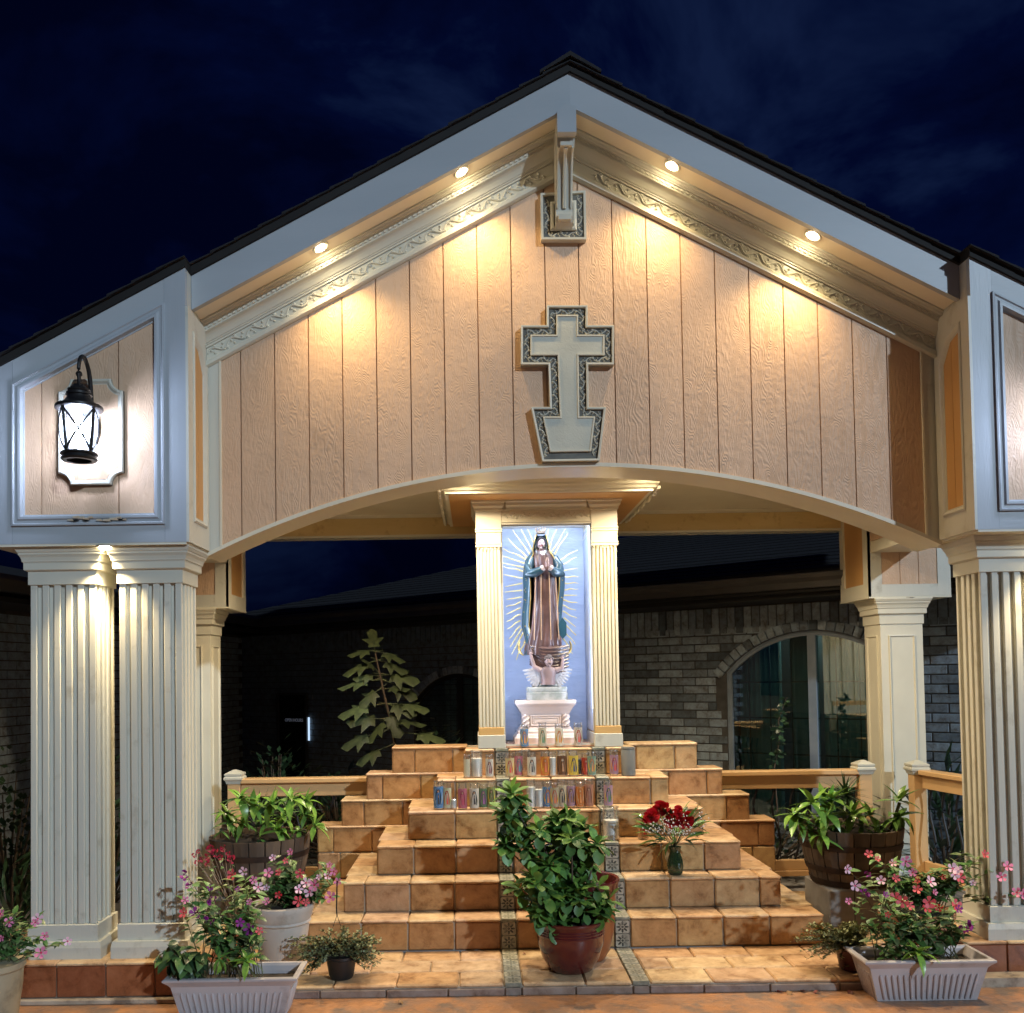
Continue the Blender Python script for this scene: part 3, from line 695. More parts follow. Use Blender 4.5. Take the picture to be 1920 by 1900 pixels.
# peeling edge bits on the left panel's bottom moulding
m = MB()
for px0, px1, py in ((126, 175, 974), (180, 242, 975)):
    for k in range(5):
        px = px0 + (px1 - px0) * k / 5; c = P(px, py + random.uniform(-3, 3), Y_BOX - .02)
        wd = .011 + random.random() * .012
        m.add([(c.x, c.y, c.z), (c.x + wd * 2, c.y + .004, c.z - .002), (c.x + wd * 1.7, c.y - .006, c.z + wd * .5), (c.x + .003, c.y - .003, c.z + wd * .45)], [(0, 1, 2, 3)])
m.build('peeling_paint', CREAM, boxL)
m = MB()
for px0, px1, py in ((128, 150, 976), (152, 170, 975), (186, 212, 977), (205, 240, 974)):
    a, c = P(px0, py, Y_BOX - .0165), P(px1, py, Y_BOX - .0165)
    m.add([(a.x, a.y, a.z), ((a.x + c.x) / 2, a.y, a.z - .008), (c.x, a.y, c.z), ((a.x + c.x) / 2 + .01, a.y, a.z + .007)], [(0, 1, 2, 3)])
m.build('rot_gap', DARK, boxL)

# ---- columns
def rects(mb, x0, x1, y0, y1, prof):
    rings = [[(x0 - o, y0 - o, z), (x1 + o, y0 - o, z), (x1 + o, y1 + o, z), (x0 - o, y1 + o, z)] for o, z in prof]
    return mb.loft(rings)
CAPP = [(.004, -.190), (.008, -.188), (.008, -.122), (.012, -.118), (.020, -.116), (.024, -.112), (.024, -.080), (.026, -.074), (.030, -.072), (.031, -.064), (.035, -.050), (.041, -.040), (.044, -.036), (.044, -.028), (.048, -.024), (.053, -.012), (.055, -.010), (.055, 0.0)]
def column(x0, x1, yf, yb, zb, zt, fluted=True, name='column', sides=(1, 1)):
    m = MB(); m.box(x0 + .02, x1 - .02, yf + .02, yb - .02, zb, zt - .05); c = m.build(name, TRIM, pav)
    zA, zB = zb + .168, zt - .186
    if fluted:
        n = 6; pit = (x1 - x0 - .034) / (n - 1)
        for i in range(n):
            for yy0, yy1 in ((yf, yf + .021), (yb - .021, yb)):
                m = MB(); m.cbox(x0 + i * pit, x0 + i * pit + .034, yy0, yy1, zA, zB, .003); m.build('flute_rib', TRIM, c)
        n2 = 4; pit2 = (yb - yf - .034) / n2
        for i in range(1, n2):
            for xx0, xx1 in ((x0, x0 + .021), (x1 - .021, x1)):
                m = MB(); m.cbox(xx0, xx1, yf + i * pit2, yf + i * pit2 + .034, zA, zB, .003); m.build('flute_rib', TRIM, c)
    else:
        m = MB(); m.box(x0, x1, yf, yb, zA, zB + .002); m.build('casing', CREAM, c)
        pl = [(x0 + .06, zA + .05), (x1 - .06, zA + .05), (x1 - .06, zB - .085), (x0 + .06, zB - .085)]
        m = MB(); frame(m, pl, [(0, .0005), (0, .008), (.006, .009), (.012, .003), (.014, .0005)], fXZ(yf)); m.build('panel_moulding', CREAM, c)
        for X, s in ((x0, -1), (x1, 1)):
            pl = [(yf + .05, zA + .05), (yb - .05, zA + .05), (yb - .05, zB - .085), (yf + .05, zB - .085)]
            m = MB(); frame(m, pl, [(0, .0005), (0, .008), (.006, .009), (.012, .003), (.014, .0005)], fYZ(X, s)); m.build('panel_moulding', CREAM, c)
    m = MB(); rects(m, x0, x1, yf, yb, [(o, zt + z) for o, z in CAPP]); m.build('capital', TRIMS if fluted else CREAM, c)
    m = MB(); rects(m, x0, x1, yf, yb, [(.036, zb), (.036, zb + .056), (.030, zb + .084)]); rects(m, x0, x1, yf, yb, [(.010, zb + .084), (.010, zb + .164), (.004, zb + .168)]); m.build('column_base', TRIM, c)
    return c
ZC = ZBOX - .012
cA = PX(57, 1300, 4.80); cB = PX(224, 1300, 4.80)
column(cA, cA + .336, 4.80, 5.05, ZPAD, ZC); column(cB, cB + .322, 4.80, 5.05, ZPAD, ZC)
cR = PX(1843, 1250, 4.88)
column(cR, cR + .33, 4.88, 5.13, ZPAD, ZC); column(cR + .455, cR + .785, 4.88, 5.13, ZPAD, ZC)

# ---- rear boxes and columns, side beams, back beam and ceiling
for sgn in (-1, 1):
    xi = -2.30 if sgn < 0 else 2.395; xo = xi + sgn * .60; a, b_ = sorted((xi, xo))
    m = MB(); m.box(a + .014, b_ - .014, YR_F + .014, YR_B, 2.137, ZCEIL + .1); rb_ = m.build('rear_box', ORANGE, pav)
    for u, v in ((a, a + .095), (b_ - .095, b_)):
        m = MB(); m.box(u, v, YR_F, YR_F + .016, 2.137, ZCEIL + .1); m.build('stile', TRIM, rb_)
    m = MB(); m.box(a + .095, b_ - .095, YR_F + .0005, YR_F + .016, 2.137, 2.225); m.build('rail', TRIM, rb_)
    for i in range(3):
        u = a + .098 + i * (b_ - a - .19) / 3
        m = MB(); m.box(u, u + (b_ - a - .19) / 3 - .005, YR_F + .006, YR_F + .015, 2.226, ZCEIL + .1); m.build('siding_plank', PLANK, rb_)
    xa_, xb_ = sorted((xi, xi + sgn * .015))
    m = MB(); m.box(xa_, xb_, YR_F, YR_F + .10, 2.137, ZCEIL + .1); m.box(xa_, xb_, YR_B - .07, YR_B, 2.137, ZCEIL + .1); m.box(xa_, xb_, YR_F + .1005, YR_B - .0705, 2.137, 2.235); m.build('return_board', CREAM, rb_)
    m = MB(); m.box(a - .002, b_ + .002, YR_F - .002, YR_B + .01, 2.125, 2.136); m.build('box_soffit', CREAM, rb_)
    cx0 = -2.445 - .30 if sgn < 0 else 2.486
    column(cx0, cx0 + .30 if sgn < 0 else cx0 + .31, 6.86, 7.14, ZPLAT, 2.125, fluted=False, name='rear_column')
    # side beam and gable-side panels
    xb0 = XC + sgn * 2.36; p, q = sorted((xb0, xb0 + sgn * .3))
    m = MB(); m.box(p, q, 5.345, YR_F - .002, 2.46, ZCEIL + .1); sb = m.build('side_beam', CREAM, pav)
    for i in range(9):
        y = 5.36 + i * .16; xx = sorted((xb0 - sgn * .001, xb0 - sgn * .012))
        m = MB(); m.box(xx[0], xx[1], y, y + .156, 2.54, ZCEIL); m.build('siding_plank', PLANK, sb)
bx0, bx1 = -2.302, 2.397
m = MB(); m.box(bx0, bx1, 7.30, 7.42, 2.715, ZCEIL + .05); bb = m.build('back_beam', CREAM, pav)
m = MB(); m.box(bx0, bx1, 7.285, 7.43, 2.700, 2.716); m.build('beam_trim', TRIMS, bb)
mbb = pm('patched_plaster', (0.60, 0.46, 0.22), (0.52, 0.38, 0.16), 3, 0.6, 1.0, 11, (0.5, 1, 2), dist=.006, dirt=((0.36, 0.24, 0.09), 7, 0.55, 0.8))
m = MB(); m.box(bx0 + .01, bx1 - .01, 7.292, 7.3, 2.717, ZCEIL - .03); m.build('beam_face', mbb, bb)
m = MB(); m.box(XC - 3.0, XC + 3.0, Y_WALL + .255, 7.45, ZCEIL, ZCEIL + .03); m.build('ceiling', CREAM, pav)

# ---- recessed downlights
ring = MB(); ring.lathe([(.030, .0), (.030, .006), (.036, -.004), (.044, -.004), (.047, .0), (.047, .004)], (0, 0, 0), 24)
ring_me = ring.mesh('downlight', pm('lamp_ring', (0.5, 0.47, 0.4), rough=0.3, metal=0.5), smooth=True)
bulb = MB(); bulb.lathe([(0.0001, -.015), (.014, -.013), (.024, -.007), (.029, .002), (.029, .004)], (0, 0, 0), 20)
bulb_me = bulb.mesh('bulb', BULB, smooth=True)
def downlight(loc, direction, energy, spot=95, color=WARM, blend=.75, parent=pav, aim=None):
    loc = Vector(loc); off = Vector((0, 0, 0)); q = parent
    while q is not None: off += q.location; q = q.parent
    rot = Vector(direction).to_track_quat('-Z', 'Y').to_matrix().to_4x4()
    o = link('downlight', ring_me, parent, mat=Matrix.Translation(loc - off) @ rot)
    b_ = link('bulb', bulb_me, o)
    l = lamp('downlight_lamp', 'SPOT', loc + Vector(direction).normalized() * .036, energy, color, parent, spot, blend, .022, aim or direction)
    return o
al = math.atan(SL)
for px, py in ((865, 313), (600, 458), (1262, 309), (1527, 445)):
    p = P(px, py, 4.885); x = p.x; sg = 1 if x < XS else -1
    downlight((x, 4.905, zs(x) + .010), (sg * math.sin(al), 0.0, -math.cos(al)), 31, 122, WARM, 1.0, aim=(sg * math.sin(al) * .45, 0.03, -math.cos(al)))
pB = P(200, 1029, 4.77)
downlight((pB.x, 4.752, ZBOX - .0125), (0, 0, -1), 75, 95, (1, .78, .46), aim=(0, .06, -1))
downlight((cR + .39, 4.80, ZBOX - .0125), (0, 0, -1), 75, 95, (1, .78, .46), aim=(0, .1, -1))
# one inside the corner box on each inner side
pr = P(1705, 1121, 6.84)
downlight((pr.x - .0, 6.852 - .004, 2.1245), (0, 0, -1), 34, 130, (1, .84, .55))
downlight((-2.60, 6.848, 2.1245), (0, 0, -1), 34, 130, (1, .84, .55))
for x, y in ((-1.45, 6.1), (-.55, 5.74), (.62, 5.74), (1.52, 6.1)):
    downlight((x, y, ZCEIL - .001), (0, 0, -1), 78, 155, (1, .82, .55))
# ================================================================== cross on the gable
Wp = lambda px, py: (PX(px, py, Y_WALL), PZ(px, py, Y_WALL))
cr_t = thing('cross', (Wp(1064, 870)[0], Y_WALL, Wp(1064, 870)[1]), 'grey green cross with carved vine border fixed to the peach gable siding', 'cross')
cp = [Wp(1016, 869), Wp(1122, 868), Wp(1134, 768), Wp(1102, 768), Wp(1101, 689), Wp(1149, 689), Wp(1149, 616), Wp(1100, 616), Wp(1100, 579), Wp(1024, 579), Wp(1024, 616), Wp(976, 616), Wp(976, 689), Wp(1027, 689), Wp(1030, 768), Wp(995, 768)]
cp[0] = (cp[0][0], zarch(cp[0][0]) + .013); cp[1] = (cp[1][0], zarch(cp[1][0]) + .013)
D = .048
m = MB(); m.prism(cp, Y_WALL - D + .018, Y_WALL + .004); m.build('cross_body', TRIMS, cr_t)
m = MB(); frame(m, cp, [(0, .0), (0, D), (.002, D + .001), (.011, D), (.012, D - .017)], fXZ(Y_WALL)); m.build('outer_rim', TRIMS, cr_t)
ic = inset(cp, .052)
m = MB(); frame(m, ic, [(0, D - .019), (0, D - .003), (.002, D - .001), (.008, D - .001), (.009, D - .006)], fXZ(Y_WALL)); m.build('inner_rim', TRIMS, cr_t)
m = MB(); m.prism(inset(ic, .0085), Y_WALL - D + .0065, Y_WALL - .02); m.build('cross_face', CROSSF, cr_t)
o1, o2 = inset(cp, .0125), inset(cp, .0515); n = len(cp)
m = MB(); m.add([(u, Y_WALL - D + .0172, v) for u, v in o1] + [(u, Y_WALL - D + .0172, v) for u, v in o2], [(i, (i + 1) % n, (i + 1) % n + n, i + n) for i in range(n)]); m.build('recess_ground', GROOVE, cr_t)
mid = inset(cp, .032); m = MB()
vine(m, mid[1:] + mid[:1], .040, fXZ(Y_WALL - D + .0172), 0, .036, .007); m.build('carved_vine', RELIEF, cr_t, kind='stuff')

# ================================================================== lanterns on the corner boxes
def plaque_outline(cx, cz, hw, hh, r):
    out = []
    for sx, sz, a0 in ((1, -1, 180), (1, 1, 270), (-1, 1, 0), (-1, -1, 90)):
        # concave quarter circle centred on the corner
        c = (cx + sx * hw, cz + sz * hh)
        for i in range(7):
            if (sx, sz) == (1, -1): a = R(180 - 90 * i / 6)
            elif (sx, sz) == (1, 1): a = R(270 - 90 * i / 6)
            elif (sx, sz) == (-1, 1): a = R(360 - 90 * i / 6)
            else: a = R(90 - 90 * i / 6)
            out.append((c[0] + r * math.cos(a), c[1] + r * math.sin(a)))
    return out
def lantern(cx, cz, label):
    """cx, cz = centre of the plaque on the siding of the box"""
    Yp = Y_BOX + .012
    pl = thing('mounting_plaque', (cx, Yp, cz - .27), label[0], 'plaque', 'plaques behind the wall lanterns')
    po = plaque_outline(cx, cz, .166, .272, .062)
    m = MB(); m.prism(po, Yp - .016, Yp); m.build('plaque_board', TRIMS, pl)
    m = MB(); frame(m, po, [(0, .0), (0, .020), (.006, .026), (.014, .024), (.020, .018), (.026, .016)], fXZ(Yp)); m.build('plaque_moulding', TRIMS, pl, smooth=30)
    m = MB(); m.prism(inset(po, .028), Yp - .0175, Yp - .012); m.build('plaque_panel', PLANK, pl)
    t = thing('wall_lantern', (cx, Yp, cz - .1), label[1], 'lantern', 'black lanterns on the corner boxes')
    lx, ly, lz = cx + .014, Yp - .19, cz - .02   # lantern axis and glass centre
    m = MB(); m.lathe([(.0001, .0), (.05, .002), (.05, .0), (.0001, -.001)], (cx + .02, Yp, cz), 4)
    m = MB(); bp = [(cx - .0 + .052 * math.cos(R(a)), cz + .02 + .105 * math.sin(R(a))) for a in range(0, 360, 20)]; m.prism(bp, Yp - .034, Yp - .017); m.build('back_plate', BLACKM, t)
    # scroll arm: up from the plate, over and down to the cap
    pts = []
    for i in range(23):
        s = i / 22; a = R(-60 + 300 * s)
        pts.append((lx + .012 + (cx - lx) * max(0, 1 - s * 3), ly + .028 + .062 * math.cos(a) + (1 - s) ** 4 * .09, lz + .265 + .105 * math.sin(a) - (1 - s) ** 3 * .13))
    m = MB(); m.tube(pts, [.0125 - .004 * (i / 22) for i in range(23)], 8); m.build('scroll_arm', BLACKM, t, smooth=True)
    m = MB(); m.tube([(cx, Yp - .02, cz + .04), (cx, Yp - .08, cz + .02), (lx + .01, ly + .065, lz + .17)], .009, 8); m.build('support_bar', BLACKM, t, smooth=True)
    m = MB(); m.tube([(lx, ly, lz + .20), (lx, ly, lz + .255)], .010, 8); m.ell((lx, ly, lz + .262), (.016, .016, .016)); m.build('finial', BLACKM, t, smooth=True)
    m = MB(); m.lathe([(.008, .215), (.028, .208), (.034, .196), (.052, .186), (.056, .178), (.052, .172), (.060, .166), (.062, .156), (.056, .150), (.058, .142), (.068, .126), (.084, .112), (.106, .104), (.112, .098), (.112, .086), (.105, .082), (.094, .080)], (lx, ly, lz), 32); m.build('cap', BLACKM, t, smooth=True)
    m = MB(); m.lathe([(.092, .082), (.090, .03), (.083, -.06), (.071, -.13)], (lx, ly, lz), 32, None); gl = m.mesh('lantern_glass', LGLASS, True)
    # open the glass ends
    bm = bmesh.new(); bm.from_mesh(gl); bmesh.ops.delete(bm, geom=[f for f in bm.faces if len(f.verts) > 4], context='FACES'); bm.to_mesh(gl); bm.free()
    link('lantern_glass', gl, t).data.transform(Matrix.Translation(-t.location))
    m = MB(); m.lathe([(.073, -.128), (.086, -.130), (.088, -.138), (.079, -.144), (.082, -.152), (.086, -.160), (.079, -.168), (.058, -.168), (.058, -.150), (.070, -.135)], (lx, ly, lz), 32); m.build('base_ring', BLACKM, t, smooth=True)
    rr = lambda z: .096 + (z - .08) * .10
    for k in range(4):
        a = R(45 + 90 * k + 20)
        m = MB(); m.tube([(lx + rr(z) * math.cos(a), ly + rr(z) * math.sin(a), lz + z) for z in (.084, .03, -.03, -.08, -.135)], .0085, 6); m.build('upright_bar', BLACKM, t)
        for d0, d1 in ((0, 90), (90, 0)):
            pts = []
            for i in range(9):
                s = i / 8; z = .080 - .212 * s; aa = a + R(d0 + (d1 - d0) * s); q = rr(z) + .004
                pts.append((lx + q * math.cos(aa), ly + q * math.sin(aa), lz + z))
            m = MB(); m.tube(pts, .0050, 5); m.build('cross_bar', BLACKM, t)
    m = MB(); m.lathe([(.0001, .075), (.012, .07), (.012, .05), (.018, .02), (.022, -.01), (.018, -.035), (.0001, -.045)], (lx, ly, lz + .01), 16); m.build('bulb', BULBC, t, smooth=True)
    m = MB(); m.lathe([(.016, .04), (.018, .08), (.0001, .082)], (lx, ly, lz + .045), 12); m.build('bulb_socket', BLACKM, t)
    lamp('lantern_lamp', 'POINT', (lx, ly, lz + .005), 23, (.64, .71, 1.0), t, radius=.05)
pc = P(171, 811, Y_BOX)
lantern(pc.x, pc.z, ('octagonal moulded plaque behind the left wall lantern', 'black scrolled wall lantern glowing white on the left corner box'))
pcx = PX(1937, 800, Y_BOX)
lantern(2 * XC - pc.x, pc.z, ('octagonal moulded plaque behind the right wall lantern, cut by the frame', 'black scrolled wall lantern on the right corner box, mostly outside the frame'))

# ================================================================== shrine niche
ZT = ZTOP + .003
nic = thing('shrine_niche', (0, 6.2, ZT), 'tall cream niche with fluted pilasters and wide flat canopy on the top step', 'niche')
YN = 6.20
nl0, nl1 = PX(896, 1200, YN), PX(942, 1200, YN); nr0, nr1 = PX(1114, 1200, YN), PX(1161, 1200, YN)
zcan = PZ(1025, 937, YN); YB = 6.72
XN = (nl0 + nr1) / 2
print('niche', nl0, nl1, nr0, nr1, zcan, ZT)
for (x0, x1) in ((nl0, nl1), (nr0, nr1)):
    zsh0 = PZ(930, 1364, YN); zsh1 = PZ(930, 1027, YN)
    m = MB(); m.box(x0 + .008, x1 - .008, YN + .012, YB, ZT, zcan - .002); p = m.build('pilaster', CREAM, nic)
    for i in range(7):
        w_ = (x1 - x0) / 7
        mm = MB(); mm.cbox(x0 + i * w_ + .002, x0 + (i + 1) * w_ - .006, YN - .001, YN + .013, zsh0, zsh1 - .004, .003); mm.build('flute_rib', CREAM, p)
    for sx in (x0, x1 - .009):
        for i in range(3):
            mm = MB(); mm.cbox(sx, sx + .009, YN + .03 + i * .15, YN + .14 + i * .15, zsh0, zsh1, .002); mm.build('flute_rib', CREAM, p)
    mm = MB(); rects(mm, x0, x1, YN, YB - .01, [(0, zsh1), (.006, zsh1 + .004), (.006, zsh1 + .016), (.002, zsh1 + .018), (.002, zsh1 + .022), (.006, zsh1 + .024), (.006, zsh1 + .032), (.002, zsh1 + .034), (.002, zsh1 + .10), (.008, zsh1 + .103), (.008, zsh1 + .112), (.003, zsh1 + .114), (.003, zsh1 + .118), (.008, zsh1 + .12), (.008, zsh1 + .128), (.003, zsh1 + .13), (.003, zcan - .075), (.010, zcan - .07), (.012, zcan - .055), (.024, zcan - .04), (.026, zcan - .02), (.034, zcan - .016), (.034, zcan - .001)])
    mm.build('capital', CREAM, p)
    n = 6
    for i in range(n):
        u = x0 + (i + .5) * (x1 - x0) / n
        mm = MB(); mm.box(u - .006, u + .003, YN - .006, YN + .002, zsh1 - .012, zsh1); mm.build('dentil', CREAM, p)
    mm = MB(); mm.cbox(x0 - .010, x1 + .010, YN - .012, YB - .1, ZT, ZT + .088, .003); mm.build('plinth', TRIM, p)
    mm = MB(); mm.cbox(x0 - .002, x1 + .002, YN - .004, YB - .1, ZT + .0885, zsh0 - .001, .003); mm.build('plinth_block', pm('ochre_block%d' % (x0 > 0), (0.62, 0.38, 0.14), (0.55, 0.32, 0.11), 5, .5, .4, 40, (.2, 1, 1), dist=.002), p)
# head: frieze between the pilasters, back wall, sides, ceiling
zh0, zh1 = PZ(1025, 982, YN), PZ(1025, 957, YN)
m = MB(); m.box(nl1 - .004, nr0 + .004, YN + .006, YN + .06, zh0, zcan - .002); hd = m.build('lintel', CREAM, nic)
m = MB(); frame(m, [(nl1, zh0 + .012), (nr0, zh0 + .012), (nr0, zh1 + .012), (nl1, zh1 + .012)], [(0, .0), (0, .008), (.006, .008), (.008, .001)], fXZ(YN + .006)); m.build('frieze_border', CREAM, hd)
m = MB(); vine(m, [(nl1 + .015, (zh0 + zh1) / 2 + .012), (nr0 - .015, (zh0 + zh1) / 2 + .012)], .052, fXZ(YN + .0055), 0, .05, .004); m.build('carved_vine', CREAM, hd, kind='stuff')
m = MB(); prof_ = [(YN + .008, 0), (YN - .004, .008), (YN - .006, .02), (YN - .02, .034), (YN - .022, .052), (YN - .03, .058), (YN - .03, .069), (YN + .008, .069)]
m.run(nl1 + .036, nr0 - .036, lambda x: zcan - .07, prof_); m.build('lintel_cornice', TRIMS, hd)
m = MB(); m.box(nl1 - .01, nr0 + .01, YB - .05, YB, ZT, zcan - .002); m.build('back_wall', CREAM, nic)
m = MB(); m.box(nl1 - .006, nr0 + .006, YN + .06, YB - .05, zh0 + .044, zh0 + .06); m.build('niche_ceiling', CREAM, nic)
# wrinkled blue backing sheet
nx, nz_ = 22, 50; vs = []; x0, x1 = nl1 + .002, nr0 - .002; z0, z1 = ZT + .02, zh0 + .042
for j in range(nz_ + 1):
    for i in range(nx + 1):
        u, v = i / nx, j / nz_
        d = .004 * math.sin(9 * u + 14 * v + 2 * math.sin(7 * v)) + .003 * math.sin(31 * v - 8 * u) * (1 - v)
        vs.append((x0 + (x1 - x0) * u, YB - .058 - abs(d), z0 + (z1 - z0) * v))
m = MB(); m.add(vs, [(j * (nx + 1) + i, j * (nx + 1) + i + 1, (j + 1) * (nx + 1) + i + 1, (j + 1) * (nx + 1) + i) for j in range(nz_) for i in range(nx)]); m.build('backing_sheet', BLUEP, nic, smooth=True)
for xx in (nl1 + .0005, nr0 - .0065):
    m = MB(); m.box(xx, xx + .006, YN + .05, YB - .06, ZT + .1, zh0); m.build('side_lining', BLUEP, nic)
m = MB(); m.box(nl1, nr0, YN + .03, YB - .06, ZT, ZT + .012); m.build('niche_floor', pm('pinkish_floor', (0.6, 0.36, 0.24)), nic)
# glass pane held in a thin silver frame
m = MB(); m.box(nl1 + .004, nr0 - .004, YN + .034, YN + .038, ZT + .012, zh0 - .002); m.build('glass_pane', glassy('niche_glass', (1, 1, 1), gl=.05), nic)
m = MB(); frame(m, [(nl1 + .001, ZT + .012), (nr0 - .001, ZT + .012), (nr0 - .001, zh0), (nl1 + .001, zh0)], [(0, 0), (0, .01), (.010, .01), (.010, 0)], fXZ(YN + .042)); m.build('glass_frame', TRIMS, nic)
# LED bar under the niche ceiling
m = MB(); m.box(nl1 + .03, nr0 - .03, YN + .075, YN + .10, zh0 + .026, zh0 + .043); m.build('led_bar', emit('led_strip', (.75, .85, 1.0), 12), nic)
ld = bpy.data.lights.new('niche_lamp', 'AREA'); lo = bpy.data.objects.new('niche_lamp', ld); col.objects.link(lo)
ld.shape = 'RECTANGLE'; ld.size = .5; ld.size_y = .03; ld.energy = 3; ld.color = (.62, .76, 1.0); lo.parent = nic
lo.location = Vector((XN, YN + .088, zh0 + .022)) - nic.location; lo.rotation_euler = Vector((0, .42, -1)).to_track_quat('-Z', 'Y').to_euler()
for s_, xx in ((-1, nl1 + .008), (1, nr0 - .008)):
    m = MB(); m.box(xx - .004, xx + .004, YN + .058, YN + .070, ZT + .25, zh0 - .05); m.build('led_bar', emit('side_led%d' % s_, (.70, .82, 1.0), 2.5), nic)
    l2 = bpy.data.lights.new('niche_side_lamp', 'AREA'); o2 = bpy.data.objects.new('niche_side_lamp', l2); col.objects.link(o2); l2.shape = 'RECTANGLE'; l2.size = .02; l2.size_y = 1.15; l2.energy = 2.3; l2.color = (.60, .74, 1.0); o2.parent = nic
    o2.location = Vector((xx - s_ * .008, YN + .066, ZT + .80)) - nic.location; zz_ = Vector((s_ * .70, -.72, 0)).normalized(); yy_ = Vector((0, 0, 1)); xx_ = yy_.cross(zz_); o2.rotation_euler = Matrix(((xx_.x, yy_.x, zz_.x), (xx_.y, yy_.y, zz_.y), (xx_.z, yy_.z, zz_.z))).to_euler()
# canopy
YCF, YCB = 5.92, 7.27
hw = .70; czt = ZCEIL - .012
m = MB(); prof = [(YCF + .03, 0), (YCF + .03, .012), (YCF + .012, .020), (YCF + .006, .036), (YCF - .004, .045), (YCF - .004, .058), (YCF - .014, .064), (YCF - .022, .085), (YCF - .03, .092), (YCF - .03, .105)]
body_h = czt - zcan
rings = []
for o, z in [(-.03, 0), (-.03, .012), (-.012, .020), (-.006, .036), (.004, .045), (.004, .060), (.014, .066), (.022, body_h - .02), (.03, body_h - .014), (.03, body_h)]:
    rings.append([(XN - hw - o, YCF - o, zcan + z), (XN + hw + o, YCF - o, zcan + z), (XN + hw + o, YCB, zcan + z), (XN - hw - o, YCB, zcan + z)])
m = MB(); m.loft(rings); can = m.build('canopy', CREAM, nic)
m = MB(); m.box(XN - hw + .055, XN + hw - .055, YCF + .055, YCB - .01, zcan - .003, zcan + .003); m.build('canopy_underside', ORANGE, can)
m = MB()
for s_ in (-1, 1):
    xx = XN + s_ * (hw + .005); pts = []
    N = 30
    for i in range(N):
        u = i / (N - 1); y = YCF + .03 + (YCB - YCF - .06) * u; r_ = .016 + .010 * abs(math.sin(u * 17)) 
        m.ell((xx, y, zcan + .02 + .008 * math.sin(u * 40)), (.014, .03, r_), 6, 4)
m.build('side_carving', CREAM, can, kind='stuff')

# ================================================================== pedestal and statue
YP = 6.40
pz = lambda y, x=1025: PZ(x, y, YP); pxx = lambda x, y=1250: PX(x, y, YP)
ped = thing('pedestal', (pxx(1023), YP + .08, ZT + .012), 'pink white moulded pedestal with twisted corner columns inside the niche', 'pedestal')
xc = pxx(1023, 1340); zt_ = pz(1313)
m = MB(); rects(m, xc - .16, xc + .16, YP + .0, YP + .20, [(.055, ZT + .012), (.055, pz(1383)), (.048, pz(1381)), (.04, pz(1377)), (.03, pz(1375)), (.03, pz(1371)), (.018, pz(1368)), (.012, pz(1364)), (0, pz(1363)), (0, pz(1340)), (.004, pz(1339)), (.012, pz(1334)), (.03, pz(1325)), (.042, pz(1321)), (.046, pz(1319)), (.046, zt_)]); pb = m.build('pedestal_body', PEDM, ped)
m = MB(); q = [(xc - .105, pz(1361)), (xc + .105, pz(1361)), (xc + .105, pz(1341)), (xc - .105, pz(1341))]
frame(m, q, [(0, 0), (0, .012), (.006, .012), (.010, .004), (.016, .004), (.018, .010), (.022, .010), (.024, .002)], fXZ(YP)); m.prism(inset(q, .026), YP - .008, YP + .001); m.build('raised_panel', PEDM, ped)
for s_ in (-1, 1):
    m = MB(); cx = xc + s_ * .137
    m.lathe([(.024, pz(1362) - pz(1362)), (.024, pz(1340) - pz(1362))], (cx, YP - .002, pz(1362)), 12)
    for k in range(3):
        pts = [(cx + .020 * math.cos(a_ + 2.1 * k), YP - .002 + .020 * math.sin(a_ + 2.1 * k), pz(1362) + (pz(1340) - pz(1362)) * a_ / 5) for a_ in [i * .5 for i in range(11)]]
        m.tube(pts, .010, 6)
    m.build('twisted_column', PEDM, ped, smooth=True)

SKIN = pm('painted_skin', (0.36, 0.25, 0.235), (0.31, 0.22, 0.2), 20, .35)
ROBE = pm('painted_rose_robe', (0.115, 0.062, 0.055), (0.06, 0.034, 0.032), 9, .28, .5, 60, dist=.002, coat=.4)
MANT = pm('painted_teal_mantle', (0.018, 0.058, 0.08), (0.012, 0.04, 0.055), 8, .28, .3, 60, dist=.002, coat=.5)
HAIR = pm('dark_hair_paint', (0.02, 0.014, 0.014), rough=.3)
WHT = pm('white_cuff_paint', (0.46, 0.38, 0.37), rough=.35)
BASEM = pm('worn_stone_paint', (0.42, 0.40, 0.37), (0.20, 0.22, 0.19), 14, .6, .6, 30)
WING = pm('grey_wing_paint', (0.52, 0.48, 0.46), (0.36, 0.33, 0.32), 14, .5, .6, 70)
YS = 6.47; SX = PX(1022, 1150, YS)
ZS = lambda y: PZ(1022, y, YS)
XSx = lambda x, y: PX(x, y, YS)
st = thing('statue', (SX, YS, zt_), 'painted statue of a praying robed woman standing on a winged angel, with golden rays', 'statue')
# stone base
m = MB()
def oval(cx, cy, z, rx, ry, n=24, f=None): return [(cx + rx * (f(2 * math.pi * k / n) if f else 1) * math.cos(2 * math.pi * k / n), cy + ry * (f(2 * math.pi * k / n) if f else 1) * math.sin(2 * math.pi * k / n), z) for k in range(n)]
def sqo(cx, cy, z, rx, ry, n=32):
    out = []
    for k in range(n):
        a = 2 * math.pi * k / n; c, s_ = math.cos(a), math.sin(a)
        out.append((cx + rx * math.copysign(abs(c) ** .5, c), cy + ry * math.copysign(abs(s_) ** .5, s_), z))
    return out
bxc = XSx(1025, 1295)
m.loft([sqo(bxc, YS, zt_ + .001, .142, .085), sqo(bxc, YS, ZS(1299), .142, .085), sqo(bxc, YS, ZS(1298), .136, .08), sqo(bxc, YS, ZS(1292), .142, .085), sqo(bxc, YS, ZS(1288), .136, .08)]); m.build('statue_base', BASEM, st, smooth=40)
m = MB()
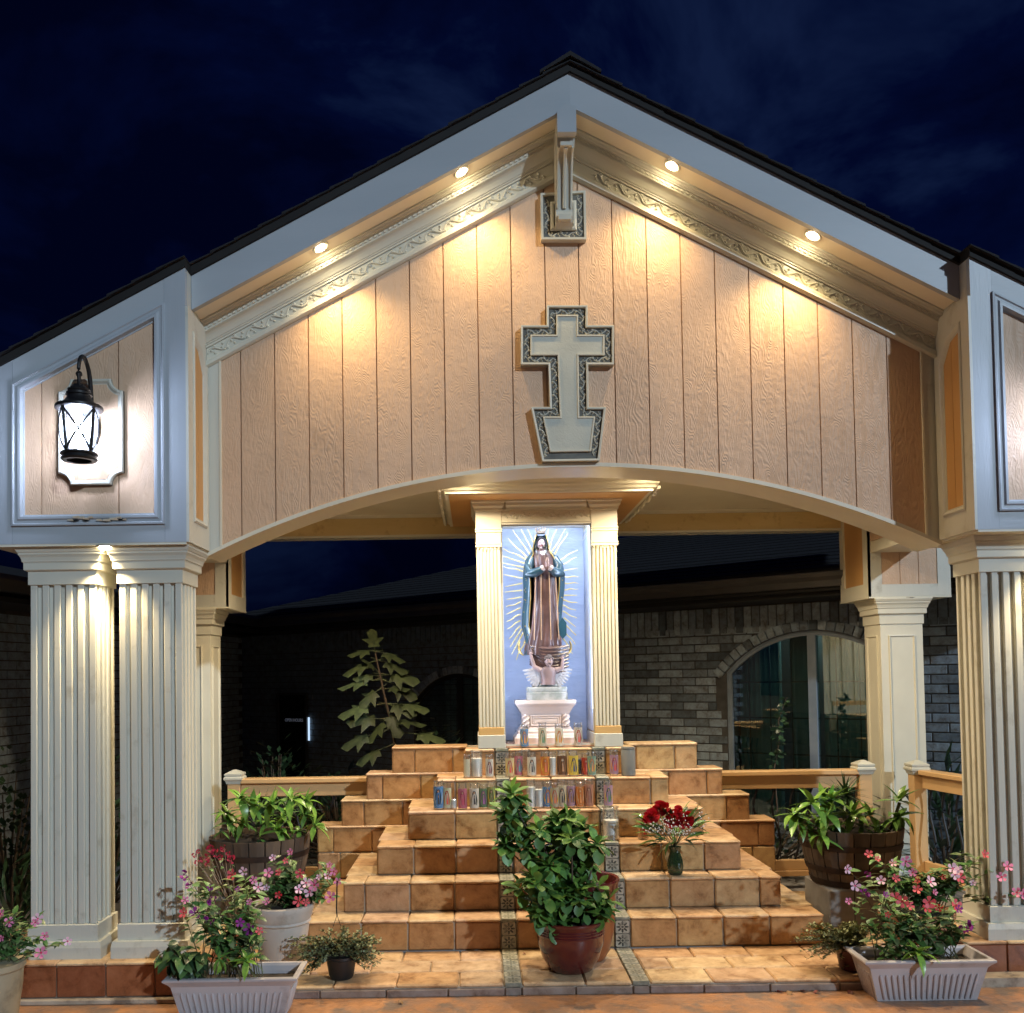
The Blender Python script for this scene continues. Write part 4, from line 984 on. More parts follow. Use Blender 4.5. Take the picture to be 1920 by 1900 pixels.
for k in range(16):
    a = random.uniform(0, 6.28); r_ = random.uniform(.2, 1); m.ell((bxc + .10 * r_ * math.cos(a), YS + .05 * r_ * math.sin(a), ZS(1285)), (.04, .035, .022), 8, 5)
m.build('cloud', BASEM, st, smooth=True)
# gown: outline half-widths per height, folded
gown = [(1228, 1016, 30), (1215, 1018, 32), (1200, 1020, 30), (1180, 1022, 27), (1150, 1023, 25), (1120, 1023, 23), (1095, 1022, 21), (1075, 1021, 20), (1060, 1020, 21), (1045, 1018, 20), (1035, 1017, 15), (1029, 1015, 7)]
rings = []
for i, (y, cx, hw_) in enumerate(gown):
    t_ = i / len(gown); hw_m = hw_ / 271
    fold = lambda a, t_=t_, i=i: 1 + (.09 * (1 - t_) + .02) * math.sin(9 * a + 1.2 * math.sin(i * .6)) + .03 * math.sin(17 * a + i)
    rings.append(oval(XSx(cx, y), YS - .012, ZS(y), hw_m, hw_m * .62 + .012, 72, fold))
m = MB(); m.loft(rings); gw = m.build('gown', ROBE, st, smooth=60)
# hem swirling over the angel
m = MB()
for k in range(9):
    pts = []
    for i in range(14):
        u = i / 13; px = 993 + 72 * u; py = 1212 + 5 * k * .8 + 14 * math.sin(math.pi * u) * (.4 + .12 * k) + (18 * u * u * (k / 8))
        pts.append((XSx(px, py), YS - .075 - .018 * math.sin(math.pi * u) + .006 * k, ZS(py)))
    m.tube(pts, [.006 + .010 * math.sin(math.pi * (i + .5) / 14) for i in range(14)], 6)
m.build('hem_folds', ROBE, gw, smooth=True)
m = MB()
for k, (xa, xb) in enumerate(((1003, 1000), (1013, 1013), (1028, 1031), (1040, 1046))):
    pts = [(XSx(xa + (xb - xa) * i / 9, 1075 + 14 * i), YS - .012 - (.60 * (21 + i * 1.0) / 271 + .017) * math.cos((xa - 1021) / 40), ZS(1075 + 14 * i)) for i in range(10)]
    m.tube(pts, .0035, 5)
m.build('gilt_lines', pm('dull_gilt', (.42, .27, .16), rough=.35), gw)
# mantle: open shell behind and at the sides, from the crown of the head to the ankles
mant = [(1003, 1014, 9, .050, .9), (1008, 1014, 12, .062, 1.0), (1020, 1014, 14.5, .066, 1.0), (1032, 1014, 17, .066, 1.0), (1040, 1016, 24, .066, 1.0), (1050, 1017, 32, .07, 1.0), (1065, 1019, 37, .078, 1.0), (1085, 1020, 39, .082, 1.0), (1105, 1020, 38, .078, 1.0), (1125, 1019, 37, .074, 1.0), (1150, 1017, 37, .072, 1.0), (1175, 1016, 37, .07, 1.0), (1195, 1017, 33, .066, 1.0), (1212, 1016, 28, .06, 1.0), (1228, 1008, 26, .05, 1.0)]
def shell(inner):
    out = []
    for i, (y, cx, hw_, dp, o) in enumerate(mant):
        row = []; n = 40
        half = R(66) if y < 1036 else R(44)
        for k in range(n + 1):
            a = -math.pi / 2 + half + (2 * math.pi - 2 * half) * k / n
            f = 1 + .035 * math.sin(a * 11 + i * .5) * (y > 1040)
            q = (hw_ / 271) * f - (.006 if inner else 0)
            row.append((XSx(cx, y) + q * math.cos(a), YS + .004 + (dp * f - (.006 if inner else 0)) * math.sin(a), ZS(y)))
        out.append(row)
    return out
m = MB(); A, B_ = shell(False), shell(True); n = len(A[0]); rings = [a + b_[::-1] for a, b_ in zip(A, B_)]; m.loft(rings); mt_ = m.build('mantle', MANT, st, smooth=60)
m = MB()
for k in (0, -1): m.tube([Vector(a[k]) + Vector((0, -.001, 0)) for a in A], .0042, 6)
m.build('mantle_trim', GOLDT, mt_, smooth=True)
m = MB()
for k in range(26):
    i = random.randint(4, len(A) - 2); j = random.choice([2, 3, 4, 5, n - 3, n - 4, n - 5, n - 6]); c = Vector(A[i][j]); c += Vector((0, -.002, random.uniform(-.02, .02)))
    ring = [c + Vector((.006 * (1 if q % 2 else .4) * math.cos(q * math.pi / 5), -.002, .006 * (1 if q % 2 else .4) * math.sin(q * math.pi / 5))) for q in range(10)]; m.add(ring, [tuple(range(10))])
m.build('gold_stars', GOLDT, mt_, kind='stuff')
# lifted corner of the mantle over the right arm
m = MB(); cor = [(1052, 1160), (1060, 1170), (1060, 1192), (1053, 1200), (1046, 1190), (1045, 1172)]
m.prism([(XSx(a, b_), ZS(b_)) for a, b_ in cor][::-1], YS - .085, YS - .075); m.build('mantle_fold', MANT, mt_)
# arms with sleeves, praying hands with five fingers each
for s_ in (-1, 1):
    sh = Vector((XSx(1018 + s_ * 21, 1047), YS - .02, ZS(1047))); elb = Vector((XSx(1020 + s_ * 29, 1078), YS - .055, ZS(1078))); wr = Vector((XSx(1023 + s_ * 7, 1070), YS - .105, ZS(1070)))
    m = MB(); m.tube([sh, sh.lerp(elb, .5) + Vector((s_ * .01, 0, 0)), elb, elb.lerp(wr, .45) - Vector((0, 0, .006)), wr], [.026, .034, .036, .032, .024], 12); m.build('sleeve', MANT, st, smooth=True)
    m = MB(); m.tube([wr - Vector((s_ * -.01, 0, .0)), wr + Vector((-s_ * .008, -.004, .008))], [.023, .021], 12); m.build('cuff', WHT, st, smooth=True)
    pal = Vector((XSx(1023.5 + s_ * 1.9, 1062), YS - .118, ZS(1062)))
    m = MB(); m.ell(pal, (.0075, .014, .022), 8, 6)
    for f in range(4):
        b0 = pal + Vector((0, -.010 + f * .0062, .016)); L_ = (.026, .031, .029, .022)[f]
        m.tube([b0, b0 + Vector((-s_ * .001, 0, L_ * .5)), b0 + Vector((-s_ * .004, .001, L_))], [.0036, .0033, .0026], 6)
    b0 = pal + Vector((0, .010, .0)); m.tube([b0, b0 + Vector((0, .006, .012)), b0 + Vector((-s_ * .002, .007, .022))], [.0042, .0038, .003], 6)
    m.build('hand', SKIN, st, smooth=True)
m = MB(); m.ell((XSx(1016, 1042), YS - .048, ZS(1043)), (.028, .020, .022), 12, 8); m.build('collar', WHT, st, smooth=True)
# head, tilted a little; face modelled on it
hc = Vector((XSx(1013.5, 1019), YS - .040, ZS(1019.5)))
m = MB(); rt = Euler((R(8), R(6), R(6))).to_matrix()
m.ell(hc, (.030, .034, .041), 20, 16, rt)
def fe(p, r, k=6): m.ell(hc + rt @ Vector(p), r, 8, k, rt)
fe((0, -.037, -.004), (.0045, .006, .010)); fe((0, -.037, -.010), (.006, .005, .0035)); fe((0, -.026, -.034), (.010, .010, .009))
for s_ in (-1, 1):
    fe((s_ * .012, -.029, -.012), (.009, .007, .010)); fe((s_ * .0115, -.0315, .005), (.0075, .003, .0035)); fe((s_ * .029, 0, -.002), (.004, .008, .011))
m.tube([hc + Vector((0, .008, -.03)), hc + Vector((.003, .012, -.068))], [.016, .019], 12)
hd_ = m.build('head', SKIN, st, smooth=True)
m = MB()
for s_ in (-1, 1):
    m.ell(hc + rt @ Vector((s_ * .0115, -.0325, .0035)), (.0055, .003, .0016), 8, 4, rt); m.tube([hc + rt @ Vector((s_ * q, -.0335 + q * .25, .012 + .002 * math.sin(q * 200))) for q in (.006, .012, .018)], .0011, 5)
m.build('eyes_and_brows', HAIR, hd_)
m = MB(); m.ell(hc + rt @ Vector((0, -.0355, -.020)), (.0065, .003, .0024), 8, 4, rt); m.build('lips', pm('lip_paint', (.42, .12, .12)), hd_)
m = MB()
for s_ in (-1, 1):
    m.tube([hc + rt @ Vector((0, -.024, .036)), hc + rt @ Vector((s_ * .018, -.022, .026)), hc + rt @ Vector((s_ * .029, -.014, .004)), hc + Vector((s_ * .031, -.004, -.025)), hc + Vector((s_ * .036, -.010, -.058)), hc + Vector((s_ * .034, -.022, -.085))], [.006, .009, .008, .008, .009, .005], 8)
m.build('hair', HAIR, hd_, smooth=True)
m = MB(); cz = ZS(1002)
m.lathe([(.030, 0), (.033, .004), (.030, .008), (.032, .016)], (hc.x, hc.y + .012, cz), 20)
for k in range(10):
    a = 2 * math.pi * k / 10; b0 = Vector((hc.x + .031 * math.cos(a), hc.y + .012 + .031 * math.sin(a), cz + .014))
    o = Vector((math.cos(a), math.sin(a), 0)); m.tube([b0, b0 + o * .006 + Vector((0, 0, .014)), b0 + o * .003 + Vector((0, 0, .028))], [.003, .0025, .001], 5); m.ell(b0 + o * .005 + Vector((0, 0, .022)), (.0045, .0045, .0045), 6, 4)
m.build('crown', pm('dull_crown_gold', (.36, .27, .20), rough=.35, metal=.5), st, smooth=True)
# golden rays
rays = []
def ray(x0, y0, x1, y1):
    a, b_ = Vector((XSx(x0, y0), YS + .05, ZS(y0))), Vector((XSx(x1, y1), YS + .055, ZS(y1)))
    d = b_ - a; nn = Vector((-d.z, 0, d.x)).normalized(); k = random.choice((0, 1)); N = 9; pts = []
    for i in range(N):
        u = i / (N - 1); pts.append(a + d * u + nn * ((.0032 * math.sin(u * 8 + x0) * k) if k else 0))
    m = MB(); m.tube(pts, [.0068 - .0040 * i / (N - 1) for i in range(N)], 6); m.build('ray', GOLD, st, smooth=True)
for q in ((1000, 1045, 961, 990), (1003, 1038, 978, 990), (1008, 1030, 990, 989), (1022, 1028, 1030, 989), (1027, 1034, 1045, 989), (1031, 1042, 1062, 990), (1034, 1048, 1066, 998), (995, 1050, 952, 1006),
          (988, 1047, 944, 1026), (984, 1054, 943, 1040), (983, 1062, 943, 1053), (982, 1069, 945, 1060), (982, 1083, 945, 1075), (980, 1092, 948, 1098), (980, 1105, 947, 1108), (979, 1118, 951, 1122), (978, 1128, 950, 1136), (977, 1138, 950, 1150), (976, 1150, 951, 1164), (976, 1162, 952, 1178), (976, 1172, 955, 1197), (979, 1178, 957, 1212), (982, 1185, 960, 1226), (986, 1200, 968, 1236),
          (1046, 1052, 1084, 1030), (1051, 1060, 1083, 1044), (1054, 1070, 1084, 1065), (1058, 1081, 1086, 1081), (1058, 1093, 1086, 1093), (1060, 1105, 1086, 1104), (1059, 1116, 1084, 1116), (1056, 1125, 1084, 1131), (1056, 1135, 1081, 1145), (1056, 1146, 1083, 1160), (1058, 1158, 1081, 1176), (1060, 1170, 1082, 1192), (1058, 1182, 1081, 1209), (1054, 1192, 1075, 1227)):
    ray(*q)
for s_, xa in ((-1, 979), (1, 1063)):
    pts = []
    for i in range(12):
        a = R(-75 + 115 * i / 11); pts.append((XSx(1021, 1205) + s_ * (.135 + .045 * math.cos(a)) , YS - .03, ZS(1222) + .11 * (math.sin(a) + .55) * .55))
    m = MB(); m.tube(pts, [.0085 * math.sin(math.pi * (i + .8) / 13) + .001 for i in range(12)], 8); m.build('crescent_horn', GOLDT, st, smooth=True)
# angel
AX = XSx(1026, 1250)
m = MB(); sk = [((AX, YS - .07, ZS(1268)), .038), ((AX, YS - .07, ZS(1256)), .046), ((AX, YS - .075, ZS(1248)), .030)]
m.loft([oval(AX, YS - .055, ZS(1284), .050, .035, 20), oval(AX, YS - .06, ZS(1272), .046, .036, 20), oval(AX, YS - .065, ZS(1262), .056, .036, 20), oval(AX, YS - .07, ZS(1255), .062, .030, 20), oval(AX, YS - .075, ZS(1250), .022, .02, 20)])
ab = m.build('angel_torso', pm('angel_tunic', (.30, .20, .18), (.22, .15, .14), 14, .4), st, smooth=50)
for s_ in (-1, 1):
    sh = Vector((AX + s_ * .05, YS - .07, ZS(1257))); el_ = Vector((AX + s_ * .095, YS - .075, ZS(1253 if s_ > 0 else 1250))); ha = Vector((AX + s_ * (.100 if s_ > 0 else .118), YS - .085, ZS(1238 if s_ > 0 else 1228)))
    m = MB(); m.tube([sh, el_, el_.lerp(ha, .9), ha], [.021, .016, .011, .011], 10); m.ell(ha + Vector((0, 0, .008)), (.011, .009, .013), 8, 6)
    for f in range(4): m.tube([ha + Vector((-.008 + f * .005, 0, .014)), ha + Vector((-.009 + f * .006, -.004, .026)), ha + Vector((-.006 + f * .004, -.010, .032))], [.003, .0028, .002], 5)
    m.tube([ha + Vector((s_ * -.010, 0, .004)), ha + Vector((s_ * -.017, -.003, .014))], [.0035, .0025], 5)
    m.build('angel_arm', SKIN, st, smooth=True)
    # wing: three tiers of feathers fanning out and down
    wg = MB()
    for tier, (nf, L_, w_) in enumerate(((7, .135, .016), (6, .095, .015), (5, .06, .014))):
        for k in range(nf):
            a = R(-10 - 62 * k / (nf - 1)) + R(8 * (1 - tier * .4)); rt_ = Vector((AX + s_ * (.035 + .01 * k / nf), YS - .04 - tier * .007, ZS(1256 + 2.4 * k)))
            d = Vector((s_ * math.cos(a), 0, math.sin(a) * .75)); tip = rt_ + d * L_ * (1 - .30 * k / nf)
            wg.tube([rt_, rt_.lerp(tip, .5), tip], [w_ * .6, w_, w_ * .35], 6, flat=-.35)
    wg.build('angel_wing', WING, st, smooth=True)
ah = Vector((XSx(1027, 1240), YS - .098, ZS(1241))); rt = Euler((R(-6), 0, R(0))).to_matrix()
m = MB(); m.ell(ah, (.027, .028, .034), 16, 12, rt); m.ell(ah + Vector((0, -.030, -.004)), (.004, .005, .008), 6, 5); m.ell(ah + Vector((0, -.022, -.028)), (.008, .008, .007), 6, 5)
for s_ in (-1, 1): m.ell(ah + Vector((s_ * .011, -.024, -.010)), (.009, .006, .009), 8, 6); m.ell(ah + Vector((s_ * .026, 0, -.002)), (.004, .007, .009), 6, 5)
m.tube([ah + Vector((0, .01, -.02)), ah + Vector((0, .02, -.05))], .015, 10)
ahd = m.build('angel_head', SKIN, st, smooth=True)
m = MB()
for k in range(26):
    a = random.uniform(0, 6.28); b_ = random.uniform(.1, 1.35); p_ = Vector((.029 * math.sin(b_) * math.cos(a), .030 * math.sin(b_) * math.sin(a) + .006, .036 * math.cos(b_) + .004))
    if p_.y < -.012 and p_.z < .020: continue
    m.ell(ah + p_, (.011, .011, .010), 6, 5)
m.build('angel_hair', pm('grey_brown_hair_paint', (.12, .10, .10), rough=.35), ahd, smooth=True)
m = MB()
for s_ in (-1, 1): m.ell(ah + Vector((s_ * .010, -.0265, .004)), (.0045, .003, .0018), 6, 4); m.tube([ah + Vector((s_ * q, -.0285 + q * .2, .011)) for q in (.005, .010, .015)], .001, 4)
m.ell(ah + Vector((0, -.0275, -.0165)), (.0055, .003, .002), 6, 4); m.build('eyes_and_mouth', HAIR, ahd)

# ================================================================== candles
WAX = pm('white_wax', (0.78, 0.77, 0.72), (0.72, 0.70, 0.64), 10, .5)
WAXO = pm('amber_wax', (0.62, 0.30, 0.12), rough=.5); WAXP = pm('pink_wax', (0.62, 0.28, 0.34), rough=.5); WAXG = pm('burnt_wax', (0.06, 0.05, 0.045), rough=.6)
SMOK = glassy('smoked_glass', (.55, .55, .53), gl=.12, body=.45, bodyc=(.38, .38, .36))
LC = {}
def lc(c):
    if c not in LC:
        m_, t_, b_ = newmat('printed_colour'); b_.inputs['Base Color'].default_value = (*[x * .75 for x in c], 1); b_.inputs['Roughness'].default_value = .35; LC[c] = m_
    return LC[c]
def arcpatch(m, cx, cy, r, pts, z0):
    """flat outline (angle u in metres, height v) wrapped on the jar front"""
    m.add([(cx + r * math.sin(u / r), cy - r * math.cos(u / r), z0 + v) for u, v in pts], [tuple(range(len(pts)))])
CAND = 0
def candle(px, Y, zt, r, h, label, style='print', wax=WAX, fill=.8, cols=None, name='glass_candle', grp='votive candles in glass jars on the shrine steps', cat='candle', glass=None, fx=None):
    r *= 1.1; c = Vector((PX(px, 1480 - 150 * (zt > .9), Y), Y, zt + .0015)); t = thing(name, c, label, cat, grp); h *= random.uniform(.93, 1.05)
    loc = Vector((0, 0, 0)); N = 18
    g_ = MB(); g_.lathe([(r * .92, 0), (r, .004), (r, h * .86), (r * .90, h * .91), (r * .90, h * .93), (r * .98, h * .945), (r * .98, h), (r * .9, h), (r * .84, h * .93), (r * .92, h * .85), (r * .92, .008), (.0001, .007)], loc, N)
    g_.build('jar', glass or GLASS, t, smooth=True, local=True)
    if fill > 0:
        wx = MB(); wx.lathe([(r * .88, .009), (r * .89, h * fill * .86), (r * .7, h * fill * .88), (.0001, h * fill * .865)], loc, N); wx.build('wax', wax, t, smooth=True, local=True)
        wk = MB(); wk.tube([(0, 0, h * fill * .86), (.001, 0, h * fill * .86 + .012)], .0012, 5); wk.build('wick', HAIR, t, local=True)
    if style == 'print':
        bgc, halo, robe, face, foot = cols
        L = MB(); a = r * 1.25; z0, z1 = h * .07, h * .80; rr = r * 1.012
        K = 8
        L.add([(rr * math.sin((-a + 2 * a * i / K) / r), -rr * math.cos((-a + 2 * a * i / K) / r), z) for z in (z0, z1) for i in range(K + 1)], [(i, i + 1, i + K + 2, i + K + 1) for i in range(K)])
        def arc(poly, rad): arcpatch(L, 0, 0, rad, poly, 0)
        L.cur = 1; arc([(r * .95 * math.cos(q * .6283 * .5), h * .46 + h * .33 * math.sin(q * .6283 * .5)) for q in range(20)], rr + .0006)
        L.cur = 2; arc([(-r * .6, h * .17), (r * .55, h * .17), (r * .66, h * .36), (r * .46, h * .57), (r * .24, h * .70), (-r * .24, h * .70), (-r * .46, h * .57), (-r * .70, h * .34)], rr + .0012)
        L.cur = 3; arc([(r * .20 * math.cos(q * .785), h * .635 + r * .24 * math.sin(q * .785)) for q in range(8)], rr + .0018)
        arc([(-r * .08, h * .43), (r * .08, h * .43), (r * .05, h * .50), (-r * .05, h * .50)], rr + .0018)
        L.cur = 4; arc([(-r * .9, h * .075), (r * .9, h * .075), (r * .9, h * .16), (-r * .9, h * .16)], rr + .0006)
        L.cur = 5; arc([(-r * .10, h * .20), (r * .32, h * .20), (r * .10, h * .55), (-r * .05, h * .55)], rr + .0018)
        L.build('printed_label', [lc(bgc), lc(halo), lc(robe), lc(face), lc(foot), lc(tuple(min(1, x * 1.8 + .05) for x in robe))], t, local=True)
    elif style == 'plain_label':
        L = MB(); rr = r * 1.012; K = 6; a = r * 1.0
        L.add([(rr * math.sin((-a + 2 * a * i / K) / r), -rr * math.cos((-a + 2 * a * i / K) / r), z) for z in (h * .1, h * .8) for i in range(K + 1)], [(i, i + 1, i + K + 2, i + K + 1) for i in range(K)])
        L.cur = 1
        for q in range(9): arcpatch(L, 0, 0, rr + .0006, [(-a * .7, h * (.2 + q * .06)), (a * (.3 + .4 * ((q * 7) % 5) / 5), h * (.2 + q * .06)), (a * (.3 + .4 * ((q * 7) % 5) / 5), h * (.215 + q * .06)), (-a * .7, h * (.215 + q * .06))], 0)
        L.build('printed_label', [lc((.62, .58, .42)), lc((.25, .22, .18))], t, local=True)
    return t
cy_, cg, co_, cbk, crd, cwh, cfl = (.75, .55, .08), (.05, .16, .08), (.62, .20, .04), (.015, .015, .015), (.45, .04, .03), (.7, .66, .58), (.55, .34, .22)
cblu, cbr, cpk, cor_, ctq = (.10, .25, .50), (.16, .07, .03), (.55, .15, .22), (.72, .38, .12), (.05, .22, .24)
z6, z5, z4, z3, z2 = (step_geo(k)[2] for k in (6, 5, 4, 3, 2))
# top row, in front of the niche
for px, lab, cols in ((982, 'printed glass candle with a yellow robe streak, leftmost of the four at the pedestal', (cblu, cy_, (.5, .2, .03), cfl, co_)),
                      (1016, 'printed glass candle with dark green robed figure, second from left at the pedestal', ((.6, .55, .45), (.55, .45, .2), cg, cfl, (.45, .1, .12))),
                      (1047, 'printed glass candle with orange figure in a gold oval, third from left at the pedestal', (cwh, cy_, co_, cfl, co_)),
                      (1083, 'printed glass candle with red figure under a green cloak, rightmost at the pedestal', ((.66, .58, .52), (.12, .2, .08), crd, cfl, cbr))):
    candle(px, 6.235, z6, .026, .166, lab, cols=cols, fill=.8)
# middle row on the fifth step
row2 = [(874, .022, .150, 'narrow jar candle with a cream text label, far left of the middle row', 'plain_label', None, WAX, .78),
        (892, .036, .175, 'fat plain white jar candle near the left end of the middle row', 'none', None, WAX, .80),
        (916, .024, .158, 'clear jar candle printed with a dark red and black figure, beside the fat white candle', 'print', (cwh, (.4, .35, .3), (.16, .03, .05), cfl, cwh), WAX, .3),
        (954, .027, .160, 'red and gold printed candle, left of the tight pair in the middle row', 'print', ((.62, .5, .3), cy_, crd, cfl, crd), WAXO, .8),
        (971, .025, .158, 'pink printed candle with dark robe, right of the tight pair in the middle row', 'print', (cpk, (.6, .5, .35), ctq, cfl, cpk), WAX, .8),
        (984, .029, .178, 'tall empty amber stained jar candle standing behind the middle row', 'none', None, WAXO, .25),
        (995, .027, .168, 'jar candle with small black cloaked figure on a white label', 'print', (cwh, (.55, .6, .5), cbk, cfl, cwh), WAX, .8),
        (1020, .028, .164, 'orange printed candle with a gold oval halo, left of the narrow white one', 'print', (co_, cy_, (.5, .12, .05), cfl, crd), WAXO, .8),
        (1034, .024, .170, 'narrow plain white candle in the middle of the middle row', 'none', None, WAX, .86),
        (1052, .031, .178, 'tall printed jar with a brown bearded figure', 'print', (cbr, (.20, .10, .05), (.30, .15, .07), (.6, .5, .4), cwh), WAX, .85),
        (1073, .029, .168, 'yellow printed candle with a saint in white and dark blue', 'print', (cy_, (.66, .5, .2), (.03, .04, .10), cfl, (.1, .25, .15)), WAX, .84),
        (1086, .020, .150, 'slim dark blue candle partly behind the yellow printed one', 'none', None, pm('blue_wax', (.04, .10, .20), rough=.4), .85),
        (1096, .026, .158, 'red printed candle with an orange robed figure, near the right of the middle row', 'print', (crd, co_, (.42, .08, .05), cfl, cwh), WAXO, .8),
        (1107, .026, .160, 'printed candle with gold halo and orange robe, next to the right flower tiles', 'print', ((.2, .35, .3), cy_, co_, cfl, cwh), WAX, .8),
        (1149, .026, .160, 'lilac printed candle alone right of the patterned tiles', 'print', ((.42, .25, .36), cor_, crd, cfl, cy_), WAX, .8)]
for i, (px, r, h, lab, sty, cols, wx, fl) in enumerate(row2):
    candle(px, 6.075 + (.045 if px in (984, 1086, 971) else 0) + .012 * math.sin(i * 2.3), z5, r, h, lab, sty, wx, fl, cols)
candle(1176, 6.07, z5, .042, .195, 'wide sooty jar with blackened rim at the right end of the middle row', 'none', WAX, .42, glass=SMOK)
# bottom row on the fourth step
row1 = [(822, .029, .180, 'candle with a black figure on blue sky label, far left of the bottom row', 'print', (cblu, (.5, .6, .7), cbk, cfl, cwh), WAX, .85),
        (838, .026, .178, 'candle with a yellow curve on its label, second from left in the bottom row', 'print', ((.6, .6, .42), cy_, crd, cfl, co_), WAX, .8),
        (867, .026, .176, 'red and pink printed candle standing apart in the bottom row', 'print', (cpk, (.5, .3, .25), (.35, .04, .07), cfl, cpk), WAXP, .8),
        (889, .028, .176, 'candle with black robed saint on a white label in the bottom row', 'print', (cwh, (.6, .55, .4), cbk, cfl, (.1, .25, .2)), WAX, .84),
        (906, .026, .172, 'candle with purple and green scene on its label in the bottom row', 'print', ((.15, .25, .12), (.3, .35, .2), (.3, .08, .25), cfl, cbk), WAX, .8),
        (921, .024, .170, 'dark green printed candle beside the tall shrub top', 'print', ((.25, .3, .12), cy_, (.12, .10, .03), cfl, cwh), WAX, .8),
        (995, .026, .176, 'frosted white candle right behind the shrub in the bottom row', 'none', None, WAX, .84),
        (1010, .030, .178, 'fat plain white candle in the bottom row, right of the shrub', 'none', None, WAX, .80),
        (1026, .027, .176, 'orange robed figure candle with blue background, left of a matching pair', 'print', (cblu, cy_, co_, cfl, crd), WAX, .8),
        (1039, .027, .174, 'orange robed figure candle, right of the matching pair in the bottom row', 'print', ((.45, .4, .3), cy_, (.55, .12, .04), cfl, crd), WAXO, .8),
        (1053, .028, .180, 'candle with black cloaked saint on cream label in the bottom row', 'print', ((.66, .55, .38), (.7, .5, .15), cbk, cfl, cwh), WAX, .84),
        (1070, .028, .176, 'candle with brown robe and wide gold halo in the bottom row', 'print', ((.45, .28, .38), cor_, cbr, cfl, co_), WAX, .84),
        (1087, .025, .174, 'plain orange striped candle in the bottom row', 'print', (co_, (.72, .5, .3), (.66, .2, .05), (.7, .5, .3), cwh), WAXO, .84),
        (1103, .028, .176, 'reddish brown printed candle near the patterned tiles in the bottom row', 'print', ((.5, .22, .14), (.55, .35, .2), (.22, .08, .05), cfl, cor_), WAXO, .8),
        (1140, .026, .180, 'lilac candle with a yellow edged label, right end of the bottom row', 'print', ((.5, .3, .45), cy_, cg, cfl, cwh), WAXP, .8)]
for i, (px, r, h, lab, sty, cols, wx, fl) in enumerate(row1):
    candle(px, 5.895 + .012 * math.sin(i * 1.9), z4, r, h, lab, sty, wx, fl, cols)
t = candle(850, 5.90, z4, .020, .075, 'small white votive candle stub in the bottom row', 'none', WAX, .9, name='small_candle')
candle(1144, 5.735, z3, .048, .215, 'large jar candle half full of white wax on the third step', 'none', WAX, .68)
candle(1204, 5.75, z3, .030, .150, 'printed candle half hidden behind the rose bouquet', 'print', WAX, .7, ((.6, .35, .2), cor_, crd, cfl, co_))
candle(1012 + 196, 5.99 + .0, z5 - .0, .001, .001, 'x') if False else None
# ================================================================== plants, pots and flowers
def leafmat(name, c1, c2, rough=.38, trans=0.0):
    m = pm(name, c1, c2, 30, rough, .25, 120, rand=.38, dist=.001)
    return m
G_SHRUB = leafmat('glossy_green_leaf', (0.19, 0.36, 0.06), (0.12, 0.25, 0.045), .45)
G_SHRUBD = leafmat('deep_green_leaf', (0.11, 0.24, 0.055), (0.07, 0.17, 0.045), .45)
G_VINCA = leafmat('mid_green_leaf', (0.12, 0.22, 0.065), (0.085, 0.165, 0.05))
G_VARI = leafmat('pale_edged_leaf', (0.27, 0.32, 0.15), (0.15, 0.22, 0.08))
G_LIME = leafmat('lime_strap_leaf', (0.22, 0.38, 0.06), (0.13, 0.27, 0.04), .32)
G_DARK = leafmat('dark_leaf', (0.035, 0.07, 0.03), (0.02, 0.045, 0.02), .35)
G_YUC = leafmat('grey_green_spike_leaf', (0.07, 0.14, 0.05), (0.05, 0.10, 0.04), .4)
G_THY = leafmat('olive_tiny_leaf', (0.24, 0.26, 0.12), (0.15, 0.165, 0.07), .5)
G_FIG = leafmat('fig_leaf', (0.06, 0.08, 0.028), (0.032, 0.045, 0.018), .6)
STEM = pm('green_brown_stem', (0.09, 0.10, 0.04), (0.10, 0.07, 0.035), 20, .6)
WOODST = pm('woody_stem', (0.10, 0.07, 0.045), (0.06, 0.04, 0.03), 20, .75)
SOIL = pm('potting_soil', (0.035, 0.024, 0.016), (0.02, 0.014, 0.01), 30, .95, .8, 60, dist=.006)
def leafmesh(name, L, W, prof, mat, curl=.25, fold=.18, seg=6, wave=0.0):
    vs = []; rows = seg + 1
    for i in range(rows):
        t = i / seg; w_ = max(.0006, W * prof(t)); a = curl * t
        x = L * (math.sin(a) / curl if abs(curl) > 1e-3 else t); z = -L * (1 - math.cos(a)) / curl if abs(curl) > 1e-3 else 0
        up = fold * w_ + wave * W * math.sin(t * 9)
        vs += [(x, -w_, z + up), (x, 0, z), (x, w_, z + up)]
    fs = []
    for i in range(seg):
        for k in range(2):
            a = i * 3 + k; fs.append((a, a + 1, a + 4, a + 3))
    m = MB(); m.add(vs, fs); return m.mesh(name, mat, smooth=True)
obov = lambda t: .08 + .92 * (math.sin(math.pi * min(1, t ** 1.5)) ** .8 if t < .98 else .0) if t > 0 else .08
lanc = lambda t: math.sin(math.pi * min(.999, max(.001, t ** .8))) ** .9
strap = lambda t: (.55 + .45 * math.sin(math.pi * min(1, t * 1.15))) * (1 - t ** 5)
spike = lambda t: (1 - t) ** .7 * (.7 + .3 * math.sin(math.pi * t))
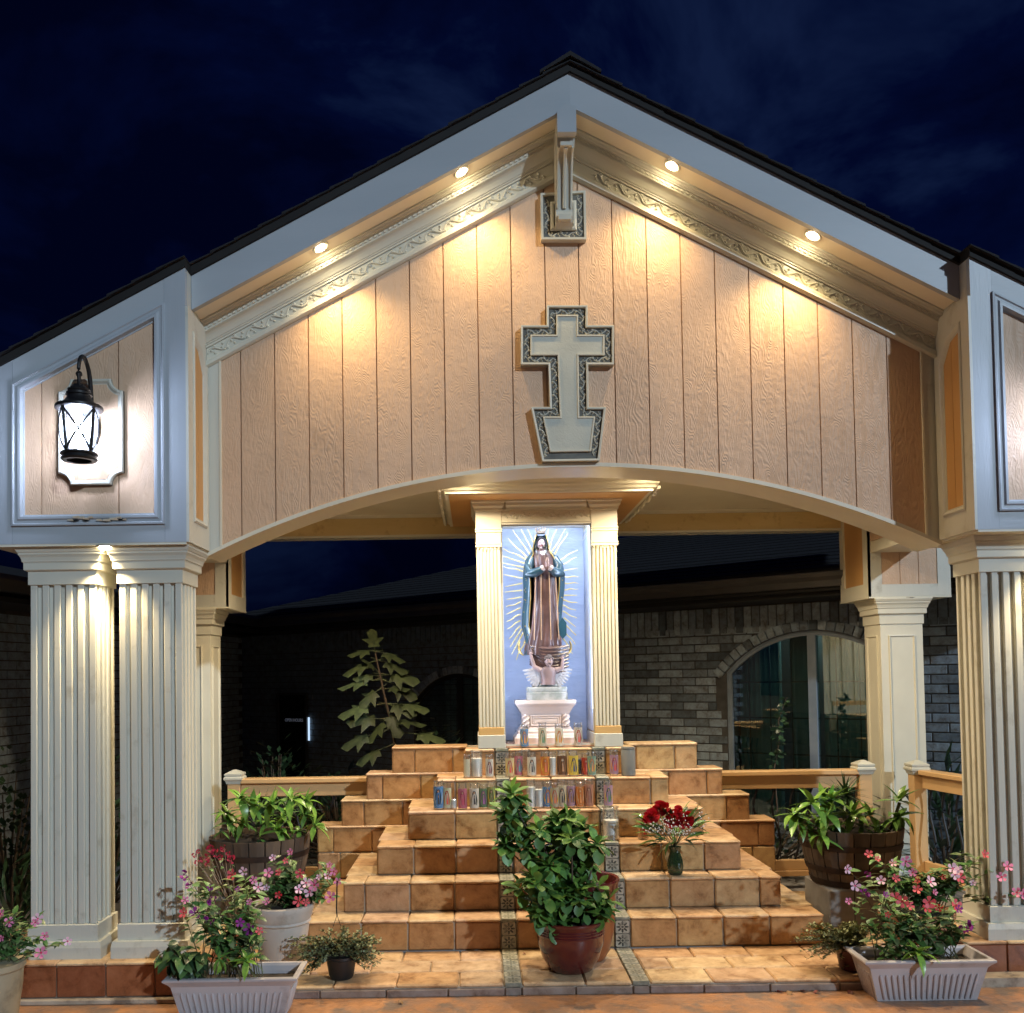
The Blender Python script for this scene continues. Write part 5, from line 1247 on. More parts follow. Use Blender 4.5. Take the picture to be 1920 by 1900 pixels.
def place(parent, me, base, d, roll=0.0, sc=1.0, name='leaf'):
    """leaf at local point base pointing along d, its face turned up then rolled"""
    d = Vector(d).normalized(); up = Vector((0, 0, 1)); y = up.cross(d)
    if y.length < .05: y = Vector((1, 0, 0)).cross(d)
    y.normalize(); z = d.cross(y)
    M = Matrix(((d.x, y.x, z.x), (d.y, y.y, z.y), (d.z, y.z, z.z))).to_4x4() @ Matrix.Rotation(roll, 4, 'X')
    M = Matrix.Translation(Vector(base)) @ M @ Matrix.Scale(sc, 4)
    k = parent.name; COUNT[k] = COUNT.get(k, 0) + 1
    if COUNT[k] > 280:       # past the limit: joined into one part
        MORE.setdefault(k, (parent, []))[1].append((me, M)); return None
    return link(name, me, parent, mat=M)
COUNT = {}; MORE = {}
def flush_leaves():
    for parent, lst in MORE.values():
        v, f, mi, mats = [], [], [], []
        for me, M in lst:
            o_ = len(v); v += [tuple(M @ q.co) for q in me.vertices]; mt = me.materials[0]
            if mt not in mats: mats.append(mt)
            for p_ in me.polygons: f.append(tuple(i + o_ for i in p_.vertices)); mi.append(mats.index(mt))
        me2 = bpy.data.meshes.new('more_leaves'); me2.from_pydata(v, [], f)
        for m_ in mats: me2.materials.append(m_)
        me2.polygons.foreach_set('material_index', mi); me2.shade_smooth(); link('more_leaves', me2, parent, 'stuff')
LS = [leafmesh('shrub_leaf', .115, .033, obov, g_, c_, .22, 6) for g_, c_ in ((G_SHRUB, .5), (G_SHRUB, .15), (G_SHRUBD, .8), (G_SHRUBD, .3))]
LV = [leafmesh('vinca_leaf', .054, .0125, lanc, g_, .5, .2, 4) for g_ in (G_VINCA, G_VARI, G_SHRUBD)]
LB = [leafmesh('broad_leaf', .085, .024, lanc, g_, 1.1, .2, 5) for g_ in (G_DARK, G_VINCA)]
LL = [leafmesh('strap_leaf', .19, .030, strap, G_LIME, c_, .25, 7) for c_ in (.3, .9, 1.5)]
LM = [leafmesh('strap_leaf_green', .17, .024, strap, G_SHRUB, c_, .25, 6) for c_ in (.4, 1.2)]
LY = [leafmesh('spike_leaf', .24, .015, spike, G_YUC, c_, .35, 6) for c_ in (.1, .5, .9)]
LR = [leafmesh('bouquet_leaf', .12, .016, lanc, g_, .5, .2, 5) for g_ in (G_SHRUBD, G_DARK, G_SHRUB)]
# ---- flowers
FC = {}
def petal_mat(c, c2=None, rough=.55):
    if c not in FC: FC[c] = pm('petal', c, c2 or tuple(min(1, x * 1.15) for x in c), 60, rough, rand=.12)
    return FC[c]
def flowermesh(name, c, eye, r=.027, n=5, cup=.3, wide=.8):
    m = MB()
    for k in range(n):
        a = 2 * math.pi * k / n; p = []
        for rr, hw in ((.10, .08), (.55, wide * .75), (.85, wide * .7), (1.0, wide * .28)):
            z = cup * r * rr ** 1.6
            for s_ in (-1, 1):
                aa = a + s_ * math.atan(hw * .8); p.append((r * rr * math.cos(aa), r * rr * math.sin(aa), z + .0006 * k))
        m.add(p, [(0, 1, 3, 2), (2, 3, 5, 4), (4, 5, 7, 6)])
    m.cur = 1; ring = [(r * .2 * math.cos(k * math.pi / 4), r * .2 * math.sin(k * math.pi / 4), cup * r * .3 + .002) for k in range(8)]; m.add(ring, [tuple(range(8))])
    m.cur = 0; m.tube([(0, 0, -r * .8), (0, 0, .001)], [r * .06, r * .12], 5)
    return m.mesh(name, [petal_mat(c), petal_mat(eye)])
F_PINK = flowermesh('pink_flower', (.72, .22, .38), (.50, .02, .08)); F_LPINK = flowermesh('pale_pink_flower', (.78, .50, .60), (.60, .05, .16))
F_PURP = flowermesh('purple_flower', (.26, .02, .22), (.10, .0, .08)); F_CORAL = flowermesh('coral_flower', (.68, .10, .12), (.40, .02, .02)); F_RED = flowermesh('red_flower', (.50, .02, .03), (.2, .0, .0), .020)
FL = dict(p=F_PINK, l=F_LPINK, v=F_PURP, c=F_CORAL, r=F_RED)
def petals_cluster(name, c, r=.028):
    m = MB()
    for k in range(14):
        a = random.uniform(0, 6.28); b_ = random.uniform(0, 1.3); d = Vector((math.sin(b_) * math.cos(a), math.sin(b_) * math.sin(a), math.cos(b_)))
        t1 = d.cross(Vector((.3, .2, 1))).normalized(); t2 = d.cross(t1); c0 = d * r * .5; c1 = d * r
        m.add([c0, c1 + t1 * r * .35, c1 * 1.15, c1 - t1 * r * .35, c1 * .8 + t2 * r * .2], [(0, 1, 2), (0, 2, 3), (0, 4, 2)])
    return m.mesh(name, petal_mat(c))
F_VBIG = petals_cluster('purple_double_flower', (.28, .02, .24)); F_REDC = petals_cluster('red_bloom', (.40, .02, .06), .024); FL['V'] = F_VBIG; FL['R'] = F_REDC

def stems_and_leaves(t, roots, targets, Y, leaves, per, lsz=1.0, spread=.03, stem_r=.0022, mat=STEM, droop=.3, frm=.35, dY=.05, limit=2000):
    per = int(per * 2.1)
    """woody stems from root to each target (photo position), whorls of leaves on them; returns tips"""
    o = t.location; m = MB(); tips = []; cnt = 0
    for (px, py) in targets:
        y = Y + random.uniform(-dY, dY); tip = P(px, py, y); r0 = Vector(random.choice(roots)) + Vector((random.uniform(-.03, .03), random.uniform(-.03, .03), 0))
        mid_ = r0.lerp(tip, .5) + Vector((random.uniform(-.02, .02), random.uniform(-.02, .02), .03))
        pts = []
        for i in range(7):
            u = i / 6; pts.append(((1 - u) ** 2) * r0 + 2 * u * (1 - u) * mid_ + u * u * tip)
        m.tube(pts, [stem_r * (1.4 - .9 * i / 6) for i in range(7)], 5); tips.append(tip)
        for q in range(per):
            if cnt >= limit: break
            u = frm + (1 - frm) * (q + .5) / per; i = min(5, int(u * 6)); b_ = pts[i].lerp(pts[i + 1], u * 6 - i)
            a = random.uniform(0, 6.28); d = Vector((math.cos(a), math.sin(a) * .7 - .35, random.uniform(-.1, .9) - droop * random.random()))
            place(t, random.choice(leaves), b_ - o, d, random.uniform(-.5, .5), lsz * random.uniform(.75, 1.2)); cnt += 1
    m.build('stems', mat, t, kind='stuff'); return tips
def flowers(t, lst, Y, sc=1.0, dY=.04):
    o = t.location
    for px, py, k in lst:
        p = P(px, py, Y + random.uniform(-dY, dY) - .04)
        d = Vector((random.uniform(-.5, .5), -1, random.uniform(.0, .7))).normalized(); q = d.to_track_quat('Z', 'Y').to_matrix().to_4x4()
        link('flower', FL[k], t, mat=Matrix.Translation(p - o) @ q @ Matrix.Rotation(random.uniform(0, 6), 4, 'Z') @ Matrix.Scale(sc * random.uniform(.6, 1.2), 4))
def rnd_pts(n, cx, cy, rx, ry):
    out = []
    for _ in range(n):
        a = random.uniform(0, 6.28); r_ = math.sqrt(random.random()); out.append((cx + rx * r_ * math.cos(a), cy + ry * r_ * math.sin(a)))
    return out
def rosette(t, c, L, n, scale=1.0, tilt=(0, -.25, 1), lo=-.25, hi=1.2, jitter=.25):
    """leaves radiating round an axis, from nearly flat outside to upright inside"""
    ax = Vector(tilt).normalized(); q = ax.to_track_quat('Z', 'Y'); c = Vector(c) - t.location; g = 2.399
    for k in range(n):
        a = k * g; el_ = lo + (hi - lo) * (k / n); d = q @ Vector((math.cos(a) * math.cos(el_), math.sin(a) * math.cos(el_), math.sin(el_)))
        place(t, random.choice(L), c + Vector((random.uniform(-1, 1), random.uniform(-1, 1), k / n * 1.2)) * .008 * scale, d, random.uniform(-jitter, jitter), scale * (1.05 - .35 * k / n) * random.uniform(.85, 1.1))
def pot(name, c, prof, mat, label, cat='pot', soil_r=.15, soil_z=.2, n=40, fn=None, grp=None):
    t = thing(name, c, label, cat, grp); m = MB(); m.lathe(prof, (0, 0, 0), n, fn); m.build('pot_body', mat, t, smooth=38, local=True)
    s_ = MB(); s_.lathe([(.0001, soil_z + .008), (soil_r * .6, soil_z + .004), (soil_r, soil_z)], (0, 0, 0), 20); s_.build('soil', SOIL, t, smooth=True, local=True); return t

# centre: maroon glazed pot with a big glossy shrub
MAROON = pm('maroon_glaze', (0.105, 0.018, 0.016), (0.075, 0.012, 0.012), 6, .16, coat=.4); BROWNG = pm('orange_brown_glaze', (0.30, 0.10, 0.035), (0.2, 0.06, 0.02), 5, .3)
CTILE = Vector((PX(1070, 1790, 4.93), 4.93, ZPLAT + .002))
pr_ = [(.10, 0), (.112, .006), (.150, .07), (.172, .14), (.178, .185)] + [(.178 + (.0035 if i % 2 else 0), .190 + i * .007) for i in range(8)] + [(.186, .248), (.192, .256), (.192, .266), (.184, .270), (.174, .262), (.172, .235)]
pot('glazed_pot', CTILE, pr_, MAROON, 'maroon glazed round pot standing in front of the steps, centre', soil_r=.173, soil_z=.24)
c2 = Vector((PX(1098, 1760, 5.12), 5.12, ZPLAT + .002))
m_ = pot('glazed_pot', c2, [(.10, 0), (.13, .05), (.155, .16), (.165, .30), (.165, .36)], BROWNG, 'tall orange brown pot with dark red rim, half hidden behind the maroon pot', soil_r=.16, soil_z=.38)
m = MB(); m.lathe([(.160, .355), (.178, .365), (.180, .385), (.184, .41), (.190, .425), (.186, .435), (.172, .430), (.160, .38)], (0, 0, 0), 40); m.build('rim', MAROON, m_, smooth=38, local=True)
sh = thing('broadleaf_shrub', CTILE + Vector((0, 0, .24)), 'glossy green broadleaf shrub rising in tiers from the maroon pot', 'shrub')
ros = [(958, 1492, 14, 1.0), (950, 1520, 9, .95), (975, 1548, 10, .85), (948, 1588, 10, .9), (985, 1592, 9, .85), (1012, 1560, 9, .9), (1048, 1548, 14, 1.0), (1092, 1560, 13, .95), (1120, 1585, 9, .9), (1060, 1600, 12, 1.0), (1030, 1625, 11, 1.0), (1095, 1620, 11, .9),
       (1000, 1650, 10, 1.0), (1045, 1672, 12, 1.0), (1080, 1665, 9, .9), (1115, 1690, 12, 1.0), (1020, 1705, 11, 1.0), (1065, 1722, 12, .95), (1095, 1730, 7, .85), (975, 1668, 8, .9), (1000, 1612, 9, .9), (1072, 1575, 8, .9)]
st_m = MB(); o_ = sh.location; base_ = CTILE + Vector((0, 0, .23)); nleaf = 0
for i, (px, py, n, sc) in enumerate(ros):
    y = (4.93 if py > 1560 else 4.99) + random.uniform(-.09, .09); c = P(px, py, y)
    rosette(sh, c, LS, int(n * 1.35), sc, (random.uniform(-.35, .35), -.95, .75), -.35, 1.2); nleaf += n
    b0 = base_ + Vector((random.uniform(-.05, .05), random.uniform(-.04, .04), 0)); mid_ = b0.lerp(c, .5) + Vector((random.uniform(-.03, .03), .03, 0))
    st_m.tube([((1 - u) ** 2) * b0 + 2 * u * (1 - u) * mid_ + u * u * c for u in [k / 6 for k in range(7)]], [.007 - .0035 * k / 6 for k in range(7)], 6)
st_m.build('stems', WOODST, sh, kind='stuff')

for px, py in rnd_pts(30, 1060, 1600, 52, 75) + rnd_pts(26, 1062, 1700, 80, 38) + rnd_pts(12, 966, 1545, 22, 50):
    rosette(sh, P(px, py, 4.99 + random.uniform(-.05, .08)), LS, 8, random.uniform(.7, .95), (random.uniform(-.7, .7), -.8, random.uniform(.1, .9)), -.3, 1.1)
for px, py in rnd_pts(20, 1065, 1702, 72, 34) + [(1010, 1660), (1030, 1735), (1120, 1665), (1140, 1690), (1085, 1742), (1055, 1745)]:
    rosette(sh, P(px, py, 4.83 + random.uniform(-.05, .05)), LS, 8, random.uniform(.75, .95), (random.uniform(-.5, .5), -.8, random.uniform(.3, .9)), -.3, 1.1)
# ribbed window-box planters
PLAST = pm('grey_white_plastic', (0.46, 0.43, 0.44), (0.40, 0.37, 0.38), 5, .38, .15, 60, dirt=((.16, .12, .10), 4, .56, .6))
def planter(c, label, W=.63, Dp=.27, H=.204):
    t = thing('planter_box', c, label, 'planter', 'ribbed plastic window box planters')
    w0, w1 = W / 2 - .075, W / 2 - .03; d0, d1 = Dp / 2 - .05, Dp / 2 - .02
    R4 = lambda w_, d_, z: [(-w_, -d_, z), (w_, -d_, z), (w_, d_, z), (-w_, d_, z)]
    m = MB(); m.loft([R4(w0, d0, 0), R4(w1, d1, H - .03), R4(w1 - .008, d1 - .008, H - .03), R4(w1 - .012, d1 - .012, H - .06)], caps=False); m.add(R4(w0, d0, .001), [(0, 1, 2, 3)]); m.build('planter_body', PLAST, t, local=True)
    m = MB(); w2, d2 = W / 2, Dp / 2
    m.loft([R4(w1 - .001, d1 - .001, H - .040), R4(w1 + .006, d1 + .006, H - .030), R4(w2, d2, H - .012), R4(w2, d2, H - .004), R4(w2 - .006, d2 - .006, H), R4(w2 - .024, d2 - .024, H), R4(w2 - .03, d2 - .03, H - .012), R4(w1 - .014, d1 - .014, H - .04)], caps=False); m.build('rim', PLAST, t, local=True)
    n = 17
    for i in range(n):      # upright flutes on the front, fewer on the ends
        u = -.455 + .91 * (i + .5) / n
        xa = lambda f: u * 2 * (w0 + (w1 - w0) * f); ya = lambda f: -(d0 + (d1 - d0) * f)
        m = MB(); m.tube([(xa(f), ya(f) - .0005, f * (H - .03)) for f in (.04, .10, .70, .76)], [.003, .0068, .0078, .003], 8); m.build('rib', PLAST, t, smooth=True, local=True)
    for s_ in (-1, 1):
        for i in range(6):
            u = -.40 + .8 * (i + .5) / 6
            m = MB(); m.tube([(s_ * (w0 + (w1 - w0) * f + .0005), u * 2 * (d0 + (d1 - d0) * f), f * (H - .03)) for f in (.04, .10, .70, .76)], [.003, .0068, .0078, .003], 8); m.build('rib', PLAST, t, smooth=True, local=True)
    m = MB(); m.add(R4(w1 - .013, d1 - .013, H - .05), [(0, 1, 2, 3)]); m.build('soil', SOIL, t, local=True)
    return t
rc = P(1746, 1803, 4.505); planter(Vector((rc.x, 4.505 + .135, .0015)), 'grey white ribbed planter box on the ground at right, full of flowering plants')
lc_ = P(430, 1834, 4.395); planter(Vector((lc_.x, 4.395 + .135, .0015)), 'grey white ribbed planter box on the ground at left, cut off by the photo edge')

GRPV = 'flowering bedding plants in pots'
def bush(name, root, label, cat='flowering plant', grp=GRPV): return thing(name, root, label, cat, grp)
b1 = bush('flowering_plant', Vector((lc_.x, 4.53, .16)), 'tall leafy plant with purple and pink flowers in the left planter box')
roots = [Vector((lc_.x + u, 4.53, .15)) for u in (-.18, -.12, -.05, .0, .05, .1)]
fl1 = [(349, 1640, 'V'), (357, 1662, 'V'), (395, 1664, 'v'), (400, 1690, 'V'), (447, 1668, 'v'), (395, 1724, 'V'), (450, 1730, 'v'), (468, 1743, 'v'), (366, 1712, 'v'), (436, 1640, 'c'), (457, 1634, 'l'), (484, 1664, 'l'), (500, 1690, 'p'), (468, 1692, 'p'), (347, 1688, 'p'), (345, 1712, 'c'), (486, 1746, 'c'), (475, 1650, 'p')]
stems_and_leaves(b1, roots, [(a, b_) for a, b_, _ in fl1] + rnd_pts(16, 415, 1700, 75, 75), 4.52, LV, 8, 1.1, dY=.08)
flowers(b1, fl1, 4.50)
b1b = bush('dark_leafy_plant', Vector((lc_.x - .2, 4.50, .16)), 'drooping dark broad leaves spilling over the left end of the left planter', 'plant', None)
stems_and_leaves(b1b, [Vector((lc_.x - .17, 4.50, .16))], rnd_pts(12, 345, 1785, 42, 30), 4.44, LB, 6, 1.0, droop=1.4, dY=.05)
b1c = bush('strap_leaf_plant', Vector((lc_.x + .09, 4.44, .16)), 'bright lime strap leaved offset at the front rim of the left planter', 'plant', None)
rosette(b1c, P(462, 1803, 4.42), [LL[1], LL[0]], 10, .52, (0, -.5, .7)); rosette(b1c, P(412, 1800, 4.42), [LM[1], LM[0]], 9, .6, (0, -.4, .3), -.9, .6)
b2 = bush('flowering_plant', Vector((rc.x, 4.64, .16)), 'leafy plant with purple and crimson flowers in the right planter box')
roots = [Vector((rc.x + u, 4.64, .15)) for u in (-.22, -.15, -.08, .0, .08, .15, .2)]
fl2 = [(1627, 1638, 'V'), (1620, 1677, 'V'), (1660, 1678, 'v'), (1679, 1684, 'c'), (1692, 1690, 'c'), (1705, 1698, 'c'), (1737, 1702, 'c'), (1742, 1692, 'c'), (1760, 1702, 'r'), (1792, 1698, 'c'), (1797, 1705, 'v'), (1810, 1736, 'V'), (1806, 1742, 'V'), (1591, 1690, 'p'), (1603, 1661, 'l'), (1588, 1630, 'l'), (1664, 1715, 'r')]
stems_and_leaves(b2, roots, [(a, b_) for a, b_, _ in fl2] + rnd_pts(22, 1720, 1745, 120, 42), 4.64, LV, 7, 1.15, dY=.08)
flowers(b2, fl2, 4.60)
b2c = bush('strap_leaf_plant', Vector((rc.x - .03, 4.52, .16)), 'bright green strap leaved rosette at the front rim of the right planter', 'plant', None)
rosette(b2c, P(1722, 1788, 4.53), [LL[0], LL[1]], 11, .6, (0, -.35, .8), -.5)
# white round pot with pink flowers
WPOT = pm('white_terracotta_paint', (0.58, 0.52, 0.47), (0.50, 0.44, 0.38), 5, .5, .2, 40, dirt=((.28, .22, .17), 6, .58, .5))
wc = Vector((PX(529, 1760, 5.05), 5.05, ZPLAT + .002))
pot('round_pot', wc, [(.105, 0), (.115, .01), (.142, .20), (.146, .235), (.156, .245), (.150, .255), (.162, .275), (.166, .30), (.176, .315), (.176, .335), (.160, .34), (.152, .31)], WPOT, 'white round pot with rolled rim behind the left planter', soil_r=.155, soil_z=.315)
b3 = bush('flowering_plant', wc + Vector((0, 0, .32)), 'bushy plant with pink and coral flowers in the white round pot')
fl3 = [(512, 1609, 'l'), (535, 1614, 'c'), (523, 1636, 'c'), (563, 1638, 'c'), (545, 1598, 'p'), (598, 1645, 'l'), (574, 1656, 'l'), (560, 1668, 'l'), (581, 1673, 'l'), (573, 1692, 'c'), (560, 1690, 'c'), (500, 1665, 'l'), (522, 1678, 'r'), (618, 1622, 'p'), (626, 1634, 'p'), (614, 1642, 'l'), (634, 1654, 'p'), (620, 1683, 'p'), (503, 1637, 'p'), (590, 1660, 'p')]
stems_and_leaves(b3, [wc + Vector((u, 0, .31)) for u in (-.08, -.03, .03, .08)], [(a, b_) for a, b_, _ in fl3] + rnd_pts(18, 555, 1660, 65, 38), 5.03, LV, 7, 1.1, dY=.08)
flowers(b3, fl3, 4.98)
# red dried blooms behind the left planter
b4 = bush('red_blooms', Vector((PX(420, 1700, 4.72), 4.72, .25)), 'cluster of dark red blooms on thin stalks behind the left planter', 'flowers', None)
fl4 = [(365, 1603, 'R'), (373, 1597, 'R'), (380, 1611, 'R'), (396, 1592, 'R'), (404, 1600, 'R'), (393, 1606, 'R'), (412, 1607, 'R'), (421, 1591, 'R'), (428, 1602, 'R'), (390, 1622, 'R'), (434, 1612, 'R'), (370, 1618, 'R')]
stems_and_leaves(b4, [Vector((PX(445, 1650, 4.72), 4.72, .36))], [(a, b_) for a, b_, _ in fl4], 4.70, LV, 1, .7, mat=pm('pale_stalk', (.35, .25, .18)), dY=.02); flowers(b4, fl4, 4.72, .85, .02)
# small twiggy bushes in little pots
def twig_bush(c, regions, Y, label, potmat, potlabel, n=190):
    p_ = pot('small_pot', c, [(.055, 0), (.062, .01), (.078, .10), (.084, .105), (.084, .118), (.074, .118)], potmat, potlabel, soil_r=.074, soil_z=.105, n=28)
    t = thing('twiggy_bush', c + Vector((0, 0, .11)), label, 'shrub', 'low twiggy bushes in small pots'); m = MB(); lv = MB()
    for k in range(n):
        cx, cy, rx, ry = random.choice(regions); (px, py), = rnd_pts(1, cx, cy, rx, ry); tip = P(px, py, Y + random.uniform(-.10, .12)); r0 = c + Vector((random.uniform(-.04, .04), random.uniform(-.04, .04), .10)); mid_ = r0.lerp(tip, .5) + Vector((0, 0, .05))
        pts = [((1 - u) ** 2) * r0 + 2 * u * (1 - u) * mid_ + u * u * tip for u in [i / 6 for i in range(7)]]; m.tube(pts, [.0018 - .0010 * i / 6 for i in range(7)], 4, cap=False)
        for q in range(34):
            u = .22 + .78 * q / 34; i = min(5, int(u * 6)); b_ = pts[i].lerp(pts[i + 1], u * 6 - i); a = random.uniform(0, 6.28); d = Vector((math.cos(a), math.sin(a), random.uniform(-.3, .9))).normalized(); s_ = d.cross(Vector((random.random(), .3, .8))).normalized(); L_ = random.uniform(.014, .026)
            lv.add([b_, b_ + d * L_ * .5 + s_ * L_ * .3, b_ + d * L_, b_ + d * L_ * .5 - s_ * L_ * .3], [(0, 1, 2, 3)])
    m.build('twigs', WOODST, t, kind='stuff'); lv.build('tiny_leaves', G_THY, t, kind='stuff', merge=False)
BPOT = pm('black_plastic_pot', (.012, .012, .013), rough=.45)
twig_bush(Vector((PX(640, 1800, 4.85), 4.85, ZPLAT + .002)), [(590, 1775, 58, 32), (655, 1765, 65, 30), (690, 1790, 30, 34), (570, 1800, 34, 26)], 4.84, 'olive green twiggy bush spreading left of the steps', BPOT, 'small black plastic pot under the left twiggy bush')
twig_bush(Vector((PX(1597, 1800, 4.86), 4.86, ZPLAT + .002)), [(1530, 1765, 48, 38), (1570, 1780, 50, 38), (1600, 1750, 34, 26)], 4.84, 'olive green twiggy bush trailing at the right end of the steps', pm('dark_red_pot', (.09, .02, .02), rough=.35), 'small dark red pot under the right twiggy bush', 180)
hk = thing('wire_hanger', P(632, 1762, 4.82), 'thin black wire hanger standing in the left twiggy bush', 'hanger')
m = MB(); m.tube([P(632, 1652, 4.82), P(631, 1705, 4.82), P(632, 1718, 4.82)], .0035, 6); m.tube([P(632, 1716, 4.82), P(622, 1745, 4.82), P(611, 1775, 4.82)], .0016, 5); m.tube([P(632, 1716, 4.82), P(640, 1740, 4.83), P(648, 1765, 4.84)], .0016, 5); m.build('wire', BLACKM, hk)
# left-edge pot
BEI = pm('beige_pot', (.36, .31, .21), (.27, .23, .15), 5, .6, .3, 30, dirt=((.15, .12, .08), 5, .5, .6))
ec = Vector((PX(-14, 1800, 4.25), 4.25, .0015))
pot('round_pot', ec, [(.085, 0), (.095, .01), (.125, .24), (.128, .31), (.138, .32), (.138, .345), (.124, .345)], BEI, 'beige tapered pot cut by the left edge of the photo', soil_r=.124, soil_z=.32)
b5 = bush('flowering_plant', ec + Vector((0, 0, .33)), 'loose plant with pink star flowers in the beige pot at the left edge')
fl5 = [(17, 1730, 'p'), (2, 1714, 'p'), (71, 1723, 'l'), (66, 1730, 'p'), (84, 1755, 'p'), (127, 1765, 'l'), (77, 1787, 'p'), (3, 1760, 'p'), (-20, 1740, 'p')]
stems_and_leaves(b5, [ec + Vector((u, 0, .33)) for u in (-.05, .02, .07)], [(a, b_) for a, b_, _ in fl5] + rnd_pts(16, 15, 1745, 62, 38), 4.24, LV, 8, 1.0, dY=.06); flowers(b5, fl5, 4.2, .9)
# terracotta bowl behind the right planter with a trailing pink vine
TERR = pm('terracotta_clay', (.40, .20, .11), (.34, .16, .08), 6, .6)
tcn = Vector((PX(1716, 1760, 5.0), 4.98, ZPLAT + .002))
pot('round_pot', tcn, [(.09, 0), (.10, .01), (.15, .16), (.175, .235), (.188, .24), (.19, .27), (.178, .275), (.172, .25)], TERR, 'terracotta bowl pot half hidden behind the right planter', soil_r=.17, soil_z=.255)
b6 = bush('trailing_vine', tcn + Vector((0, 0, .26)), 'pink flowering vine from the terracotta bowl, reaching across the right column')
fl6 = [(1629, 1602, 'c'), (1645, 1611, 'c'), (1674, 1619, 'l'), (1698, 1615, 'p'), (1679, 1647, 'c'), (1711, 1636, 'p'), (1652, 1651, 'l'), (1744, 1654, 'l'), (1720, 1652, 'r'), (1768, 1644, 'r'), (1786, 1629, 'l'), (1796, 1632, 'l'), (1790, 1640, 'l'), (1800, 1646, 'c'), (1824, 1656, 'l'), (1752, 1673, 'p'), (1720, 1668, 'c'), (1846, 1602, 'c'), (1889, 1625, 'p'), (1878, 1645, 'p'), (1906, 1674, 'p'), (1918, 1676, 'p')]
stems_and_leaves(b6, [tcn + Vector((u, 0, .26)) for u in (-.1, -.03, .05, .1)], [(a, b_) for a, b_, _ in fl6] + rnd_pts(14, 1720, 1655, 80, 34) + rnd_pts(8, 1815, 1612, 28, 30), 4.92, LV, 7, 1.1, dY=.06); flowers(b6, fl6, 4.86)

# half barrels
STAVE = pm('weathered_stave', (.13, .09, .06), (.055, .038, .028), 9, .7, .6, 60, (1, 1, .12), rand=.3, dist=.003)
HOOP = pm('rusty_hoop', (.045, .025, .018), (.025, .016, .013), 14, .65, metal=.4)
def barrel(c, label, zh=.345, r0=.235, r1=.31, block=None):
    t = thing('half_barrel', c, label, 'barrel planter', 'half barrel planters with strap leaved plants'); n = 20
    for k in range(n):
        a0 = 2 * math.pi * k / n + .012; a1 = 2 * math.pi * (k + 1) / n - .012; ring = []
        for z, r_ in ((0, r0), (zh * .5, (r0 + r1) / 2 + .012), (zh, r1)):
            ring.append([((r_ - dd) * math.cos(a), (r_ - dd) * math.sin(a), z + random.uniform(0, .003)) for a, dd in ((a0, 0), ((a0 + a1) / 2, -.002), (a1, 0), (a1, .02), (a0, .02))])
        m = MB(); m.loft(ring); m.build('stave', STAVE, t, local=True)
    for f in (.02, .26, .66):
        q = r0 + (r1 - r0) * f + .012 * math.sin(math.pi * f) + .004; q2 = r0 + (r1 - r0) * (f + .1) + .012 * math.sin(math.pi * (f + .1)) + .004
        m = MB(); m.lathe([(q - .004, zh * f), (q, zh * f), (q2, zh * (f + .10)), (q2 - .004, zh * (f + .10))], (0, 0, 0), 40); m.build('hoop', HOOP, t, smooth=40, local=True)
    m = MB(); m.lathe([(.0001, zh - .02), (r1 - .03, zh - .03)], (0, 0, 0), 24); m.build('soil', SOIL, t, local=True); return t
CONC = pm('grey_block', (.27, .25, .22), (.20, .18, .16), 7, .75, .4, 50)
rbc = Vector((PX(1597, 1660, 5.86), 5.86, .285)); lbc = Vector((PX(489, 1660, 5.86), 5.86, .285))
for c, lab in ((rbc, 'grey concrete block under the right half barrel'), (lbc, 'grey concrete block under the left half barrel')):
    t = thing('concrete_block', Vector((c.x, c.y, ZPLAT)), lab, 'block', 'concrete blocks under the half barrels'); m = MB(); m.cbox(c.x - .225, c.x + .225, c.y - .22, c.y + .2, ZPLAT + .002, .284, .008); m.build('block_body', CONC, t)
    m = MB(); m.cbox(c.x - .075, c.x - .071, c.y - .2215, c.y - .215, ZPLAT + .004, .28, .0005); m.build('joint', DARK, t)
barrel(rbc, 'weathered half barrel planter with dark hoops at the right of the steps')
barrel(lbc, 'dark weathered half barrel planter at the left, behind the white pot')
def bp(name, c, label): return thing(name, c, label, 'plant', 'strap leaved plants in the half barrels')
p1 = bp('spiky_plant', rbc + Vector((0, 0, .32)), 'spiky grey green rosette rising from the middle of the right barrel')
rosette(p1, P(1586, 1492, 5.88), LY, 42, .86, (0, -.1, 1), -.45, 1.35); m = MB(); m.tube([rbc + Vector((-.04, 0, .3)), P(1586, 1500, 5.88)], .014, 8); m.build('stem', WOODST, p1)
rosette(p1, P(1600, 1520, 5.82), LY, 18, .6, (.2, -.2, 1), -.5, 1.2)
p2 = bp('strap_leaf_plant', rbc + Vector((-.15, -.1, .32)), 'lime green strap leaves spilling over the left side of the right barrel')
for px, py, n, s_ in ((1492, 1530, 12, .9), (1560, 1500, 12, .9), (1630, 1530, 10, .8), (1540, 1570, 9, .8), (1600, 1530, 12, .9), (1525, 1508, 11, .9), (1502, 1545, 12, .7), (1552, 1530, 12, .82), (1535, 1548, 10, .8), (1615, 1552, 9, .6), (1570, 1552, 11, .7), (1545, 1505, 9, .8), (1520, 1560, 9, .6), (1650, 1555, 9, .55)):
    rosette(p2, P(px, py, 5.70 + random.uniform(-.06, .06)), LL + LM[:1], n, s_, (random.uniform(-.4, .3), -.35, .9), -.35, 1.25)
p3 = bp('leaning_strap_plant', rbc + Vector((.22, -.05, .32)), 'tall strap leaved plant with hanging leaves at the right side of the right barrel')
rosette(p3, P(1687, 1503, 5.72), LL[:2], 9, .95, (.1, -.1, 1), -.1, 1.3); rosette(p3, P(1683, 1535, 5.70), LM + LL[1:], 11, 1.05, (.15, -.3, -.6), -.6, .8)
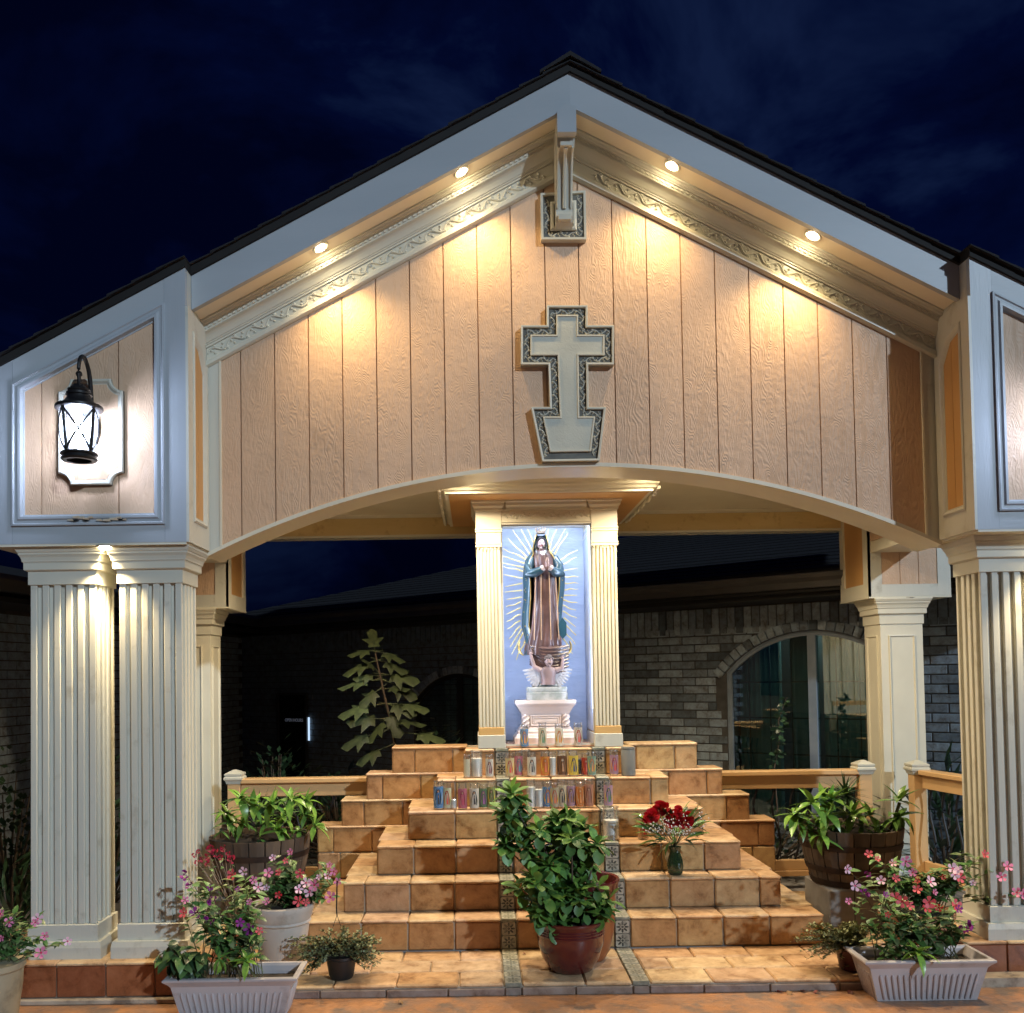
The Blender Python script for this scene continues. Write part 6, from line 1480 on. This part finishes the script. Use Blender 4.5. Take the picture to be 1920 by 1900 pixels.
m = MB(); m.tube([rbc + Vector((.2, -.05, .3)), P(1672, 1550, 5.74), P(1687, 1505, 5.72)], .010, 8)
m.build('stem', STEM, p3)
rosette(p3, P(1640, 1550, 5.72), LM + [LR[1]], 9, .55, (0, -.3, .8))
p4 = bp('strap_leaf_plant', lbc + Vector((0, 0, .32)), 'lime strap leaved rosettes crowding the left barrel')
for px, py, n, s_ in ((450, 1500, 12, .85), (510, 1510, 12, .9), (575, 1505, 12, .8), (430, 1545, 12, .8), (520, 1560, 12, .8), (590, 1550, 10, .7), (427, 1525, 9, .66), (474, 1515, 12, .85), (545, 1500, 12, .82), (455, 1545, 9, .6), (500, 1545, 11, .7), (530, 1535, 9, .7), (572, 1530, 9, .6), (415, 1560, 7, .45), (560, 1560, 9, .5), (488, 1575, 5, .5), (538, 1582, 6, .5)):
    rosette(p4, P(px, py, 5.74 + random.uniform(-.08, .1)), (LL + LM) if n > 8 else (LM + LB), n, s_, (random.uniform(-.3, .3), -.3, .9), -.4, 1.3)
p5 = bp('spiky_plant', lbc + Vector((0, .08, .32)), 'dark spiky leaves standing up behind the rosettes of the left barrel')
rosette(p5, P(540, 1525, 5.96), LY, 22, .85, (.1, 0, 1), .1, 1.4); rosette(p5, P(488, 1530, 5.96), LY, 30, .95, (-.05, 0, 1), .1, 1.4)

# rose bouquet in a vase
vz = z2 + .001; vc = Vector((PX(1266, 1620, 5.545), 5.545, vz))
VG = glassy('green_glass', (.25, .42, .28), gl=.2, body=.45, bodyc=(.03, .06, .03))
vt = thing('vase', vc, 'dark green ribbed glass vase holding the rose bouquet on the steps', 'vase')
m = MB(); m.lathe([(.030, 0), (.040, .01), (.046, .05), (.042, .09), (.030, .125), (.028, .14), (.036, .165), (.032, .165), (.025, .14)], (0, 0, 0), 36, lambda t, z: 1 + .05 * math.cos(12 * t)); m.build('vase_body', VG, vt, smooth=50, local=True)
bq = thing('rose_bouquet', vc + Vector((0, 0, .15)), 'bouquet of red roses with white filler flowers and long green leaves', 'bouquet')
ROSE = petal_mat((.50, .008, .015))
def rosemesh():
    m = MB()
    for k in range(17):
        a = k * 2.2; rr = .006 + .0016 * k; h = .026 - .0010 * k; p = []
        for i in range(5):
            u = (i / 4 - .5) * 1.5
            for z, r_ in ((0, rr * .45), (h * .6, rr * 1.0), (h, rr * 1.12)):
                p.append((r_ * math.cos(a + u), r_ * math.sin(a + u), z - (u * u) * .006))
        m.add(p, [(i * 3 + q, i * 3 + q + 1, i * 3 + q + 4, i * 3 + q + 3) for i in range(4) for q in range(2)])
    return m.mesh('rose', ROSE, smooth=True)
RM = rosemesh(); o = bq.location; sm = MB()
for px, py, s_ in ((1222, 1531, .9), (1238, 1518, 1.0), (1215, 1534, .7), (1247, 1516, .7), (1265, 1537, 1.15), (1285, 1540, 1.0), (1272, 1522, .7), (1290, 1533, .7)):
    p = P(px, py, 5.50 + random.uniform(-.03, .03)); d = Vector((random.uniform(-.4, .4), -1, .5)).normalized(); link('rose', RM, bq, mat=Matrix.Translation(p - o) @ d.to_track_quat('Z', 'Y').to_matrix().to_4x4() @ Matrix.Scale(s_ * 1.55, 4)); sm.tube([vc + Vector((0, 0, .15)), p], .002, 5)
for k in range(80):
    a = random.uniform(0, 6.28); b_ = vc + Vector((.02 * math.cos(a), -.02, .17)); tp = P(*rnd_pts(1, 1262, 1552, 60, 34)[0], 5.52 + random.uniform(-.05, .06)); place(bq, random.choice(LR), b_.lerp(tp, .8) - o, (tp - b_) + Vector((0, -.02, random.uniform(-.05, .03))), random.uniform(-.6, .6), random.uniform(.6, 1.1))
for px, py, dx, dz, s_ in ((1215, 1532, -1, .15, .8), (1300, 1535, .5, .9, .95), (1305, 1538, 1, .75, .95), (1308, 1545, 1, .35, .9), (1305, 1550, .7, -.2, .8), (1205, 1528, -1, .3, .6), (1245, 1575, -1, -.3, .8), (1285, 1575, .8, -.5, .8), (1255, 1580, -.4, -.6, .7), (1240, 1528, -.3, 1, .6)):
    place(bq, random.choice(LR), P(px, py, 5.52) - o, (dx, -.2, dz), random.uniform(-.3, .3), s_)
wf = MB()
for k in range(230):
    px, py = random.choice(rnd_pts(1, 1285, 1540, 46, 24) + rnd_pts(1, 1240, 1550, 36, 14) + rnd_pts(1, 1272, 1555, 40, 14)); p = P(px, py, 5.47 + random.uniform(-.05, .06)); wf.ell(p, (.0042,) * 3, 5, 3)
    if k % 5 == 0: sm.tube([vc + Vector((0, 0, .17)), p], .0007, 3)
wf.build('filler_flowers', petal_mat((.74, .72, .68)), bq, kind='stuff'); sm.build('stems', STEM, bq, kind='stuff')

flush_leaves()
# dry leaves on the ground
DRY = [leafmesh('dry_leaf', .045, .014, lanc, pm('dry_leaf_%d' % i, c), 1.4, .5, 4) for i, c in enumerate(((.28, .07, .06), (.34, .18, .07), (.16, .05, .04)))]
for i, (px, py, lab) in enumerate(((1456, 1853, 'curled reddish leaf on the ground just below the kerb, right of centre'), (1478, 1857, 'small dark red leaf next to the curled one below the kerb'), (1503, 1857, 'tan dry leaf on the ground near the right planter'), (1533, 1858, 'pale folded dry leaf closest to the right planter'), (745, 1880, 'dark curled leaf on the ground below the kerb, left of centre'), (1590, 1855, 'small brown leaf tucked beside the right planter'))):
    y = 4.66 if px > 1000 else 4.64; p = P(px, py, y); p = CAM + (p - CAM) * ((.004 - CAM.z) / (p.z - CAM.z))
    if p.y > 4.70: p.y = 4.69
    o = link('dry_leaf', DRY[i % 3], None); o.location = (p.x, p.y, .010); o.rotation_euler = (random.uniform(-.2, .2), random.uniform(-.2, .2), random.uniform(0, 6)); tag(o, lab, 'leaf', 'dry leaves on the ground')
for i, (px, py, Y, lab) in enumerate(((980, 1781, 5.2, 'tiny red petal on the platform left of the maroon pot'), (1040, 1640, 5.4, 'tiny dry leaf on the second step behind the shrub'))):
    o = link('dry_leaf', DRY[0], None); o.location = (PX(px, py, Y), Y, ZPLAT + .008 if i == 0 else z2 + .005); o.scale = (.6,) * 3; tag(o, lab, 'leaf', 'dry leaves on the ground')
# ================================================================== railings
def rail_section(a, b_, label, n=7, grp='wooden railings with curved iron balusters'):
    """a, b_: (x, y) ends; local x runs along the rail"""
    a, b_ = Vector((*a, 0)), Vector((*b_, 0)); L = (b_ - a).length; t = thing('railing', (a.x, a.y, ZPLAT), label, 'railing', grp, math.atan2(b_.y - a.y, b_.x - a.x))
    m = MB(); m.cbox(0, L, -.055, .055, .800, .835, .006); m.build('top_rail', RAIL, t, local=True)
    m = MB(); m.cbox(0, L, -.022, .022, .705, .799, .004); m.build('under_rail', RAIL, t, local=True)
    m = MB(); m.cbox(0, L, -.03, .03, .085, .125, .004); m.cbox(0, L, -.02, .02, .1255, .20, .004); m.build('bottom_rail', RAIL, t, local=True)
    for k in range(n):
        x = L * (k + .5) / n; pts = [(x + .028 * math.sin(2 * math.pi * i / 14), 0, .20 + .505 * i / 14) for i in range(15)]
        m = MB(); m.tube(pts, .0085, 6); m.build('baluster', BLACKM, t, smooth=True, local=True)
    return t
def post(x, y, label):
    t = thing('railing_post', (x, y, ZPLAT), label, 'post', 'railing posts with pyramid caps'); h = .82
    m = MB(); m.cbox(-.045, .045, -.045, .045, 0, h, .004); m.build('post_shaft', RAIL, t, local=True)
    m = MB(); m.loft([[(s1 * q, s2 * q, z) for s1, s2 in ((-1, -1), (1, -1), (1, 1), (-1, 1))] for q, z in ((.050, h - .02), (.056, h), (.066, h + .012), (.066, h + .024), (.058, h + .034), (.062, h + .042), (.062, h + .052), (.012, h + .078))]); m.build('post_cap', TRIMS, t, local=True); return t
YR = 6.70
xl0 = PX(441, 1480, YR); xr0 = PX(1618, 1440, YR); xr1 = PX(1719, 1440, 6.62)
post(xl0, YR, 'peach railing post beside the left rear column'); post(xr0, YR, 'peach railing post left of the right rear column'); post(xr1, 6.62, 'peach railing post right of the right rear column')
rail_section((xl0 + .046, YR), (PX(690, 1470, YR) + .3, YR), 'rear railing between left post and stepped tile wall', 10)
rail_section((PX(1300, 1470, YR), YR), (xr0 - .046, YR), 'rear railing between stepped tile wall and right post', 9)
rail_section((xr1 + .03, 6.57), (xr1 + .26, 5.20), 'right side railing running forward to the fluted column', 10)
rail_section((xl0 - .34, 6.62), (cB + .02 - .1, 5.2), 'left side railing seen in the gap between the fluted columns', 10)

# ================================================================== brick house behind (its wall runs at an angle)
ang = math.atan2(-.8, 1.0); HO = Vector((.952, 9.24, 0)); ca = math.cos(ang)
house = thing('brick_house', HO, 'low dark brick house with arched windows and shingle roof behind the pavilion', 'house', None, ang)
def hx(px):
    d = 10.4 / (1 + .8 * (px - 890) / 1750); return ((px - 890) / 1750 * d - .5 - HO.x) / ca
bw, bh, jt = .244, .067, .010
wins = [(1.086, 2.636, .22, 1.60, .35), (hx(775), hx(775) + 1.35, .22, 1.30, .33)]
def in_win(x, z, grow=0):
    for a, b_, s0, sp, rise in wins:
        h = (b_ - a) / 2; Rr = (h * h + rise * rise) / (2 * rise); cx = (a + b_) / 2
        if a - grow < x < b_ + grow and s0 < z:
            dx = x - cx; top = sp + rise - (Rr - math.sqrt(max(0, Rr * Rr - dx * dx)))
            if z < top + grow: return True
    return False
vis = []; rest = MB(); row = 0; z = .02
bmesh_brick = MB().cbox(0, bw, 0, .06, 0, bh, .004).mesh('brick', BRICK)
while z < 1.95:
    x = -6.2 - (bw + jt) / 2 * (row % 2)
    while x < 3.9:
        pts = [(x + bw * u, z + bh * v) for u in (0, .25, .5, .75, 1) for v in (0, 1)]
        ins_ = [in_win(*p, .085 if p[1] > 1.2 else 0) for p in pts]
        if not any(ins_): vis.append((x, z, bw))
        elif not all(ins_):
            # cut brick: keep the side outside the opening
            us = [i / 10 for i in range(11)]; ok = [u for u in us if not in_win(x + bw * u, z + bh / 2, .085 if z > 1.2 else 0)]
            if ok and (min(ok) == 0 or max(ok) == 1):
                if min(ok) == 0:
                    u1 = 0
                    for u in us:
                        if u in ok: u1 = u
                        else: break
                    if u1 > .15: vis.append((x, z, bw * u1))
                else: 
                    u0 = 1
                    for u in reversed(us):
                        if u in ok: u0 = u
                        else: break
                    if u0 < .85: vis.append((x + bw * u0, z, bw * (1 - u0)))
        x += bw + jt
    z += bh + jt; row += 1
def near(b_): 
    x, z = b_[0], b_[1]
    return (-.05 < x < 1.15 and z > .45) or (1.0 < x < 2.75 and z > 1.3) or (2.6 < x < 3.3 and z > .75)
cnt = 0
for b_ in vis:
    x, z, w_ = b_; d = random.uniform(-.003, .003)
    if near(b_) and cnt < 270:
        o = link('brick', bmesh_brick, house, mat=Matrix.Translation((x, d, z)) @ Matrix.Diagonal((w_ / bw, 1, 1, 1))); cnt += 1
    else: rest.box(x, x + w_, d, .06, z, z + bh)
# soldier course and voussoirs
xs_ = -6.2
while xs_ < 3.9:
    if 0.0 < xs_ < 2.7 and cnt < 295:
        m = MB(); m.cbox(xs_, xs_ + bh, -.004 + random.uniform(-.003, .003), .06, 1.955, 2.19, .004); m.build('brick', BRICK, house, local=True); cnt += 1
    else: rest.box(xs_, xs_ + bh, -.004, .06, 1.955, 2.19)
    xs_ += bh + jt
rest.build('far_bricks', BRICK, house, local=True, kind='stuff')
m = MB()
def wall_poly():
    out = MB(); return out
# mortar wall with openings: strips between windows
segs = [-6.2]; 
for a, b_, s0, sp, rise in sorted(wins): segs += [a, b_]
segs.append(3.9)
for i in range(0, len(segs), 2): m.box(segs[i], segs[i + 1], .008, .25, 0, 2.2)
for a, b_, s0, sp, rise in wins:
    m.box(a, b_, .008, .25, 0, s0)
    h = (b_ - a) / 2; Rr = (h * h + rise * rise) / (2 * rise); cx = (a + b_) / 2; N = 16
    arc = [(a + (b_ - a) * i / N, sp + rise - (Rr - math.sqrt(max(0, Rr * Rr - (a + (b_ - a) * i / N - cx) ** 2)))) for i in range(N + 1)]
    m.prism(arc + [(b_, 2.2), (a, 2.2)], .008, .25)
m.build('wall', MORTAR, house, local=True)
FRM = pm('grey_window_frame', (.26, .30, .35), (.20, .24, .29), 6, .4)
CURT = pm('teal_curtain', (.20, .30, .30), (.11, .19, .19), 3, .8, rand=.1)
def hwindow(a, b_, s0, sp, rise, lit):
    h = (b_ - a) / 2; Rr = (h * h + rise * rise) / (2 * rise); cx = (a + b_) / 2; N = 18; top = lambda x: sp + rise - (Rr - math.sqrt(max(0, Rr * Rr - (x - cx) ** 2)))
    arc = [(b_ - (b_ - a) * i / N, top(b_ - (b_ - a) * i / N)) for i in range(N + 1)]; poly = [(a, s0), (b_, s0)] + arc
    m = MB(); frame(m, poly, [(0, -.06), (0, -.02), (.012, -.02), (.014, -.028), (.040, -.028), (.042, -.05)], lambda u, v, k: (u, -k, v)); wf_ = m.build('window', FRM, house, local=True)
    m = MB(); m.box(cx - .035, cx + .035, .02, .05, s0, top(cx) - .03); m.build('mullion', FRM, wf_, local=True)
    for p, q in ((a + .035, cx - .036), (cx + .036, b_ - .035)):
        xs2 = [q - (q - p) * i / 8 for i in range(9)]; m = MB(); m.prism([(p, s0 + .03), (q, s0 + .03)] + [(x, top(x) - .035) for x in xs2], .047, .051); m.build('pane', PANE, wf_, local=True)
    m = MB()
    for k in range(1, 5): m.box(a + .04, b_ - .04, .056, .060, s0 + k * .32, s0 + k * .32 + .012)
    for k in range(1, 8):
        x = a + (b_ - a) * k / 8; m.box(x - .005, x + .005, .0565, .0605, s0 + .03, top(x) - .04)
    m.build('muntins', DARK, wf_, local=True)
    # curtains hanging inside, pleated
    for p, q in ((a + .02, a + .42), (a + .50, cx - .02), (cx + .02, b_ - .02)):
        N = 60; z0, z1 = s0 - .05, sp + rise; m = MB()
        m.add([(p + (q - p) * i / N, .26 + .03 * math.sin(i * .95) + .012 * math.sin(i * .4), zz) for zz in (z0, z1) for i in range(N + 1)], [(i, i + 1, i + N + 2, i + N + 1) for i in range(N)]); m.build('curtain', CURT, wf_, smooth=True, local=True)
    m = MB(); m.box(a - .1, b_ + .1, 1.2, 1.22, 0, 2.2); m.build('room_wall', DARK, wf_, local=True)
    for k in range(int((b_ - a) / .095) + 8):       # rowlock voussoirs along the arch
        s_ = k * (bh + jt); half_a = math.asin(min(1, (h + .03) / Rr)); th = -half_a + s_ / (Rr + .05)
        if th > half_a: break
        c0 = Vector((cx, 0, sp + rise - Rr)); M = Matrix.Translation((c0.x + (Rr + .004) * math.sin(th), 0, c0.z + (Rr + .004) * math.cos(th))) @ Matrix.Rotation(th, 4, 'Y')
        link('voussoir', vmesh, house, mat=M)
vmesh = MB().cbox(-bh / 2, bh / 2, -.022, .06, 0, .085, .004).mesh('voussoir', BRICK)
hwindow(*wins[0], True); FRM = DARK; hwindow(*wins[1], False)
lamp('room_lamp', 'POINT', HO + Vector((1.75 * ca - .85 * math.sin(ang), 1.75 * math.sin(ang) + .85 * ca, 2.05)), 30, (.75, 1.0, .95), radius=.1)
# eaves, gutter, roof
m = MB(); m.box(-6.6, 4.1, -.50, .26, 2.20, 2.235); m.box(-6.6, 4.15, -.505, .3, 2.2355, 2.42); m.build('eave_soffit', DARK, house, local=True)
GUT = pm('grey_gutter', (.055, .05, .048), (.04, .037, .035), 5, .5)
m = MB(); m.run(-6.7, 4.2, lambda x: 2.30, [(-.60, .09), (-.62, .085), (-.615, .05), (-.59, .02), (-.59, -.03), (-.50, -.03), (-.50, .09), (-.505, .09), (-.505, -.02), (-.58, -.02)]); m.build('gutter', GUT, house, local=True)
nC = 22; y0, z0, y1, z1 = -.56, 2.36, 4.2, 3.65
for i in range(nC):
    u0, u1 = i / nC, (i + 1) / nC + .01
    ya, yb, za, zb = y0 + (y1 - y0) * u0, y0 + (y1 - y0) * u1, z0 + (z1 - z0) * u0, z0 + (z1 - z0) * u1; inset_ = 4.2 * u0
    m = MB(); m.prism([(ya, za), (yb, zb - .012), (yb, zb - .03), (ya, za - .02)], -6.7 + inset_ * .9, 4.3 + 0 * inset_, lambda u, v, h: (h, u, v)); m.build('shingle_course', SHINGLE, house, local=True)
m = MB(); m.prism([(y0, z0 - .03), (y1, z1 - .04), (y1 + 3, 2.3), (y0, 2.24)], -1.6, 4.2, lambda u, v, h: (h, u, v)); m.build('roof_deck', DARK, house, local=True)
m = MB(); m.box(-6.2, 3.9, 1.5, 1.6, 0, 2.2); m.build('inner_wall', DARK, house, local=True)

# left wing of the house, dark, closing the court
WB = Vector((-3.7, 12.5, 0)); wdir = Vector((-4.5, 6.5, 0)) - WB; wl = wdir.length; wa = math.atan2(-wdir.y, -wdir.x)
wing = thing('house_wing', Vector((-4.5, 6.5, 0)), 'unlit brick wing with low roof at the left behind the columns', 'house', None, wa)
DBR = pm('dark_far_brick', (.10, .07, .055), (.06, .045, .035), 8, .85, .5, 30)
m = MB(); m.box(-2, wl + .2, .0, .3, 0, 2.2); m.build('wall', DBR, wing, local=True)
fb = MB(); z = .02; row = 0
while z < 2.1:
    x = -1.5 - .127 * (row % 2)
    while x < wl: fb.box(x, x + bw, -.012, .004, z, z + bh); x += bw + jt
    z += bh + jt; row += 1
fb.build('far_bricks', BRICK, wing, local=True, kind='stuff')
m = MB(); m.box(-2.2, wl + .5, -.5, .3, 2.2, 2.24); m.build('eave_soffit', DARK, wing, local=True)
m = MB(); m.run(-2.2, wl + .6, lambda x: 2.30, [(-.60, .09), (-.615, .05), (-.59, -.03), (-.50, -.03), (-.50, .09)]); m.build('gutter', GUT, wing, local=True)
m = MB(); m.prism([(-.56, 2.36), (3.2, 3.2), (3.2, 2.2), (-.56, 2.3)], -2.3, wl + .4, lambda u, v, h: (h, u, v)); m.build('roof', SHINGLE, wing, local=True)
# glass door with an opening-hours notice, lit strip inside
dr = thing('glass_door', HO + Vector((hx(550) * ca, hx(550) * math.sin(ang), 0)), 'dark glass door with an OPEN HOURS notice and a lit strip beside it', 'door', None, ang)
m = MB(); frame(m, [(-.30, .05), (.30, .05), (.30, 1.42), (-.30, 1.42)], [(0, 0), (0, .03), (.03, .03), (.03, 0)], lambda u, v, k: (u, -.02 - k, v)); m.build('door_frame', GUT, dr, local=True)
m = MB(); m.box(-.28, .28, -.024, -.02, .07, 1.40); m.build('door_pane', pm('black_glass', (.004, .004, .005), rough=.08), dr, local=True)
cu = bpy.data.curves.new('notice_text', 'FONT'); cu.body = 'OPEN HOURS'; cu.size = .058; cu.align_x = 'CENTER'; cu.extrude = .001
tx = bpy.data.objects.new('notice_text', cu); col.objects.link(tx); tx.location = (.03, -.03, 1.04); tx.rotation_euler = (R(90), 0, 0)
bpy.context.view_layer.update(); dg = bpy.context.evaluated_depsgraph_get(); me = bpy.data.meshes.new_from_object(tx.evaluated_get(dg)); me.transform(tx.matrix_world)
bpy.data.objects.remove(tx); me.materials.clear(); me.materials.append(emit('notice_letters', (.55, .65, .9), .05)); link('notice_text', me, dr)
m = MB(); m.box(.305, .33, -.03, -.02, .80, 1.10); m.build('lit_strip', emit('lit_strip', (.55, .75, 1), .8), dr, local=True)

# ================================================================== plants and trees in the court
def figleaf():
    m = MB(); L = .22; out = []
    for a, r_ in ((-170, .25), (-120, .45), (-95, .30), (-62, .80), (-38, .42), (-22, .85), (0, 1.0), (22, .85), (38, .42), (62, .80), (95, .30), (120, .45), (170, .25)):
        out.append((L * .28 + L * .62 * r_ * math.cos(R(a)), L * .62 * r_ * math.sin(R(a)), -.03 * r_ * abs(math.sin(R(a))) - .02 * r_ * (abs(a) < 30)))
    m.add(out + [(L * .30, 0, .012)], [(i, (i + 1) % 13, 13) for i in range(13)]); m.tube([(-.08, 0, -.005), (0, 0, 0), (L * .3, 0, .006)], .0032, 5); return m.mesh('fig_leaf', G_FIG, smooth=True)
FG = figleaf(); fo = P(745, 1470, 7.6); fo.z = .0
fig = thing('fig_tree', fo, 'young fig tree with large lobed leaves behind the left stepped wall', 'tree')
tr = [P(760, 1500, 7.6), P(732, 1353, 7.6), P(727, 1330, 7.6), P(720, 1301, 7.6), P(714, 1272, 7.6), P(707, 1242, 7.6), P(703, 1220, 7.6)]; tr.insert(0, Vector((tr[0].x, 7.6, 0)))
m = MB(); m.tube(tr, [.022, .016, .011, .010, .009, .008, .007, .005], 8); m.build('trunk', WOODST, fig, smooth=True)
petm = MB()
def figl(bx, by, tx, ty, s_=1, roll=0, dy=-.05):
    b_ = P(bx, by, 7.6); t_ = P(tx, ty, 7.6 + dy); d = t_ - b_; n_ = d.normalized(); place(fig, FG, b_ + n_ * max(.03, d.length - .21 * s_) - fo, d + Vector((0, 0, random.uniform(-.06, .06))), roll * random.uniform(.25, .95), s_ * 1.08)
    petm.tube([b_, b_ + n_ * max(.03, d.length - .21 * s_)], .003, 5)
for q in ((706, 1240, 638, 1250, 1.25, -.9), (712, 1272, 634, 1294, 1.35, -.8), (712, 1268, 664, 1262, .9, -.9), (722, 1318, 632, 1338, 1.4, -.8), (705, 1222, 668, 1214, 1.0, -.9), (705, 1222, 762, 1228, 1.1, .9), (708, 1238, 768, 1250, 1.15, .9), (712, 1262, 786, 1279, 1.35, .8), (716, 1275, 786, 1300, 1.25, .9),
          (722, 1318, 772, 1344, 1.2, 1.0), (725, 1320, 806, 1322, 1.2, .8), (730, 1345, 650, 1360, 1.3, -.8), (732, 1350, 796, 1360, 1.3, .8), (704, 1225, 700, 1200, .9, .2), (718, 1290, 752, 1300, 1.0, 1.1), (730, 1345, 696, 1378, 1.2, -.9), (736, 1370, 836, 1385, 1.3, .7), (736, 1370, 636, 1390, 1.3, -.7), (740, 1400, 810, 1425, 1.2, .8), (740, 1395, 664, 1425, 1.2, -.8), (712, 1262, 690, 1246, .9, -1.1), (716, 1290, 680, 1312, 1.0, -1.0), (726, 1330, 742, 1372, 1.1, .9)):
    figl(*q)
petm.build('leaf_stalks', STEM, fig, kind='stuff')
def shadow_shrub(c, r_, h, n, label, L, name='dark_shrub', spk=False):
    t = thing(name, c, label, 'shrub', 'dark shrubs behind the railings'); lv = MB(); st_ = MB()
    for k in range(n):
        a = random.uniform(0, 6.28); q = math.sqrt(random.random()); p = Vector((r_ * q * math.cos(a), r_ * .6 * q * math.sin(a), h * random.uniform(.12, 1) * (1 - .4 * q))); d = Vector((math.cos(a), math.sin(a), random.uniform(-.2, 1.0))).normalized(); s_ = d.cross(Vector((0, .2, 1))).normalized(); l_ = L * random.uniform(.6, 1.2)
        wd = l_ * (.05 if spk else .22); lv.add([p, p + d * l_ * .5 + s_ * wd, p + d * l_, p + d * l_ * .5 - s_ * wd], [(0, 1, 2, 3)])
        if k % 12 == 0: st_.tube([(0, 0, 0), p * .5 + Vector((0, 0, .05)), p], [.012, .008, .003], 5)
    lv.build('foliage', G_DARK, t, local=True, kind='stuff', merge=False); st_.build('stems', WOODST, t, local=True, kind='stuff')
def gp(px, Y): return Vector((PX(px, 1600, Y), Y, .0))
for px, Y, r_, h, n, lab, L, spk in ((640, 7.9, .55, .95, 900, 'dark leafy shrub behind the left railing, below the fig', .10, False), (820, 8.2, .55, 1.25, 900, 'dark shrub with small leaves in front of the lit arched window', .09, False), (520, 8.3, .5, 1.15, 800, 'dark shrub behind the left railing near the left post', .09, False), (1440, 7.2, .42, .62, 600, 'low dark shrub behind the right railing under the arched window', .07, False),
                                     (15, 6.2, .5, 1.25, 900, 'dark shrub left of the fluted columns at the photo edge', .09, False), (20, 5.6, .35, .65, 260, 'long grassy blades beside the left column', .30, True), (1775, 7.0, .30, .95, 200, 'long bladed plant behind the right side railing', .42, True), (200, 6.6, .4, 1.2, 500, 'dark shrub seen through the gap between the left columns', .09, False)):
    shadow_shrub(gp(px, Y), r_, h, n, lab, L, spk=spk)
# slim climbing plant in front of the arched window
cl = thing('climbing_plant', gp(1465, 7.55), 'slim dark climbing plant standing in front of the arched window', 'plant'); pts = [gp(1465, 7.5) - gp(1465, 7.55), P(1452, 1440, 7.5) - cl.location, P(1462, 1385, 7.5) - cl.location, P(1460, 1350, 7.5) - cl.location, P(1475, 1308, 7.5) - cl.location]
m = MB(); m.tube(pts, [.006, .005, .004, .003, .002], 5); m.build('stem', WOODST, cl, local=True)
LC2 = leafmesh('climber_leaf', .06, .02, lanc, G_DARK, .5, .2, 4)
for k in range(70):
    u = random.uniform(.25, 1) * 4; i = min(3, int(u)); b_ = pts[i].lerp(pts[i + 1], u - i); a = random.uniform(0, 6.28); place(cl, LC2, b_ + Vector((random.uniform(-.04, .04), 0, 0)), (math.cos(a), math.sin(a) * .5, random.uniform(-.6, .6)), random.uniform(-1, 1), random.uniform(.7, 1.1))
